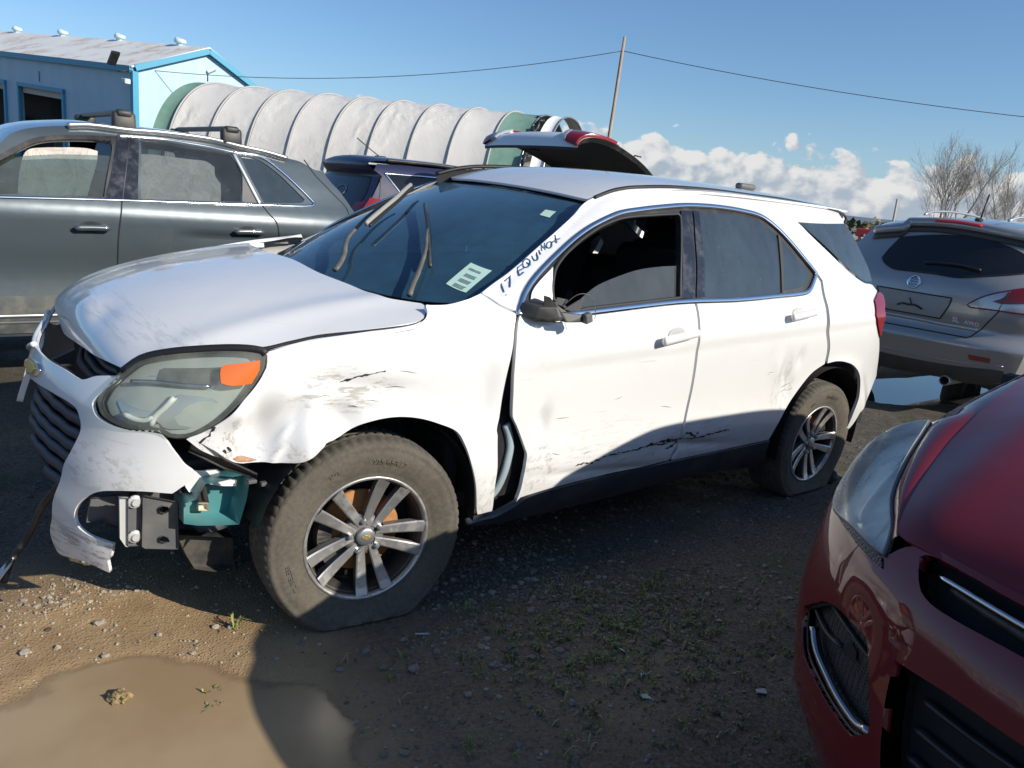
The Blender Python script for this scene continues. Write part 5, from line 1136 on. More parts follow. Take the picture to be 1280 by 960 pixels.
far_ = np.hypot(GMX+1, GMY-1); GMZ = np.where(far_ > 90, -.02, GMZ)
V = np.stack([GMX, GMY, GMZ], -1).reshape(-1, 3); nx, ny = len(gx), len(gy)
ii = np.arange(nx*ny).reshape(ny, nx)
F = np.stack([ii[:-1, :-1], ii[:-1, 1:], ii[1:, 1:], ii[1:, :-1]], -1).reshape(-1, 4)
me = bpy.data.meshes.new('ground'); me.vertices.add(len(V)); me.vertices.foreach_set('co', V.astype(np.float32).ravel())
me.loops.add(F.size); me.loops.foreach_set('vertex_index', F.astype(np.int32).ravel()); me.polygons.add(len(F))
me.polygons.foreach_set('loop_start', np.arange(0, F.size, 4, dtype=np.int32)); me.polygons.foreach_set('loop_total', np.full(len(F), 4, np.int32))
me.polygons.foreach_set('use_smooth', [True]*len(F))
me.update(); me.validate()
at_ = me.attributes.new('mud', 'FLOAT', 'POINT'); at_.data.foreach_set('value', mudmask(GMX, GMY).astype(np.float32).ravel())
def ground_mat():
    b = NB('dirt_ground'); N, L = b.N, b.L
    a = N.new('ShaderNodeAttribute'); a.attribute_name = 'mud'
    p = b.sep(); big = b.noise(.7, 5, .6); mid = b.noise(6., 6, .65); fine = b.noise(60., 5, .7); sp = b.voro(95.)
    mud = b.mix(b.ramp(mid, .3, .7), (.27, .175, .09), (.38, .265, .145))
    mud = b.mix(b.ramp(big, .35, .65), mud, (.31, .21, .115))
    mud = b.mix(b.math('MULTIPLY', b.ramp(fine, .52, .72), .5), mud, (.14, .095, .055))
    grit = b.mix(b.ramp(fine, .35, .65), (.040, .034, .028), (.125, .108, .088))  # gravel tone darkened so part of the shade sits in the ground colour
    grit = b.mix(b.math('MULTIPLY', b.ramp(sp, .40, .10), .40), grit, (.20, .175, .145))
    grit = b.mix(b.math('MULTIPLY', b.ramp(b.noise(2.4, 5, .65), .50, .66), .65), grit, (.05, .062, .024))
    c = b.mix(a.outputs['Fac'], grit, mud)
    # fields and scrub far off
    v = N.new('ShaderNodeVectorMath'); v.operation = 'LENGTH'; L.new(b.coord(), v.inputs[0])
    fl = b.mix(b.ramp(b.noise(.006, 5, .6), .42, .6), (.13, .13, .055), (.22, .19, .10))
    c = b.mix(b.ramp(v.outputs['Value'], 60., 140.), c, fl)
    wet = b.math('MULTIPLY', b.ramp(b.noise(1.6, 4, .6), .40, .62), .28)
    b.col(c).set(rough=b.math('SUBTRACT', .93, wet), spec=.35)
    h = b.math('ADD', b.math('MULTIPLY', fine, .5), b.math('MULTIPLY', b.ramp(sp, .5, .1), .35))
    b.bump(h, .55, .010)
    return b.m
GROUND = ground_mat()
g = link('ground', me, GROUND); g['kind'] = 'structure'
def water(name, pts, z, mat):
    S = lambda u, v: st(u, v, np.zeros_like(np.asarray(u, float))+z)
    o = panel(name, S, pts, mat, None, res=.03 if 'muddy' in name else .1, thick=0); o['kind'] = 'structure'
    co = np.array([v.co[:] for v in o.data.vertices]); dp = z - ground_h(co[:, 0], co[:, 1]); at_ = o.data.attributes.new('depth', 'FLOAT', 'POINT'); at_.data.foreach_set('value', dp.astype(np.float32)); return o
b = NB('muddy_water'); b.col(b.mix(b.ramp(b.noise(1.8, 4, .6), .35, .65), (.30, .21, .12), (.36, .265, .16))).set(rough=.30, spec=.3); b.bump(b.noise(4., 2, .5), .02, .02)
_a = b.N.new('ShaderNodeAttribute'); _a.attribute_name = 'depth'; b.set(alpha=b.ramp(b.math('ADD', _a.outputs['Fac'], b.math('MULTIPLY', b.math('SUBTRACT', b.noise(30., 4, .6), .5), .006)), -.0005, .010))
water('muddy_puddle', [(PUD[0]+.95*math.cos(t), PUD[1]+.12+.85*math.sin(t)) for t in np.linspace(0, 2*math.pi, 20)[:-1]], -.0135, b.m)
b = NB('clear_water'); b.col((.03, .035, .035)).set(rough=.01, spec=1.0, ior=1.6)
water('puddle', [(-7.2+1.5*math.cos(t), -.30+.62*math.sin(t)) for t in np.linspace(0, 2*math.pi, 20)[:-1]], -.030, b.m)
# ---------------- stones
def rock_mesh(r, seed, n=1):
    bm = bmesh.new(); bmesh.ops.create_icosphere(bm, subdivisions=n, radius=1.); q = np.random.RandomState(seed)
    for v in bm.verts:
        v.co *= q.uniform(.72, 1.12)
    V = np.array([v.co[:] for v in bm.verts])*np.array([q.uniform(.8, 1.3), q.uniform(.7, 1.1), q.uniform(.45, .75)])*r
    F = [tuple(v.index for v in f.verts) for f in bm.faces]; bm.free(); return V, F
def stone_mat(name, cols):
    b = NB(name); N, L = b.N, b.L; gm = N.new('ShaderNodeNewGeometry'); cr = N.new('ShaderNodeValToRGB'); L.new(gm.outputs['Random Per Island'], cr.inputs[0])
    el = cr.color_ramp.elements; el[0].color = (*cols[0], 1); el[1].color = (*cols[-1], 1)
    for i, c in enumerate(cols[1:-1]): e = el.new((i+1)/(len(cols)-1)); e.color = (*c, 1)
    n = b.noise(70., 4, .6); b.col(b.mix(b.math('MULTIPLY', b.ramp(n, .4, .7), .45), cr.outputs[0], (.12, .10, .08))).set(rough=.85); b.bump(n, .3, .004); return b.m
STONE = stone_mat('gravel_stone', [(.065, .055, .045), (.15, .135, .115), (.11, .085, .06), (.27, .25, .22), (.095, .09, .085)])
protos = [rock_mesh(1., k) for k in range(12)]
def scatter(name, pts, rad, mat, kind='stuff'):
    Vs, Fs = [], []; o = 0
    for (x, y), r in zip(pts, rad):
        V, F = protos[rng.randint(12)]; a = rng.uniform(0, 6.28); c, s = math.cos(a), math.sin(a)
        W_ = V @ np.array([[c, s, 0], [-s, c, 0], [0, 0, 1]])*r
        W_[:, 0] += x; W_[:, 1] += y; W_[:, 2] += float(ground_h(np.array(x), np.array(y))) + r*.18
        Vs.append(W_); Fs += [(f[0]+o, f[1]+o, f[2]+o) for f in F]; o += len(V)
    ob = mesh_obj(name, np.vstack(Vs), Fs, mat, smooth=False); ob['kind'] = kind; return ob
pts, rad = [], []
def wheel_clear(x, y): return (abs(x) < .20 and .60 < y < 1.02) or (abs(x+2.857) < .2 and .6 < y < 1.02)
while len(pts) < 20000:
    k = rng.rand()
    if k < .45: x, y = rng.uniform(-4.6, 1.6), rng.uniform(-1, 2.9)
    elif k < .85: x, y = rng.normal(-.85, .55), rng.normal(1.05, .42)
    else: x, y = rng.normal(-3.6, .7), rng.normal(.9, .8)
    if wheel_clear(x, y): continue
    m = float(mudmask(np.array(x), np.array(y)))
    cl = float(fbm(np.array(x*2.3), np.array(y*2.3), 3, 31))
    if rng.rand() < m*.90 or rng.rand() > (cl*2.1-.35): continue
    r = min(.017, .0028*math.exp(abs(rng.normal(0, .66)))); pts.append((x, y)); rad.append(r)
scatter('gravel', pts, rad, STONE)
PALE = stone_mat('pale_stone', [(.34, .29, .22), (.44, .39, .31), (.28, .23, .17), (.38, .35, .30)])
pts, rad = [], []
for k in range(850):
    if k < 420: x, y = rng.normal(.83, .13), rng.normal(.24, .10)
    else: x, y = rng.uniform(.2, 1.3), rng.uniform(.0, .95)
    pts.append((x, y)); rad.append(min(.014, .0028*math.exp(abs(rng.normal(0, .55)))))
scatter('mud_gravel', pts, rad, PALE)
for i, (x, y, r, pale) in enumerate([(.774, .465, .020, 1), (.999, .529, .015, 1), (.63, .62, .012, 1), (.46, .66, .013, 1), (.42, .69, .012, 1), (.80, .66, .014, 1), (.69, .78, .010, 1), (.885, .95, .012, 1), (.62, .30, .011, 1)]):
    V, F = rock_mesh(r, 100+i, 2); o = mesh_obj('rock', V, F, PALE, smooth=False); o.location = (x, y, float(ground_h(np.array(x), np.array(y)))+r*.3)
    tag(o, 'small pale stone lying loose on the sunlit brown mud', 'stone', 'pale stones on the sunlit mud')
for i, (x, y, r) in enumerate([(.02, 1.22, .020), (-.10, 1.17, .014), (-.33, 1.28, .015), (-.22, 1.33, .017), (-.05, 1.42, .014), (-.55, 1.12, .018), (-.62, 1.05, .016), (-.37, 1.0, .013), (-.80, 1.22, .017), (.10, 1.05, .013), (.22, 1.10, .012), (-.98, 1.05, .016), (-.70, .92, .015), (-.3, 1.62, .015)]):
    V, F = rock_mesh(r, 200+i, 2); o = mesh_obj('rock', V, F, STONE, smooth=False); o.location = (x, y, float(ground_h(np.array(x), np.array(y)))+r*.3)
    tag(o, 'grey stone among the shaded gravel beside the flat front tyre', 'stone', 'grey stones in the shade')
# clod of soil standing in the puddle
V, F = rock_mesh(.034, 311, 3); V = V + rng.normal(0, .0025, V.shape)
b = NB('wet_clod'); b.col(b.mix(b.ramp(b.noise(60., 5, .7), .4, .6), (.20, .135, .06), (.36, .27, .13))).set(rough=.9); b.bump(b.noise(90., 4, .7), .8, .01)
o = mesh_obj('mud_clod', V, F, b.m, smooth=False); o.location = (.811, .893, -.010); tag(o, 'crumbly brown clod of soil poking out of the muddy puddle', 'clod')
# ---------------- weeds and litter
def weed_mat(name, a, c):
    b = NB(name); gm = b.N.new('ShaderNodeNewGeometry'); b.col(b.mix(gm.outputs['Random Per Island'], a, c)).set(rough=.6); return b.m
WEED = weed_mat('weed_green', (.07, .115, .03), (.19, .22, .07)); DRY = weed_mat('dry_stalk', (.30, .24, .12), (.20, .15, .08))
def blades(spots, mat, name):
    Vs, Fs = [], []; o = 0
    for x, y, n, h in spots:
        for k in range(n):
            a = rng.uniform(0, 6.28); l = h*rng.uniform(.5, 1.2); w = rng.uniform(.0012, .0030)*(1+h*6); lean = rng.uniform(.4, 1.3)
            bx, by = x+rng.normal(0, .012), y+rng.normal(0, .012); z0 = float(ground_h(np.array(bx), np.array(by)))
            d = np.array([math.cos(a), math.sin(a), 0]); s = np.array([-d[1], d[0], 0])
            p = [np.array([bx, by, z0-.003]), np.array([bx, by, z0]) + d*l*.45*lean + np.array([0, 0, l*.62]), np.array([bx, by, z0]) + d*l*lean + np.array([0, 0, l*(.75-.3*lean)+.004])]
            Vs += [p[0]-s*w*.7, p[0]+s*w*.7, p[1]-s*w, p[1]+s*w, p[2]]; Fs += [(o, o+1, o+3, o+2), (o+2, o+3, o+4)]; o += 5
    ob = mesh_obj(name, Vs, Fs, mat, smooth=False); ob['kind'] = 'stuff'; return ob
sp = []
for k in range(300):
    x, y = rng.normal(-.72, .34), rng.normal(1.40, .20)
    if mudmask(np.array(x), np.array(y)) < .55: sp.append((x, y, rng.randint(4, 11), rng.uniform(.014, .042)))
for k in range(130): sp.append((rng.uniform(-2.6, -.5), rng.uniform(1.0, 2.4), rng.randint(3, 8), rng.uniform(.008, .024)))
for k in range(60): sp.append((rng.normal(-.75, .3), rng.normal(1.85, .15), rng.randint(4, 9), rng.uniform(.01, .025)))
blades(sp, WEED, 'weeds')
blades([(.405, .70, 14, .05), (.583, .985, 10, .03), (.60, 1.06, 12, .03), (.34, .78, 5, .02)], weed_mat('yellow_grass', (.30, .28, .09), (.18, .22, .06)), 'puddle_grass')
blades([(rng.uniform(-2, .3), rng.uniform(1.0, 2.0), 2, .04) for k in range(46)], DRY, 'dry_stalks')
LEAFM = M('grey_shard_plastic', (.42, .45, .47), rough=.4)
def shard(x, y, pts, label, mat, name='plastic_shard', tilt=.25):
    z = float(ground_h(np.array(x), np.array(y)))+.006
    o = plate(name, [(px, py, px*tilt) for px, py in pts], .003, mat); o.location = (x, y, z); tag(o, label, 'litter'); return o
shard(-.536, 1.715, [(-.022, -.012), (.016, -.016), (.022, .004), (-.006, .016)], 'bent pale plastic shard lying in the weeds before the red car', LEAFM)
shard(-.89, 1.905, [(-.03, -.010), (.02, -.014), (.034, .002), (.0, .018)], 'flat pale plastic shard lying beside the red bumper corner', M('shard_pale', (.36, .37, .36), rough=.5))
shard(-.614, 1.628, [(-.010, -.004), (.008, -.006), (.010, .005), (-.007, .006)], 'tiny white plastic chip among the weeds', M('shard_white', (.75, .76, .78), rough=.3))
shard(-.66, 1.50, [(-.012, -.012), (.012, -.008), (.014, .010), (-.010, .012)], 'crumpled pale blue scrap of film caught in the weeds', M('shard_blue', (.55, .64, .70), rough=.3), tilt=.8)
shard(-.12, 1.06, [(-.034, -.003), (.034, -.006), (.034, .002), (-.03, .006)], 'narrow grey plastic sliver lying below the flat front tyre', LEAFM)
shard(-3.02, 1.0, [(-.045, -.018), (.03, -.03), (.05, .0), (.0, .028)], 'grey curved shard lying behind the flat rear tyre', LEAFM)
V, F = rock_mesh(.05, 431, 2); o = mesh_obj('rock', V*np.array([1, 1, 1.2]), F, UNDER, smooth=False); o.location = (-3.16, .86, .03); tag(o, 'dark lump lying against the back of the flat rear tyre', 'stone')
# ================================================================== far ground: hills, scrub, junk
az = np.radians(np.linspace(0, 360, 361)); hb = 55 + 120*fbm(np.degrees(az)*.09, az*0, 4, 41) + 25*fbm(np.degrees(az)*.6, az*0, 3, 42); hb[-1] = hb[0]
V = [(9000*math.cos(a), 9000*math.sin(a), -5) for a in az] + [(9300*math.cos(a), 9300*math.sin(a), h) for a, h in zip(az, hb)]
n = len(az); hills = mesh_obj('hills', V, [(i, i+1, n+i+1, n+i) for i in range(n-1)], M('hazy_forest', (.13, .17, .21), rough=1.)); hills['kind'] = 'structure'  # distance haze is painted into the blue of the hill colour
def leafcloud(name, blobs, mat, parent=None, count=400, size=.5):
    Vs, Fs = [], []; o = 0
    for (x, y, z, rx, rz) in blobs:
        for k in range(count):
            d = unit(rng.normal(size=3)); r = rng.rand()**.4; p = np.array([x+d[0]*rx*r, y+d[1]*rx*r, max(.05, z+d[2]*rz*r)])
            a = unit(rng.normal(size=3)); b_ = unit(np.cross(a, rng.normal(size=3))); s = size*rng.uniform(.5, 1.2)
            Vs += [p-a*s*.5, p+b_*s*.35, p+a*s*.5, p-b_*s*.35]; Fs.append((o, o+1, o+2, o+3)); o += 4
    return mesh_obj(name, Vs, Fs, mat, parent, smooth=False)
FOL = weed_mat('scrub_leaf', (.05, .06, .03), (.11, .10, .055))
bl = []
for k in range(46):
    a = math.radians(rng.uniform(-176, -140)); d = rng.uniform(170, 420); bl.append((d*math.cos(a), d*math.sin(a), 1.5, rng.uniform(4, 10), rng.uniform(1.5, 3.4)))
sc_ = leafcloud('scrub', bl, FOL, None, 90, 2.0); sc_['kind'] = 'stuff'
# ---------------- bare trees
BARK = plastic('bark_grey', (.42, .38, .33), .9, .4, dirt=(.28, .25, .21), scale=3.)
def bare_tree(x, y, H, stems, seed, label):
    q = np.random.RandomState(seed); t = empty('bare_tree', (x, y, 0), label=label, cat='tree', group='bare trees behind the grey suv')
    parts = {'trunk': ([], []), 'crown': ([], [])}
    def limb(key, P, r0, r1, sides):
        Vs, Fs = parts[key]; m = len(P); o = len(Vs)
        for i, p in enumerate(P):
            d = unit(P[min(i+1, m-1)]-P[max(i-1, 0)]); a = unit(np.cross(d, [.3, .9, .2])); b_ = np.cross(d, a); r = r0+(r1-r0)*i/(m-1)
            for k in range(sides): Vs.append(p + a*r*math.cos(6.283*k/sides) + b_*r*math.sin(6.283*k/sides))
        for i in range(m-1):
            for k in range(sides): Fs.append((o+i*sides+k, o+i*sides+(k+1) % sides, o+(i+1)*sides+(k+1) % sides, o+(i+1)*sides+k))
    def grow(p, d, L, r, lev):
        n = 4 if lev < 3 else 3; P = [p]; dd = d
        for i in range(n):
            dd = unit(dd + q.normal(0, .10, 3) + np.array([0, 0, .07])); P.append(P[-1]+dd*L/n)
        limb('trunk' if lev < 2 else 'crown', np.array(P), r, r*.58, 6 if lev < 2 else 4 if lev < 3 else 3)
        if lev >= 5: return
        kids = [4, 4, 4, 4, 4][lev]
        for k in range(kids):
            f = q.uniform(.30, 1.0) if k else 1.0; i = min(n-1, int(f*n)); b0 = P[i] + (P[i+1]-P[i])*(f*n-i if f < 1 else 1)
            ax = unit(np.cross(dd, q.normal(size=3))); ang = q.uniform(.32, .72) if k else q.uniform(.05, .2)
            nd = unit(dd*math.cos(ang) + ax*math.sin(ang) + np.array([0, 0, .12]))
            grow(b0, nd, L*q.uniform(.60, .80), max(.0055, r*(.50 if k else .62)*(1-.25*(1-f))), lev+1)
    for k in range(stems):
        a = 6.283*k/stems + q.uniform(-.4, .4); grow(np.array([math.cos(a)*.25, math.sin(a)*.25, 0]), unit([math.cos(a)*.34, math.sin(a)*.34, 1]), H*.33, H*.0115, 0)
    for k, (Vs, Fs) in parts.items(): mesh_obj(k, Vs, Fs, BARK, t)
    return t
bare_tree(-57.5, -21.6, 8.9, 3, 3, 'taller bare grey tree with a spreading vase of fine twigs')
bare_tree(-60.5, -18.2, 7.6, 3, 11, 'lower bare grey tree at the edge beside the taller one')
# ---------------- junk beyond the row
junk = []
bm = bmesh.new()
for k in range(60):
    t = rng.rand(); c = (-29.5+rng.normal(0, 1.5), -12.6+rng.normal(0, .9), rng.uniform(.1, .9)); box_bm(bm, c, rng.uniform(.2, 1.2, 3)*np.array([1, 1, .5]), Matrix.Rotation(rng.uniform(0, 3), 3, random.choice('XYZ')))
o = bm_obj('scrap_heap', bm, stone_mat('scrap_mixed', [(.05, .05, .05), (.30, .29, .27), (.16, .12, .09), (.42, .42, .41), (.10, .10, .11)])); tag(o, 'heap of mixed grey scrap metal beyond the parked suvs', 'scrap heap')
RED = M('faded_red', (.42, .03, .03), rough=.5)
rt = empty('red_trailer', (-33.3, -14.4, 0), (0, 0, .5), label='faded red box trailer standing out on the far yard', cat='trailer')
box('trailer_box', (0, 0, 1.0), (2.6, 1.6, 1.1), RED, rt, bevel=.03); plate('white_panel', [(1.31, -.5, .75), (1.31, .4, .75), (1.31, -.5, 1.35)], .01, M('white_sheet', (.7, .7, .7)), rt)
for s in (-1, 1):
    bm = bmesh.new(); lathe(bm, [(.02, .1), (.3, .1), (.32, .05), (.32, -.05), (.3, -.1)], 20, Matrix.Translation((-.3, .85*s, .32)) @ Matrix.Rotation(math.pi/2, 4, 'X')); bm_obj('wheel', bm, DARKP, rt, True)
ft = empty('farm_frame', (-27.4, -9.9, 0), (0, 0, .6), label='rusty tubular frame standing beside the scrap heap', cat='frame')
for k in range(5): box('upright', (k*.35, 0, .85), (.05, .05, 1.7), RUST, ft)
box('rail', (.7, 0, 1.68), (1.5, .05, .05), RUST, ft)
po = tube('fence_post', [(-40, -17.0, 0), (-40.0, -17.0, 3.2)], .06, BARK); tag(po, 'lone thin post standing in the far field', 'post')
# ================================================================== blue metal building
def wall_mat(name, c1, c2, freq=3.2):
    b = NB(name); w = b.N.new('ShaderNodeTexWave'); w.wave_type = 'BANDS'; w.bands_direction = 'X'; w.inputs['Scale'].default_value = freq; b.L.new(b.coord(), w.inputs['Vector'])
    n = b.noise(.5, 5, .6); s = b.noise(1.2, 5, .65, vec=b.mapping((1, 1, .1)))
    b.col(b.mix(b.math('MULTIPLY', b.ramp(b.math('ADD', b.math('MULTIPLY', n, .5), b.math('MULTIPLY', s, .5)), .42, .62), .5), c1, c2)).set(rough=.5, spec=.3); b.bump(w.outputs['Fac'], .5, .03); return b.m
SHEET = wall_mat('blue_sheeting', (.40, .57, .68), (.50, .65, .72)); TRIMB = plastic('teal_trim', (.045, .30, .46), .5, .2, dirt=(.2, .3, .35))
def roof_mat():
    b = NB('rusted_roof'); s = b.noise(.55, 6, .7, vec=b.mapping((1., 1., .3))); s2 = b.noise(3.2, 5, .7, vec=b.mapping((4., .25, 1.)))
    f = b.math('MULTIPLY', b.ramp(s, .46, .62), b.ramp(s2, .40, .60)); b.col(b.mix(f, (.74, .74, .70), (.46, .28, .14))).set(rough=.45); return b.m
ROOFM = roof_mat()
Cc = np.array([-9.93, -42.55]); lv = unit(np.array([.24, -.97])); gE = np.array([-16.41, -43.0]); gv = unit(gE-Cc); gl = np.linalg.norm(gE-Cc); pk = (Cc+gE)/2 + np.array([-.5, -.05])
bd = empty('metal_building', (*Cc, 0), (0, 0, math.atan2(lv[1], lv[0])), label='pale blue metal shed with rusty roof, ridge vents and dark bays', cat='building')
def L2(p): d = np.asarray(p)-Cc; c, s = lv; return np.array([d[0]*c+d[1]*s, -d[0]*s+d[1]*c])
ge = L2(gE); pkl = L2(pk); LEN = 33.; EZ = 6.1; RZ_ = 7.66
nin = -1. if ge[1] < 0 else 1.
bays = [(7.57, 13.4), (15.4, 21.2), (23.2, 29.0)]; BZ = 4.25; SHEAR = .074
segs = [0.] + [v for b_ in bays for v in b_] + [LEN]
bm = bmesh.new()
for i in range(0, len(segs), 2): box_bm(bm, ((segs[i]+segs[i+1])/2, 0, EZ/2), (segs[i+1]-segs[i], .2, EZ))
for a, c in bays: box_bm(bm, ((a+c)/2, 0, (BZ+EZ)/2), (c-a, .2, EZ-BZ))
bm_obj('front_wall', bm, SHEET, bd)
V = [(0, 0, 0), (ge[0], ge[1], 0), (ge[0], ge[1], EZ), (pkl[0], pkl[1], RZ_), (0, 0, EZ)]
dd = np.array([.15, nin*.02, 0]); mesh_obj('gable_wall', V + [tuple(np.array(v)+dd) for v in V], [(0, 1, 2, 3, 4), (9, 8, 7, 6, 5)] + [(i, (i+1) % 5, 5+(i+1) % 5, 5+i) for i in range(5)], SHEET, bd, smooth=False)
mesh_obj('gable_wall', [(v[0]+LEN, v[1], v[2]) for v in V], [(0, 1, 2, 3, 4)], SHEET, bd, smooth=False)
mesh_obj('rear_wall', [(ge[0], ge[1], 0), (ge[0]+LEN, ge[1], 0), (ge[0]+LEN, ge[1], EZ), (ge[0], ge[1], EZ)], [(0, 1, 2, 3)], SHEET, bd, smooth=False)
o_ = -nin*.25
for nm, e in (('roof', np.array([0, o_, EZ-.08])), ('roof', np.array([ge[0], ge[1]-o_, EZ-.08]))):
    k = np.array([pkl[0], pkl[1], RZ_]); lo = np.array([e[0]-.2, e[1], e[2]+.03]); hi = np.array([k[0]-.2, k[1], k[2]+.06]); X = np.array([LEN+.4, 0, 0]); t = np.array([0, 0, .08])
    fix_normals(mesh_obj(nm, [lo, lo+X, hi+X, hi, lo+t, lo+X+t, hi+X+t, hi+t], [(0, 1, 2, 3), (7, 6, 5, 4), (0, 4, 5, 1), (1, 5, 6, 2), (2, 6, 7, 3), (3, 7, 4, 0)], ROOFM, bd, smooth=False))
def beam(nm, a, c, w, mat, par): return sweep(nm, [a, c], [(-w/2, -w/2), (-w/2, w/2), (w/2, w/2), (w/2, -w/2)], mat, par, smooth=False)
beam('eave_trim', np.array([-.1, -nin*.16, EZ-.12]), np.array([LEN, -nin*.16, EZ-.12]), .30, TRIMB, bd)
beam('barge_trim', np.array([-.14, -nin*.05, EZ-.03]), np.array([pkl[0]-.14, pkl[1], RZ_-.06]), .28, TRIMB, bd)
beam('barge_trim', np.array([pkl[0]-.14, pkl[1], RZ_-.06]), np.array([ge[0]-.14, ge[1]+nin*.2, EZ-.08]), .28, TRIMB, bd)
beam('corner_trim', np.array([-.06, -nin*.05, 0]), np.array([-.06, -nin*.05, EZ-.2]), .30, TRIMB, bd)
for a, c in bays:
    f = empty('loading_bay'); f.parent = bd
    mesh_obj('bay_inside', [(a-.2, nin*2.5, 0), (c+.2, nin*2.5, 0), (c+.2, nin*2.5, BZ+.3), (a-.2, nin*2.5, BZ+.3)], [(0, 1, 2, 3)], M('bay_dark', (.05, .045, .04), rough=.9), f, smooth=False)
    box('door_curtain', ((a+c)/2, nin*.05, BZ-.16), (c-a, .06, .36), M('curtain_cream', (.50, .47, .42), rough=.7), f)
    for x in (a, c): beam('jamb', np.array([x, -nin*.14, 0]), np.array([x, -nin*.14, BZ+.1]), .20, TRIMB, f)
    beam('lintel', np.array([a-.1, -nin*.15, BZ+.12]), np.array([c+.1, -nin*.15, BZ+.12]), .22, TRIMB, f)
    box('bay_stack', ((a+c)/2+.3, nin*1.6, 1.2), (1.4, .9, 2.4), UNDER, f, bevel=.05)
V, F = text_geo('1', .8, True); mesh_obj('number_sign', [(10.65-x, -nin*.125, 4.95+y) for x, y in V], F, M('sign_black', (.02, .02, .03)), bd, smooth=False)
for u in (2.67, 9.3, 16.7, 23.6, 30.):
    v_ = empty('ridge_vent'); v_.parent = bd; x, y = pkl[0]+u, pkl[1]
    T_ = Matrix.Translation((x, y, RZ_))
    bm = bmesh.new(); lathe(bm, [(.22, -.1), (.20, .24)], 20, T_); bm_obj('vent_neck', bm, SHEET, v_, True)
    bm = bmesh.new(); lathe(bm, [(.19, .18), (.29, .22), (.33, .30), (.32, .40), (.20, .46), (.02, .48)], 20, T_); bm_obj('vent_hood', bm, M('vent_pale', (.50, .60, .65), rough=.5), v_, True)
    box('vent_tab', (x+.26, y, RZ_+.42), (.12, .22, .18), M('vent_pale'), v_)
lp = empty('flood_lamp'); lp.parent = bd
tube('lamp_arm', [(-.1, -nin*.2, EZ-.2), (-.1, -nin*.9, EZ-.35)], .03, DARKP, lp); box('lamp_head', (.3, -nin*.9, EZ+.25), (.12, .4, .8), DARKP, lp, rot=Matrix.Rotation(-.7, 3, 'Y')); box('lamp_box', (-.1, -nin*.5, EZ-.75), (.4, .3, .25), M('vent_pale'), lp, bevel=.03)
def shear(o):
    if o.type == 'MESH':
        for v in o.data.vertices: v.co.z += SHEAR*v.co.x
        o.data.update()
    for c in o.children: shear(c)
bpy.context.view_layer.update(); shear(bd)     # the yard falls away along this wall
# ================================================================== fabric tunnel
e_ = np.array([-.767, .643, 0]); f_ = np.array([-.643, -.767, 0]); O_ = np.array([-18.1, -32.8, 0])
def tarp_mat(name, c1, c2, transl=.0):
    b = NB(name); n = b.noise(2.2, 6, .62, vec=b.mapping((1.6, .6, .6), (.3, .6, .5))); n2 = b.noise(.8, 4, .6)
    b.col(b.mix(b.ramp(n2, .35, .65), c1, c2)).set(rough=.55, spec=.3)
    w = b.N.new('ShaderNodeTexWave'); w.inputs['Scale'].default_value = .9; w.inputs['Distortion'].default_value = 7.; w.inputs['Detail'].default_value = 3.; w.inputs['Detail Scale'].default_value = 1.4
    b.L.new(b.mapping((.7, .7, .5), (.5, .9, .2)), w.inputs['Vector'])
    h = b.math('ADD', b.math('MULTIPLY', n, .3), b.math('MULTIPLY', b.math('MULTIPLY', w.outputs['Fac'], b.ramp(b.noise(.35, 2, .5), .40, .62)), .9))
    b.bump(h, .30, .12); return b.m
TARP = tarp_mat('white_tarp', (.55, .535, .51), (.58, .565, .54)); GREEN = tarp_mat('green_tarp', (.13, .24, .19), (.17, .29, .235)); STEELP = M('galvanised_pipe', (.45, .46, .46), rough=.4, metal=.8)
tn = empty('fabric_tunnel', (0, 0, 0), label='long white hooped tarp shelter with green ends', cat='tunnel')
def hoop(s, th, k=1.):
    s = np.asarray(s, float); th = np.asarray(th, float)
    c = -np.sign(np.cos(th))*np.abs(np.cos(th))**.86*4.0*k; z = 5.42*np.maximum(np.sin(th), 0)**.80*(k*.6+.4)
    return O_ + (s+.33*c)[..., None]*e_ + c[..., None]*f_ + z[..., None]*np.array([0, 0, 1.])
def bay(name, s0, s1, mat, ns=8, nt=40, sag=.012):
    ss = np.linspace(s0, s1, ns+1); th = np.linspace(0, math.pi, nt+1); S_, T_ = np.meshgrid(ss, th)
    k = 1 - sag*np.sin(math.pi*(S_-s0)/(s1-s0)) + .008*(fbm(S_*2.2+50, T_*6+50, 3, 3)-.5)
    V = hoop(S_, T_, k).reshape(-1, 3); w = ns+1
    return fix_normals(mesh_obj(name, V, [(i*w+j, i*w+j+1, (i+1)*w+j+1, (i+1)*w+j) for i in range(nt) for j in range(ns)], mat, tn))
s0 = -6.9; P_ = 1.775
for k in range(8):
    bay('tarp_bay', s0+k*P_+.02, s0+(k+1)*P_-.02, TARP)
for k in range(9):
    th = np.linspace(0, math.pi, 41); tube('hoop', hoop(np.full(41, s0+k*P_), th, 1.012), .045, M('seam_grey', (.36, .355, .35), rough=.6), tn, n=6)
bay('green_cover', s0-.8, s0-.02, GREEN); bay('green_cover', s0+8*P_+.02, s0+8*P_+1.45, GREEN)
th = np.linspace(0, math.pi, 41); A = hoop(np.full(41, s0-.8), th)
mesh_obj('end_wall', np.vstack([A, A.mean(0)[None]*np.array([1, 1, 0])]), [(i, i+1, 41) for i in range(40)], GREEN, tn)
for s in (8*P_+1.45, 8*P_+2.5): tube('hoop', hoop(np.full(41, s0+s), th), .04, STEELP, tn, n=6)
bay('torn_cover', s0+8*P_+1.9, s0+8*P_+2.5, M('white_sheet'), sag=.02)
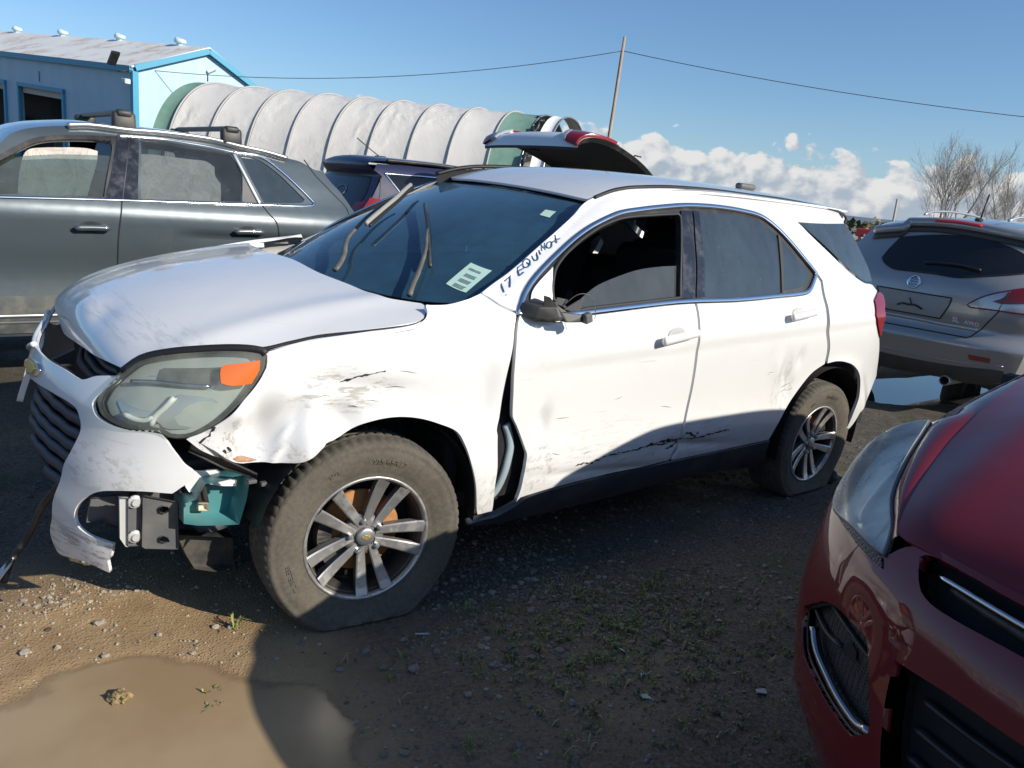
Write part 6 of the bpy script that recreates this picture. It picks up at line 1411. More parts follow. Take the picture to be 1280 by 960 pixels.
th2 = np.linspace(.2, 1.25, 22); R_ = hoop(np.full(22, s0+8*P_+1.6), th2) + rng.normal(0, .12, (22, 3)); tube('torn_edge', R_, .09, DARKP, tn, n=5)
lt = empty('site_lamp', (*(hoop(np.array(s0-.5), np.array(1.45))[:2]), 5.45), label='grey flood lamp standing on the green tunnel end', cat='lamp')
tube('lamp_stalk', [(0, 0, 0), (0, 0, .35)], .03, DARKP, lt); box('lamp_head', (-.12, .1, .5), (.5, .25, .16), M('vent_pale'), lt, rot=Matrix.Rotation(.7, 3, Vector((.64, .77, 0))), bevel=.03)
# pickets and junk at the foot of the tunnel
pf = empty('picket_screen', (-14.6, -26.3, 0), (0, 0, math.atan2(.643, -.767)), label='ragged screen of weathered pickets below the white tarp shelter', cat='fence')
WOODG = plastic('weathered_wood', (.24, .20, .15), .9, .5, dirt=(.10, .085, .07))
for k in range(16):
    h = rng.uniform(1.75, 2.2); box('picket', (k*.14-1.0, rng.normal(0, .05), h/2), (.09, .03, h), WOODG, pf, rot=Matrix.Rotation(rng.normal(0, .05), 3, 'Y'))
for z in (.6, 1.55): box('rail', (.05, .06, z), (2.5, .04, .10), WOODG, pf)
# ================================================================== pole, wires, small shed
pb, pt = np.array([-26.9, -25.15, 0.]), np.array([-27.93, -25.9, 9.47])
pd = unit(pt-np.array([-26.75, -25.05, 3.62])); pb = pt - pd*(pt[2]/pd[2])
pole = empty('leaning_pole', tuple(pb), label='tall thin weathered wooden pole leaning right behind the roof', cat='pole')
PW = plastic('pole_wood', (.34, .25, .18), .85, .6, dirt=(.50, .46, .42), scale=1.2)
tube('shaft', np.array([pt*0+ (pt-pb)*t for t in np.linspace(0, 1, 8)]), .085, PW, pole, n=8, taper=np.linspace(1.25, .8, 8))
tube('pole_wire', [tuple((pt-pb)*.4+np.array([.1, 0, 0])), tuple((pt-pb)*.93+np.array([.1, 0, 0]))], .012, DARKP, pole, n=5)
def wire(a, c, sag, label):
    t = np.linspace(0, 1, 40)[:, None]; P = np.asarray(a)*(1-t)+np.asarray(c)*t; P[:, 2] -= sag*4*(t*(1-t))[:, 0]
    o = tube('overhead_wire', P, .017, M('wire_dark', (.05, .05, .055), rough=.6), n=5); tag(o, label, 'wire'); return o
wt = pb + (pt-pb)*.93
gp = Cc + gv*1.0; wire(wt, (gp[0], gp[1], 6.1), .75, 'slack overhead wire running from the pole to the blue building')
wire(wt, (-64., 18., 9.6), 2.3, 'overhead wire running from the pole across the open sky')
sh = empty('small_shed', (-34.2, -30.6, 0), (0, 0, math.atan2(.643, -.767)), label='low pale blue shed roof showing beside the leaning pole', cat='shed')
box('shed_wall', (0, 0, 1.3), (2.6, 3., 2.6), M('shed_blue', (.36, .52, .64), rough=.6), sh)
mesh_obj('shed_gable', [(-1.3, 1.51, 2.6), (1.3, 1.51, 2.6), (-.35, 1.51, 3.95)], [(0, 1, 2)], M('shed_blue'), sh, smooth=False)
for a, c in (((-1.6, 2.75), (-.35, 3.98)), ((-.35, 3.98), (1.6, 2.55))): beam('shed_roof', np.array([(a[0]+c[0])/2, 0, 0])*0+np.array([a[0], 1.5, a[1]]), np.array([c[0], 1.5, c[1]]), .22, M('shed_roof_blue', (.42, .66, .74), rough=.5), sh)
for a, c in (((-1.6, 2.75), (-.35, 3.98)), ((-.35, 3.98), (1.6, 2.55))): mesh_obj('roof_sheet', [(a[0], 1.6, a[1]), (c[0], 1.6, c[1]), (c[0], -1.6, c[1]), (a[0], -1.6, a[1])], [(0, 1, 2, 3)], M('shed_roof_blue'), sh, smooth=False)
tube('roof_spray', [(-.6, 1.4, 4.0), (-.2, 1.4, 4.25), (.1, 1.4, 4.2), (.5, 1.4, 4.6), (.9, 1.4, 4.55)], .05, DARKP, sh, n=5)
# ================================================================== other cars
def arc(cx, cz, r, a0, a1, n=12): return [(cx + r*math.cos(math.radians(a)), cz + r*math.sin(math.radians(a))) for a in np.linspace(a0, a1, n)]
def simple_wheel(parent, c, side, R=.345):
    make_wheel(parent, c, side=side, R=R, theta=rng.uniform(0, 70), flat=False, n=64, lettering=False, style='split')
def skin_surface(prof, Y, crown=.05, step=.06):
    # the top of a car: a side-view line carried across from one flank to the other
    C = smooth_line(np.array(prof), step, False, 60); s = polyline_len(C); s = s/s[-1]
    d = np.gradient(C, axis=0); nn = np.stack([d[:, 1], -d[:, 0]], 1); nn /= np.linalg.norm(nn, axis=1)[:, None]
    if nn[len(nn)//2, 1] < 0: nn = -nn
    yy = Y(C[:, 0], C[:, 1])
    def S(t, v):
        t = np.asarray(t, float); v = np.asarray(v, float)
        x = np.interp(t, s, C[:, 0]); z = np.interp(t, s, C[:, 1]); w = np.interp(t, s, yy); nx = np.interp(t, s, nn[:, 0]); nz = np.interp(t, s, nn[:, 1])
        k = crown*(1-v*v) + .02*(1-np.abs(v)**8)
        return st(x + nx*k, w*v, z + nz*k)
    return S, s, C
def t_at(C, s, x, z):
    i = int(np.argmin((C[:, 0]-x)**2 + (C[:, 1]-z)**2)); return float(s[i])
def grid_surface(name, S, u0, u1, v0, v1, nu, nv, mat, parent):
    U, V_ = np.meshgrid(np.linspace(u0, u1, nu), np.linspace(v0, v1, nv)); P = S(U.ravel(), V_.ravel())
    return fix_normals(mesh_obj(name, P, [(j*nu+i, j*nu+i+1, (j+1)*nu+i+1, (j+1)*nu+i) for j in range(nv-1) for i in range(nu-1)], mat, parent))
def flank(Y, sgn=1): return lambda x, z: st(x, sgn*Y(np.asarray(x, float), np.asarray(z, float)), z)
LAMP_RED = M('red_lens'); LAMP_CLEAR = M('clear_lens_grey', (.50, .52, .54), rough=.15, coat=1., metal=.3)
# ------------------------------------------------------------------ dark blue suv, rear towards the white one
BLUE = paint('dark_blue_paint', (.010, .013, .05), amount=.06, metal=0., rough=.5, coat=.6)
def car_widths(wz, wf): return lambda x, z: wz(z)*wf(x)
wz = cspline([.2, .35, .6, .9, 1.05, 1.15, 1.35, 1.55, 1.66, 1.74], [.82, .88, .91, .92, .905, .87, .775, .68, .60, .50])
wf = cspline([-.1, .05, .25, .6, 1.2, 3.2, 3.9, 4.3, 4.5], [.80, .88, .95, .985, 1., 1., .96, .84, .70])
BY = car_widths(wz, wf)
bl_ = empty('blue_suv', (-2.82, -5.52, .04), (0, 0, math.pi), label='dark blue suv seen from its rear corner beyond the roof of the white one', cat='car')
prof = [(.10, .34), (.02, .50), (.0, .75), (.03, .98), (.12, 1.15), (.30, 1.44), (.36, 1.55), (.24, 1.66), (.34, 1.70), (.8, 1.715), (1.6, 1.715), (2.3, 1.66), (2.65, 1.57), (3.25, 1.14), (3.6, 1.08), (4.1, .98), (4.36, .84), (4.42, .60), (4.38, .36)]
sideo = [(.12, .36)] + arc(.92, .34, .40, 190, -10) + [(2.0, .30), (3.2, .30)] + arc(3.6, .34, .40, 190, -10) + [(4.30, .36), (4.40, .60), (4.34, .84), (4.08, .97), (3.6, 1.06), (3.25, 1.12), (2.66, 1.54), (2.3, 1.63), (1.6, 1.685), (.8, 1.685), (.36, 1.67), (.30, 1.60), (.38, 1.54), (.30, 1.42), (.12, 1.14), (.04, .97), (.01, .75), (.03, .5)]
for sg in (1, -1): panel('body_side', flank(BY, sg), sideo, BLUE, bl_, res=.07, thick=.02, flip=(sg > 0), corner=30)
Sk, s_, C_ = skin_surface(prof, BY, .035); grid_surface('body_shell', Sk, 0, 1, -1, 1, 110, 15, BLUE, bl_)
t0, t1 = t_at(C_, s_, .13, 1.17), t_at(C_, s_, .35, 1.53)
panel('rear_window', Sk, [(t0, -.78), (t0-.004, 0), (t0, .78), (t0+(t1-t0)*.5, .86), (t1, .80), (t1, -.80), (t0+(t1-t0)*.5, -.86)], GLASS_DARK, bl_, res=.06, scale=(6., .8), off=.006, thick=0)
for sg in (1, -1):
    fl = flank(BY, sg)
    w = panel('quarter_window', fl, [(.42, 1.56), (.62, 1.36), (1.15, 1.30), (1.15, 1.57)], GLASS_DARK, bl_, res=.05, off=.006, thick=0, flip=(sg > 0), corner=20)
    strip('window_chrome', fl, [(1.15, 1.585), (.42, 1.575), (.60, 1.345), (1.15, 1.285), (2.2, 1.26)], halfround(.022, .006), CHROME, bl_, off=.006, flip=(sg > 0), corner=20)
    panel('rear_door_window', fl, [(1.22, 1.30), (1.22, 1.57), (1.95, 1.55), (1.98, 1.26)], GLASS_DARK, bl_, res=.06, off=.006, thick=0, flip=(sg > 0), corner=20)
    panel('front_door_window', fl, [(2.06, 1.26), (2.04, 1.54), (2.4, 1.50), (2.95, 1.20)], GLASS_DARK, bl_, res=.06, off=.006, thick=0, flip=(sg > 0), corner=20)
    panel('tail_light', fl, [(.06, 1.06), (.10, 1.17), (.20, 1.30), (.46, 1.27), (.36, 1.15), (.16, 1.06)], LAMP_RED, bl_, res=.04, off=.012, thick=.02, flip=(sg > 0))
    a, c = (.40, .64) if sg > 0 else (-.64, -.40)
    strip('panel_gap', fl, [(.36, 1.56), (.30, 1.30), (.16, 1.12)], flatbar(.007, .002), RUBBER_SEAL, bl_, flip=(sg > 0))
    strip('roof_rail', fl, [(.5, 1.705), (1.2, 1.715), (2.1, 1.68)], halfround(.03, .03), DARKP, bl_, off=.004, flip=(sg > 0))
    simple_wheel(bl_, (.92, sg*.80, .34), sg); simple_wheel(bl_, (3.6, sg*.80, .34), sg)
tube('aerial', [(.75, 0, 1.75), (.62, 0, 1.82), (.40, 0, 1.95)], .006, DARKP, bl_)
bx = bmesh.new(); box_bm(bx, (.72, 0, 1.765), (.14, .06, .03), None, .01); bm_obj('aerial_base', bx, DARKP, bl_)
t2 = t_at(C_, s_, .12, 1.14); panel('tail_light', Sk, [(t2-.012, .70), (t2+.012, .72), (t2+.018, .98), (t2-.012, .98)], LAMP_RED, bl_, res=.04, scale=(6., .8), off=.012, thick=.02); panel('tail_light', Sk, [(t2-.012, -.70), (t2+.012, -.72), (t2+.018, -.98), (t2-.012, -.98)], LAMP_RED, bl_, res=.04, scale=(6., .8), off=.012, thick=.02)
box('underbody', (2.2, 0, .36), (4.0, 1.5, .2), UNDER, bl_)
tube('window_scribble', [tuple(Sk(np.array([t0+(t1-t0)*(.45+.18*math.sin(a))]), np.array([-.15+.16*math.cos(a)]))[0]+np.array([-.012, 0, .01])) for a in np.linspace(0, 5.2, 22)], .004, M('chalk', (.45, .5, .55)), bl_, n=5)
# ------------------------------------------------------------------ pale hatchback with its tailgate up
PALEW = paint('pale_silver_paint', (.74, .75, .74), amount=.15)
ht = empty('hatchback', (-4.66, -3.28, .05), (0, 0, math.pi), label='pale hatchback behind the white roof with its tailgate raised', cat='car')
wz2 = cspline([.2, .35, .6, .9, 1.05, 1.2, 1.4, 1.6, 1.72], [.80, .86, .885, .89, .87, .83, .765, .69, .60]); HY = car_widths(wz2, wf)
sideo2 = [(.12, .36)] + arc(.92, .34, .40, 190, -10) + [(2.0, .30), (3.0, .30)] + arc(3.5, .34, .40, 190, -10) + [(4.2, .36), (4.32, .60), (4.25, .84), (3.95, .97), (3.4, 1.06), (3.1, 1.12), (2.5, 1.54), (2.1, 1.66), (1.4, 1.72), (.8, 1.70), (.48, 1.66), (.16, 1.18), (.05, .97), (.01, .75), (.03, .5)]
for sg in (1, -1): panel('body_side', flank(HY, sg), sideo2, PALEW, ht, res=.07, thick=.02, flip=(sg > 0), corner=30, holes=[[(.62, 1.24), (.88, 1.60), (1.4, 1.63), (1.4, 1.22)], [(1.5, 1.22), (1.5, 1.63), (2.05, 1.57), (2.75, 1.19)]])
prof2 = [(.48, 1.70), (.8, 1.735), (1.4, 1.755), (2.1, 1.69), (2.5, 1.57), (3.1, 1.14), (3.4, 1.09), (3.95, .99), (4.26, .85), (4.33, .60), (4.28, .36)]
Sk2, s2_, C2_ = skin_surface(prof2, HY, .03); tw0, tw1 = t_at(C2_, s2_, 2.45, 1.59), t_at(C2_, s2_, 3.05, 1.17)
grid_surface('body_shell', Sk2, 0, tw0, -1, 1, 40, 13, PALEW, ht); grid_surface('body_shell', Sk2, tw1, 1, -1, 1, 50, 13, PALEW, ht)
grid_surface('windshield', Sk2, tw0, tw1, -1, 1, 12, 9, GLASS_SIDE, ht)
for sg in (1, -1):
    fl = flank(HY, sg)
    panel('quarter_window', fl, [(.62, 1.24), (.88, 1.60), (1.4, 1.63), (1.4, 1.22)], GLASS_SIDE, ht, res=.08, thick=0, flip=(sg > 0), corner=20)
    panel('door_window', fl, [(1.5, 1.22), (1.5, 1.63), (2.05, 1.57), (2.75, 1.19)], GLASS_SIDE, ht, res=.08, thick=0, flip=(sg > 0), corner=20)
    strip('opening_seal', fl, [(.04, .75), (.06, .97), (.17, 1.19), (.49, 1.67), (.56, 1.70)], [(-.05, -.02), (-.05, .012), (.05, .012), (.05, -.02)], DARKP, ht, off=.004, flip=(sg > 0), corner=60)
    strip('gate_strut', fl, [(.40, 1.50), (.30, 1.58)], circ_prof(.012), STEELP, ht, off=-.08, flip=(sg > 0))
    simple_wheel(ht, (.92, sg*.78, .34), sg); simple_wheel(ht, (3.5, sg*.78, .34), sg)
bm = bmesh.new(); box_bm(bm, (1.9, 0, .42), (3.5, 1.6, .12)); box_bm(bm, (1.25, 0, .95), (.16, 1.36, .72), Matrix.Rotation(.25, 3, 'Y'), .05, 2); box_bm(bm, (2.1, .36, 1.1), (.14, .46, .85), Matrix.Rotation(.25, 3, 'Y'), .05, 2); box_bm(bm, (2.1, -.36, 1.1), (.14, .46, .85), Matrix.Rotation(.25, 3, 'Y'), .05, 2); box_bm(bm, (.05, 0, .62), (.06, 1.5, .5)); bm_obj('cabin', bm, DARKP, ht)
tgp = empty('tailgate'); tgp.parent = ht
gprof = [(.48, 1.745), (.20, 1.88), (-.10, 1.98), (-.35, 2.04), (-.55, 2.055), (-.66, 2.03), (-.705, 1.985), (-.715, 1.945)]
gw = cspline([-.8, -.6, -.2, .5], [.70, .76, .78, .70]); Sg, sg_, Cg_ = skin_surface(gprof, lambda x, z: gw(x), .035, .04)
tg0 = t_at(Cg_, sg_, -.18, 2.0); GATE = WHITE
grid_surface('gate_skin', Sg, tg0, 1, -1, 1, 24, 15, PALEW, tgp); grid_surface('gate_glass', Sg, .06, tg0, -1, 1, 12, 9, GLASS_DARK, tgp)
Sgi = lambda t, v: Sg(t, np.asarray(v)*.97) + np.array([.0, 0, -.05])
grid_surface('gate_lining', Sgi, .02, .985, -1, 1, 30, 15, plastic('gate_lining_dark', (.035, .036, .038), .6, .2), tgp)
for sg in (1, -1):
    A = Sg(np.linspace(0, 1, 24), np.full(24, float(sg))); B_ = Sgi(np.linspace(.02, .985, 24), np.full(24, float(sg))); loft('gate_rim', A, B_, DARKP, tgp, n=2)
    tl0 = t_at(Cg_, sg_, -.30, 2.03); panel('gate_lamp', Sg, [(tl0-.05, sg*.55), (tl0-.05, sg*.985), (.99, sg*.985), (.97, sg*.80), (.86, sg*.64)], LAMP_RED, tgp, res=.03, scale=(1.4, .76), off=.03, thick=.04, flip=True)
    panel('gate_lamp_clear', Sg, [(.84, sg*.58), (.86, sg*.66), (.97, sg*.80), (.95, sg*.70)], LAMP_CLEAR, tgp, res=.04, scale=(1.4, .76), off=.034, thick=.03, flip=True)
A = Sg(np.full(24, 1.), np.linspace(-1, 1, 24)); B_ = Sgi(np.full(24, .985), np.linspace(-1, 1, 24)); loft('gate_rim', A, B_, DARKP, tgp, n=2)
MAROON = M('dark_red_strip', (.16, .01, .03), rough=.25, coat=1.)
panel('gate_spoiler_strip', Sg, [(tg0+.01, -.95), (tg0+.01, .95), (tg0+.11, .95), (tg0+.11, -.95)], MAROON, tgp, res=.06, scale=(1.4, .76), off=.012, thick=.02, flip=True)
box('gate_latch', (-.62, .0, 1.94), (.07, .10, .05), DARKP, tgp, bevel=.01); plate('gate_handle', [(-.60, -.2, 2.075), (-.56, -.2, 2.087), (-.56, -.05, 2.089), (-.60, -.05, 2.077)], .006, DARKP, tgp)
# ------------------------------------------------------------------ grey-green suv with roof bars
GREY = paint('grey_green_paint', (.068, .088, .100), amount=.18, metal=.35, rough=.36, dirt=(.30, .28, .23))
gs = empty('roof_bar_suv', tuple(G_POS), label='grey green suv with roof bars and deployed curtain airbags, parked beyond the hood', cat='car')
gtop = list(D['g_roof'][::-1]); gtail = list(D['g_tail'][::-1])
go = [(2.32, .36), (1.88, .33)] + arc(1.46, .33, .40, -4, 184) + [(1.0, .28), (-.9, .28)] + arc(-1.34, .33, .40, -6, 186) + [(-1.80, .36), (-1.93, .46), (-1.97, .70), (-1.88, .95), (-1.80, 1.10)] + gtail[1:] + gtop + [(1.22, 1.14), (1.6, 1.08), (2.1, .99), (2.36, .84), (2.42, .60)]
gholes = [D['g_front_glass'], D['g_rear_glass'], D['g_quarter_glass']]
GC = np.array([0, -.94, 0])
def gmirror(o): c = o.copy(); COL.objects.link(c); c.scale = (1, -1, 1); c.location = (0, -1.88, 0); c.parent = gs; return c
gb = panel('body_side', S_g if False else G_side, go, GREY, gs, holes=gholes, res=.045, edge=.03, thick=.03, flip=True, corner=42); gmirror(gb)
fr_ = panel('window_frame', G_side, D['g_frame_front'] + [(.10, 1.18), (.6, 1.17), (1.05, 1.10)], DARKP, gs, holes=[D['g_front_glass']], res=.05, off=.002, thick=.02, flip=True); gmirror(fr_)
for k in ('g_bpillar', 'g_bpillar_rear'): gmirror(panel('pillar_trim', G_side, D[k], B_GLOSS, gs, res=.05, off=.004, thick=.01, flip=True))
gmirror(panel('door_triangle', G_side, D['g_rear_tri'], GREYP, gs, res=.04, off=.003, thick=.004, flip=True))
GREEN_GL = glass('green_side_glass', (.36, .44, .43), .14, (.33, .38, .37)); DIRTY_GL = glass('dirty_side_glass', (.52, .57, .59), .07, (.36, .39, .41))
gp_ = panel('front_window', G_side, D['g_front_pane'], GREEN_GL, gs, res=.06, off=-.014, thick=0, flip=True); gmirror(gp_)
for k, nm, gl in (('g_rear_glass', 'rear_window', DIRTY_GL), ('g_quarter_glass', 'quarter_window', GLASS_TINT)): gmirror(panel(nm, G_side, D[k], gl, gs, res=.06, off=-.008, thick=0, flip=True))
def cloth_mat():
    b = NB('airbag_cloth'); n = b.noise(7., 6, .6, dist=1.2); b.col(b.mix(b.ramp(n, .35, .65), (.50, .46, .42), (.60, .56, .52))).set(rough=.9); b.bump(b.math('ADD', n, b.math('MULTIPLY', b.noise(3., 4, .6, vec=b.mapping((.6, 1, 3.))), 1.2)), .9, .05); return b.m
CLOTH = cloth_mat()
for k in ('g_curtain', 'g_curtain_r'): panel('curtain_airbag', G_side, D[k], CLOTH, gs, res=.03, off=-.075, thick=.02, flip=True, disp=lambda u, v: .02*(fbm(np.asarray(u)*9+40, np.asarray(v)*14+40, 3, 6)-.5))
gch = strip('window_chrome', G_side, D['g_chrome_top'], halfround(.020, .007), CHROME, gs, off=.004, flip=True, corner=30); gmirror(gch)
strip('window_bar', G_side, D['g_slant'], halfround(.030, .008), SATIN, gs, off=.004, flip=True)
for k in ('g_door_gap_b', 'g_door_gap_c', 'g_hatch'): gmirror(strip('panel_gap', G_side, D[k], flatbar(.009, .0012), RUBBER_SEAL, gs, off=.001, flip=True))
gmirror(panel('sill_cladding', G_side, [(1.03, .30), (1.03, .535), (0, .545), (-.92, .54), (-.92, .30)], plastic('dark_cladding', (.055, .065, .068), .5, .4), gs, res=.08, off=.008, thick=.02, flip=True, corner=10))
strip('sill_strip', G_side, [(1.0, .412), (0, .416), (-.9, .41)], halfround(.022, .008), SATIN, gs, off=.009, flip=True); strip('sill_strip', G_side, [(1.0, .372), (0, .374), (-.9, .37)], halfround(.014, .006), GREYP, gs, off=.009, flip=True)
for k in ('g_handle', 'g_handle_r'):
    a, c = D[k]; P, Nn = on_surf(G_side, [a, c], 0, flip=True)
    hd = strip('door_handle', G_side, [a, ((a[0]+c[0])/2, (a[1]+c[1])/2+.002), c], circ_prof(.019, 12, 1., .75), GREY, gs, off=.034, flip=True, step=.02, taper=lambda t: min(1., .35+2.4*math.sqrt(max(0, min(t, 1-t)))))
    cx, cz = (a[0]+c[0])/2, (a[1]+c[1])/2; panel('handle_cup_shade', G_side, [(cx+.075*math.cos(q), cz+.004+.036*math.sin(q)) for q in np.linspace(0, 6.283, 17)[:-1]], DARKP, hd, res=.02, off=.0015, thick=0, flip=True)  # flat dark ellipse stands for shade in the handle hollow
topc = smooth_line(np.array(gtop), .06, False, 60); PA, _n = on_surf(G_side, topc, 0); PB = PA.copy(); PB[:, 1] = -1.88 - PA[:, 1]
loft('roof', PA+np.array([0, 0, -.004]), PB+np.array([0, 0, -.004]), GREY, gs, n=14, bulge=.05)
nose = np.array([(.6474, 1.4692), (1.22, 1.14), (1.6, 1.08), (2.1, .99), (2.36, .84), (2.42, .60), (2.32, .36)])
nc = smooth_line(nose[1:], .08, False, 60); PA, _n = on_surf(G_side, nc, 0); PB = PA.copy(); PB[:, 1] = -1.88-PA[:, 1]; loft('hood', PA, PB, GREY, gs, n=10, bulge=.05)
PA, _n = on_surf(G_side, nose[:2], 0); PB = PA.copy(); PB[:, 1] = -1.88-PA[:, 1]; loft('windshield', PA, PB, GLASS_SIDE, gs, n=10, bulge=.05)
tl_ = np.array([(-1.80, .36), (-1.93, .46), (-1.97, .70), (-1.88, .95), (-1.80, 1.10)] + gtail[1:] + gtop[:1]); tc_ = smooth_line(tl_, .08, False, 60); PA, _n = on_surf(G_side, tc_, 0); PB = PA.copy(); PB[:, 1] = -1.88-PA[:, 1]; loft('tailgate', PA, PB, GREY, gs, n=10, bulge=.04)
rl = [(x, z-.012) for x, z in D['g_roof'][3:11]]
gmirror(strip('roof_rail', G_side, rl, halfround(.034, .030), SATIN, gs, off=.006, flip=True))
for (x, z) in D['g_feet']:
    p = G_side(np.array([x]), np.array([z]))[0]
    rb = empty('roof_bar'); rb.parent = gs
    bm = bmesh.new(); box_bm(bm, (p[0], p[1]+.01, p[2]+.045), (.15, .07, .12), Matrix.Rotation(.12, 3, 'X'), .02, 2); box_bm(bm, (p[0], p[1]+.012, p[2]+.095), (.10, .08, .05), None, .018, 2); bm_obj('bar_foot', bm, BLACKP, rb, True)
    bm = bmesh.new(); box_bm(bm, (p[0], -1.88-p[1]-.01, p[2]+.045), (.15, .07, .12), Matrix.Rotation(-.12, 3, 'X'), .02, 2); bm_obj('bar_foot', bm, BLACKP, rb, True)
    sweep('cross_bar', [(p[0], p[1], p[2]+.10), (p[0], -1.88-p[1], p[2]+.10)], [(-.035, -.012), (-.035, .008), (-.015, .02), (.015, .02), (.035, .008), (.035, -.012)], plastic('bar_black', (.03, .03, .032), .45, .2), rb, smooth=False)
bm = bmesh.new(); box_bm(bm, (-.2, -.94, .42), (3.2, 1.6, .1)); 
for y in (-.55, -1.33): box_bm(bm, (.35, y, .75), (.5, .5, .2), None, .05, 2); box_bm(bm, (.08, y, 1.05), (.16, .46, .6), Matrix.Rotation(-.25, 3, 'Y'), .05, 2)
box_bm(bm, (-.95, -.94, .95), (.2, 1.3, .6), Matrix.Rotation(-.25, 3, 'Y'), .05, 2); bm_obj('cabin', bm, FAB, gs)
box('underbody', (0, -.94, .32), (3.9, 1.5, .14), UNDER, gs)
for x in (1.46, -1.34):
    for s in (1, -1):
        w = make_wheel(gs, (x, -.94+s*.80, .30), side=s, R=.36, theta=30, flat=False, n=64, lettering=False)
        bm = bmesh.new(); lathe(bm, [(.39, .10), (.395, -.25), (.01, -.26)], 28, Matrix.Translation((x, -.94+s*.80, .33)) @ Matrix.Rotation(-s*math.pi/2, 4, 'X')); bm_obj('wheel_housing', bm, VOID, gs, True)
# ------------------------------------------------------------------ grey suv, rear view
MUR = paint('grey_metal_paint', (.36, .35, .34), amount=.25, metal=.45, rough=.33, dirt=(.28, .25, .2))
ms = empty('grey_suv', tuple(M_POS), label='dark grey suv seen from behind with an empty plate recess', cat='car')
low = [(y, z) for y, z in D['m_low']]
mo = [(-.86, .40), (-.60, .345)] + [(-.15, .335), (.0, .332), (.2, .344), (.43, .352), (.60, .345), (.86, .40), (.91, .62), (.925, .85), (.91, 1.0), (.86, 1.12), (.79, 1.27), (.74, 1.40), (.68, 1.515), (.605, 1.557), (.32, 1.593), (0, 1.61), (-.32, 1.60), (-.605, 1.557), (-.68, 1.515), (-.74, 1.40), (-.79, 1.27), (-.86, 1.12), (-.91, 1.0), (-.925, .85), (-.91, .62)]
mgl = D['m_glass']; 
mb = panel('body_rear', M_rear, mo, MUR, ms, res=.035, thick=.02, corner=50)
mg = panel('rear_window', M_rear, mgl, GLASS_DARK, ms, res=.05, off=.004, thick=0)
strip('window_seal', M_rear, mgl, flatbar(.012, .002), RUBBER_SEAL, ms, off=.003, closed=True)
spl = D['m_spoiler'][1:]; strip('spoiler', M_rear, [(-.60, 1.50)] + list(spl), [(-.035, -.02), (-.03, .045), (.0, .06), (.045, .05), (.05, -.02)], MUR, ms, off=.0, step=.03)
strip('spoiler_underside', M_rear, [(y, z-.055) for y, z in [(-.60, 1.50)] + list(spl)], [(-.03, -.01), (-.03, .02), (.03, .012), (.03, -.01)], M('spoiler_brown', (.045, .038, .034), rough=.5), ms, off=.003, step=.03)
strip('brake_light', M_rear, [(-.083+.0, 1.600), (.12, 1.600), (.305, 1.583)], [(-.012, 0), (-.012, .012), (.012, .012), (.012, 0)], M('bright_red_lens', (.65, .015, .02), rough=.2, coat=1.), ms, off=.058, step=.03)
panel('plate_recess', M_rear, D['m_plate'], plastic('recess_grey', (.34, .335, .325), .45, .5, dirt=(.26, .22, .17), scale=9.), ms, res=.04, off=.003, thick=.002, curve=False)
strip('recess_edge', M_rear, D['m_plate'], flatbar(.010, .002), RUBBER_SEAL, ms, off=.004, closed=True)
strip('plate_scar', M_rear, D['m_plate_scar'], flatbar(.016, .002), DARKP, ms, off=.006); strip('plate_scar', M_rear, [(D['m_plate_scar'][2][0]+.03, D['m_plate_scar'][2][1]), (D['m_plate_scar'][2][0], D['m_plate_scar'][2][1]+.06)], flatbar(.010, .002), DARKP, ms, off=.006)
strip('tailgate_ledge', M_rear, D['m_strip'], halfround(.030, .010), SATIN, ms, off=.002)
strip('panel_gap', M_rear, D['m_gap'], flatbar(.010, .0015), RUBBER_SEAL, ms, off=.002)
for sg in (1, -1):
    f = lambda L: [(sg*y, z) for y, z in L]
    lp_ = empty('tail_lamp'); lp_.parent = ms
    lens = [(y, z) for y, z in D['m_lamp'] if y < .9] ; lens = [(min(y, .90), z) for y, z in D['m_lamp']]
    lens = [t for i, t in enumerate(lens) if i == 0 or abs(t[0]-lens[i-1][0])+abs(t[1]-lens[i-1][1]) > 1e-3]
    panel('lamp_lens', M_rear, f(lens), LAMP_CLEAR, lp_, res=.03, off=.016, thick=.03, flip=False, corner=50)
    rr = [(min(y, .885), z) for y, z in D['m_lamp_red']]; rr = [t for i, t in enumerate(rr) if i == 0 or abs(t[0]-rr[i-1][0])+abs(t[1]-rr[i-1][1]) > 1e-3]
    panel('lamp_red', M_rear, f(rr), LAMP_RED, lp_, res=.03, off=.019, thick=.003, corner=50)
    strip('lamp_rim', M_rear, f(lens), flatbar(.012, .003), MAROON, lp_, off=.015, closed=True)
    strip('lamp_split', M_rear, f(D['m_lamp_split']), flatbar(.006, .002), RUBBER_SEAL, lp_, off=.021)
    panel('reflector', M_rear, f(D['m_refl']), M('dull_red_reflector', (.28, .03, .02), rough=.3, coat=1.), ms, res=.03, off=.008, thick=.01, curve=False)
panel('lower_valance', M_rear, [(-.84, .40), (-.6, .346), (0, .334), (.43, .353), (.6, .346), (.86, .41), (.80, .50), (.45, .47), (0, .46), (-.45, .47), (-.80, .50)], plastic('valance_brown', (.07, .06, .052), .6, .6, dirt=(.14, .115, .085)), ms, res=.05, off=.008, thick=.02)
strip('bumper_crease', M_rear, [(-.6, .53), (0, .505), (.35, .50), (.8, .53)], halfround(.010, .004), MUR, ms, off=.0)
bdg = empty('maker_badge'); bdg.parent = ms; by, bz = D['m_badge'][0]; a = np.linspace(0, 2*math.pi, 29)[:-1]
P, Nn = on_surf(M_rear, np.stack([by+.048*np.cos(a), bz+.050*np.sin(a)], 1), .008); sweep('badge_ring', P, [(-.006, -.004), (-.006, .003), (.006, .003), (.006, -.004)], CHROME, bdg, nrm=Nn, closed=True)
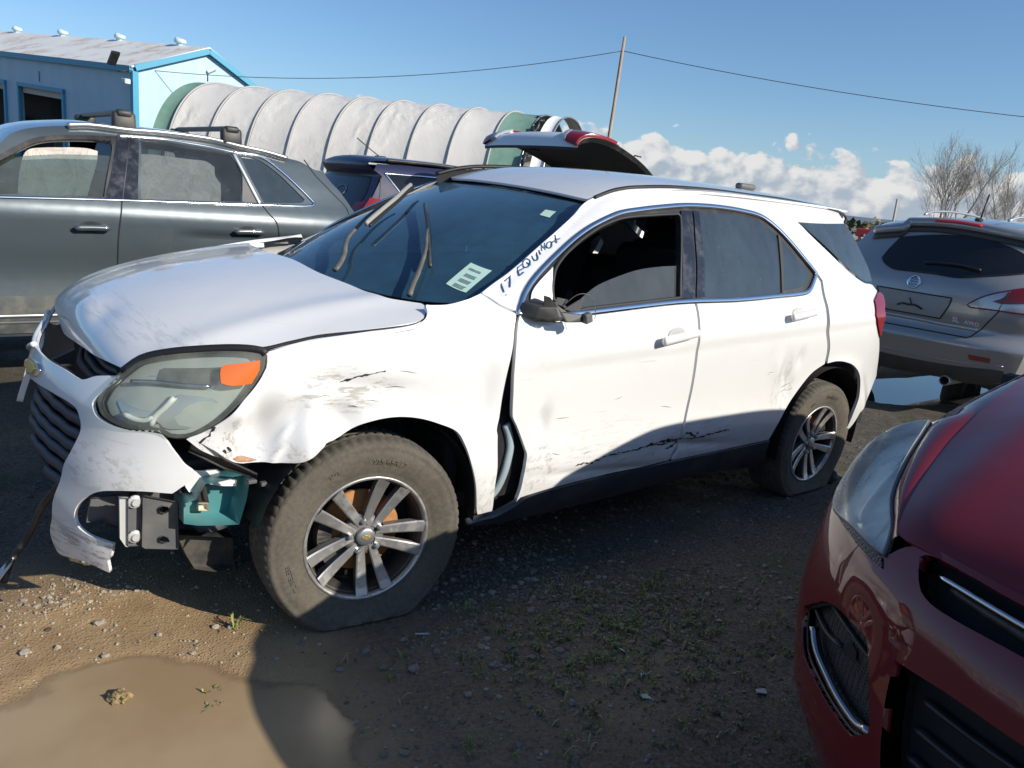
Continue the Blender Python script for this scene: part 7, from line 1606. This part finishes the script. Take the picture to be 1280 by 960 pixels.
panel('badge_bar', M_rear, [(by-.062, bz-.012), (by+.062, bz-.012), (by+.062, bz+.012), (by-.062, bz+.012)], CHROME, bdg, res=.03, off=.011, thick=.006, curve=False)
def surf_text(name, s, S, u0, v0, size, mat, parent, off=.003, slope=0., bold=True, depth=.003):
    V, F = text_geo(s, size, bold); u = u0+V[:, 0]; v = v0+V[:, 1]+V[:, 0]*slope; P = S(u, v); Nn = surf_normal(S, u, v); n = len(V)
    VV = np.vstack([P+Nn*off, P+Nn*(off+depth)]); ec = {}
    FF = [tuple(i+n for i in f) for f in F]
    for f in F:
        for i in range(len(f)): ec[(f[i], f[(i+1) % len(f)])] = 1
    FF += [(a, b_, b_+n, a+n) for a, b_ in ec if (b_, a) not in ec]
    return mesh_obj(name, VV, FF, mat, parent, smooth=False)
BADGE = M('badge_silver', (.78, .79, .80), rough=.3)
surf_text('badge_word', 'NISSAN', M_rear, by, bz, .020, DARKP, bdg, .0115, depth=.001)
ty0, tz0 = D['m_text'][0]; ty1, tz1 = D['m_text'][1]; sl = (tz1-tz0)/(ty1-ty0)
surf_text('trim_letters', 'SL', M_rear, ty0+.035, tz0+sl*.03, .056, BADGE, ms, slope=sl); surf_text('trim_letters', 'AWD', M_rear, ty0+.155, tz0+sl*.15, .044, BADGE, ms, slope=sl); surf_text('trim_letters', 'O', M_rear, ty0+.178, tz0+sl*.17+.022, .022, M('badge_red', (.6, .05, .05)), ms, slope=sl, off=.004)
strip('rear_wiper', M_rear, D['m_wiper'], circ_prof(.010, 6), DARKP, ms, off=.02, taper=lambda t: .7+.6*t)
ro_ = smooth_line(np.array(mo), .05, True, 50); P0 = M_rear(ro_[:, 0], ro_[:, 1]); rings = [P0]
def station(dx, kw_, zf):
    Q = P0.copy(); Q[:, 0] = np.minimum(P0[:, 0], 0)*(0.25 if dx < -1 else .8) + dx; Q[:, 1] *= kw_; Q[:, 2] = zf(P0[:, 2]); return Q
zi = lambda top: (lambda z: np.where(z > 1.0, 1.0 + (z-1.0)*(top-1.0)/.61, np.maximum(z, .36)))
rings += [station(-.25, 1.02, zi(1.645)), station(-.7, 1.03, zi(1.69)), station(-1.4, 1.03, zi(1.71)), station(-2.3, 1.03, zi(1.67)), station(-2.8, 1.02, zi(1.55)), station(-3.4, 1.01, zi(1.13)), station(-4.1, .98, zi(1.02)), station(-4.6, .90, zi(.90))]
m_ = len(ro_); Vv = np.vstack(rings); Ff = [(k*m_+i, k*m_+(i+1) % m_, (k+1)*m_+(i+1) % m_, (k+1)*m_+i) for k in range(len(rings)-1) for i in range(m_)] + [tuple((len(rings)-1)*m_+i for i in range(m_))]
fix_normals(mesh_obj('body_shell', Vv, Ff, MUR, ms))
for sg in (1, -1):
    tube('roof_rail', [(-.75, sg*.36, 1.69), (-.95, sg*.37, 1.728), (-1.6, sg*.38, 1.748), (-2.2, sg*.38, 1.72), (-2.4, sg*.37, 1.67)], .011, SATIN, ms, step=.06)
    for x in (-.95, -3.75): simple_wheel(ms, (x, sg*.80, .345), sg)
tube('roof_aerial', [(-.72, .14, 1.66), (-.80, .14, 1.90)], .008, DARKP, ms); bx = bmesh.new(); box_bm(bx, (-.70, .14, 1.675), (.08, .05, .03), None, .01); bm_obj('aerial_base', bx, DARKP, ms)
ex = empty('exhaust'); ex.parent = ms; bm = bmesh.new(); lathe(bm, [(.036, .04), (.042, .045), (.044, .03), (.044, -.30), (.034, -.30), (.034, .02)], 24, Matrix.Translation((-.02, .43, .335)) @ Matrix.Rotation(math.pi/2, 4, 'Y')); bm_obj('tail_pipe', bm, SATIN, ex, True)
box('muffler', (-.5, .30, .36), (.3, .6, .13), UNDER, ex, bevel=.04, seg=2)
# ------------------------------------------------------------------ red car in front
REDP = paint('dark_red_paint', (.135, .006, .010), amount=.05, metal=0., rough=.5, dirt=(.16, .07, .06), scratch=False, coat=.9, coat_rough=.02)
REDP.node_tree.nodes['Principled BSDF'].inputs['Specular IOR Level'].default_value = .12
rc = empty('red_car', tuple(R_POS), label='dark red crossover nosing in beside the gravel, hood and headlight close up', cat='car')
def Y_red(x, z): 
    wzr = cspline([.2, .35, .55, .75, .86, .95, 1.03, 1.12, 1.24, 1.33, 1.41, 1.46], [.82, .885, .915, .91, .885, .85, .80, .745, .69, .64, .56, .46]); wfr = cspline([-3.1, -2.9, -2.6, -2., -.4, 0, .2, .4, .55], [.80, .89, .96, 1., 1., .965, .915, .83, .74]); return wzr(z)*wfr(x)
he = D['r_hood_edge']                  # right edge of the hood, cowl -> nose
hs_ = (1.30, 1.0)
hr = [(-.02, -.70)] + [(s, y) for s, y in he]
ho = hr + [(1.0, 0)] + [(s, -y) for s, y in hr[::-1]] + [(-.05, 0)]
panel('hood', R_hood, ho, REDP, rc, res=.03, scale=hs_, thick=.02)
fog = D['r_fog']; gr = D['r_grille']; lowg = D['r_low']; lt_ = D['r_light']; mh = D['r_mesh']
fm = lambda L: [(-t, z) for t, z in L]
tg_ = [t for t in gr if t[0] < -.24]
gsym = sorted([t for t in gr if t[1] >= .86 and t[0] < -.2], key=lambda t: t[0]); gbot = sorted([t for t in gr if t[1] < .86 and t[0] < -.2], key=lambda t: -t[0])
ghole = gbot + gsym; ghole = [t for t in gbot] + [t for t in gsym] + [(-t[0], t[1]) for t in gsym[::-1]] + [(-t[0], t[1]) for t in gbot[::-1]]
lt_top = sorted([t for t in lowg if t[1] > .66], key=lambda t: -t[0]); lhole = [(t, z) for t, z in lt_top] + [(-.47, .60), (-.43, .47), (-.36, .40), (.36, .40), (.43, .47), (.47, .60)] + [(-t, z) for t, z in lt_top[::-1]]
# cover: from the hood's leading edge down to the lip, round to the wheel openings
edge_pts, _ = on_surf(R_hood, [(s, y) for s, y in he[9:]], 0, scale=hs_)
bo = [(-.30, .905), (-.42, .905), (-.50, .90), (-.56, .875)] + [(t, z) for t, z in lt_[11:13]][::-1] + list(lt_[9:11][::-1]) + [(-.93, .84), (-1.10, .80), (-1.24, .70), (-1.27, .55), (-1.22, .38), (-1.05, .27), (-.8, .215), (-.5, .19), (0, .18)]
bo = bo + [(-t, z) for t, z in bo[:-1][::-1]] + [(0, .90)]
rb_ = panel('front_bumper', R_front, bo, REDP, rc, holes=[fog, fm(fog), ghole, lhole], res=.025, edge=.018, thick=.02, corner=55)
HEX = NB('honeycomb'); _v = HEX.voro(95., vec=HEX.mapping((1, 1.3, 1.3)), rnd=0.); HEX.col(HEX.mix(HEX.ramp(_v, .30, .42), (.008, .008, .009), (.035, .036, .038))).set(rough=.45); HEX.bump(HEX.ramp(_v, .25, .45), .9, .012); HEXM = HEX.m
LENS_R = lens_mat('frosted_lens', (.80, .84, .82), (.76, .78, .70), .25, .50)
LENS_R.node_tree.nodes['Principled BSDF'].inputs['Coat Weight'].default_value = .5
for _n in LENS_R.node_tree.nodes['Principled BSDF'].inputs['Coat Roughness'], : _n.default_value = .03
for sg, nm in ((1, 'r'), (-1, 'l')):
    f = (lambda L: list(L)) if sg > 0 else fm
    fgp = empty('fog_bezel'); fgp.parent = rc
    panel('bezel_mesh', R_front, f(fog), HEXM, fgp, res=.03, off=-.030, thick=-.026); strip('bezel_rim', R_front, f(fog), flatbar(.014, .003), DARKP, fgp, off=-.014, closed=True)
    strip('bezel_chrome', R_front, f(D['r_fog_chrome']), [(-.010, -.01), (-.010, .004), (-.002, .010), (.008, .006), (.012, -.01)], M('dark_chrome', (.30, .31, .33), metal=1., rough=.16), fgp, off=-.008, flip=sg < 0)
    for k in ('r_fog_ribs', 'r_fog_rib2'): strip('bezel_rib', R_front, f(D[k]), halfround(.008, .008), BLACKP, fgp, off=-.024)
    panel('tow_cover_hole', R_front, f(D['r_fog_hole']), VOID, fgp, res=.02, off=-.024, thick=0, curve=False)
    hp = empty('headlight'); hp.parent = rc
    panel('lamp_lens', R_front, f(lt_), LENS_R, hp, res=.03, off=.010, thick=.02); panel('lamp_housing', R_front, f(lt_), M('lamp_pale', (.74, .78, .78), rough=.3), hp, res=.04, off=-.03, thick=-.03)
    cxy = np.mean(np.array(f(lt_)), 0)
    for dx, dz, r in ((.05, -.03, .055), (-.04, .01, .05)):
        panel('reflector_bowl', R_front, [(cxy[0]+sg*dx+r*math.cos(q), cxy[1]+dz+r*math.sin(q)) for q in np.linspace(0, 6.283, 15)[:-1]], BOWL, hp, res=.02, off=-.024, thick=.006, disp=lambda u, v, a=cxy[0]+sg*dx, b_=cxy[1]+dz, r=r: -.02*np.exp(-((u-a)/r*1.4)**2-((v-b_)/r*1.4)**2))
    strip('lamp_divider', R_front, [(cxy[0]+sg*.02, cxy[1]-.06), (cxy[0]+sg*.0, cxy[1]+.07)], flatbar(.012, .01), CHROME, hp, off=-.024)
    panel('lamp_grille', R_front, f(mh), HEXM, hp, res=.03, off=.004, thick=.01)
    strip('lamp_seal', R_front, f(lt_), flatbar(.010, .006), GREYP, hp, off=.0, closed=True)
    # wing between headlight and hood
    e0 = [(.05, -.70*sg)] + [(s, sg*y) for s, y in he[0:11]]; A, _n = on_surf(R_hood, e0, -.004, .02, scale=hs_)
    li = [lt_[0]] + list(lt_[20:12:-1])
    fl0 = flank(Y_red, -sg); xs_ = np.array([-.35, -.2, -.05, .08]); B0 = fl0(xs_, np.array([1.055, 1.045, 1.03, 1.00]))
    B1, _n = on_surf(R_front, f(li), .0, .02); B_ = np.vstack([B0, B1])
    A = np.array([np.interp(np.linspace(0, 1, 24), polyline_len(A)/polyline_len(A)[-1], A[:, k]) for k in range(3)]).T; B_ = np.array([np.interp(np.linspace(0, 1, 24), polyline_len(B_)/polyline_len(B_)[-1], B_[:, k]) for k in range(3)]).T
    loft('front_wing', A, B_, REDP, rc, n=6, bulge=.012, up=(.3, 0, 1))
    fl = flank(Y_red, -sg)
    RWX = -.02
    so = [(.28, .80), (.30, .45)] + arc(RWX, .335, .39, 10, 170) + [(-.45, .28), (-1.9, .28)] + arc(-2.30, .335, .39, 186, -6)[::-1][:0] + arc(-2.30, .335, .39, -6, 186) + [(-2.80, .36), (-2.92, .6), (-2.94, .82), (-2.84, .95), (-2.66, 1.095), (-2.42, 1.22), (-2.10, 1.32), (-1.75, 1.385), (-1.36, 1.40), (-1.04, 1.37), (-.76, 1.285), (-.52, 1.15), (-.42, 1.06), (-.30, 1.05), (-.05, 1.025), (.09, .99), (.15, .93), (.22, .84)]
    panel('body_side', fl, so, REDP, rc, holes=[[(-.70, 1.10), (-.95, 1.24), (-1.12, 1.31), (-1.45, 1.335), (-1.45, 1.07)], [(-1.53, 1.07), (-1.53, 1.33), (-1.85, 1.30), (-2.18, 1.20), (-2.24, 1.07)]], res=.05, thick=.025, flip=sg < 0, corner=40)
    panel('front_window', fl, [(-.70, 1.10), (-.95, 1.24), (-1.12, 1.31), (-1.45, 1.335), (-1.45, 1.07)], GLASS_TINT, rc, res=.06, off=-.006, thick=0, flip=sg < 0, corner=20); panel('rear_window', fl, [(-1.53, 1.07), (-1.53, 1.33), (-1.85, 1.30), (-2.18, 1.20), (-2.24, 1.07)], GLASS_TINT, rc, res=.06, off=-.006, thick=0, flip=sg < 0, corner=20)
    for x in (RWX, -2.30):
        make_wheel(rc, (x, -sg*.71, .345), side=-sg, R=.345, theta=40, flat=False, n=64, lettering=False)
        bm = bmesh.new(); lathe(bm, [(.385, .09), (.39, -.25), (.01, -.26)], 28, Matrix.Translation((x, -sg*.74, .335)) @ Matrix.Rotation(sg*math.pi/2, 4, 'X')); bm_obj('wheel_housing', bm, VOID, rc, True)
panel('grille_recess', R_front, ghole, VOID, rc, res=.04, off=-.06, thick=-.06)
GCH = M('cold_chrome', (.55, .58, .62), metal=1., rough=.18)
chn = [(t, z) for t, z in D['r_chrome'] if t < -.2]; strip('grille_chrome', R_front, chn + [(0, .866)] + [(-t, z) for t, z in chn[::-1]], [(-.006, -.01), (-.006, .005), (.0, .008), (.006, .005), (.006, -.01)], GCH, rc, off=-.016)
for z in (.85,): strip('grille_bar', R_front, [(-.44, z+.012), (-.2, z+.004), (0, z), (.2, z+.004), (.44, z+.012)], halfround(.02, .02), BLACKP, rc, off=-.045)
panel('lower_grille', R_front, lhole, VOID, rc, res=.05, off=-.07, thick=-.07)
for z in (.46, .52, .58, .64): strip('lower_grille_bar', R_front, [(t, z+.01*abs(t)) for t in np.linspace(-.43, .43, 21)], halfround(.014, .014), DARKP, rc, off=-.056)
rprof = [(-.42, 1.165), (-.76, 1.30), (-1.04, 1.385), (-1.36, 1.415), (-1.75, 1.40), (-2.10, 1.335), (-2.42, 1.235), (-2.66, 1.11), (-2.84, .96), (-2.94, .82), (-2.92, .6), (-2.80, .36)]
Sr, sr_, Cr_ = skin_surface(rprof, Y_red, .03); ta, tb = t_at(Cr_, sr_, -1.04, 1.385), t_at(Cr_, sr_, -2.1, 1.335); tc2 = t_at(Cr_, sr_, -2.84, .96)
grid_surface('windshield', Sr, 0, ta, -1, 1, 16, 11, GLASS_WS, rc); grid_surface('roof', Sr, ta, tb, -1, 1, 30, 13, REDP, rc); grid_surface('rear_glass', Sr, tb, tc2, -1, 1, 12, 11, GLASS_TINT, rc); grid_surface('tailgate', Sr, tc2, 1, -1, 1, 20, 11, REDP, rc)
bm = bmesh.new(); box_bm(bm, (-1.3, 0, .33), (3.0, 1.5, .14)); box_bm(bm, (-.45, 0, .75), (.06, 1.6, .7)); box_bm(bm, (.15, 0, .62), (.9, 1.1, .5)); box_bm(bm, (-.70, 0, 1.02), (.4, 1.4, .2), None, .05, 2)
for y in (.38, -.38): box_bm(bm, (-1.55, y, .85), (.2, .48, .6), Matrix.Rotation(-.25, 3, 'Y'), .05, 2)
bm_obj('cabin', bm, FAB, rc)
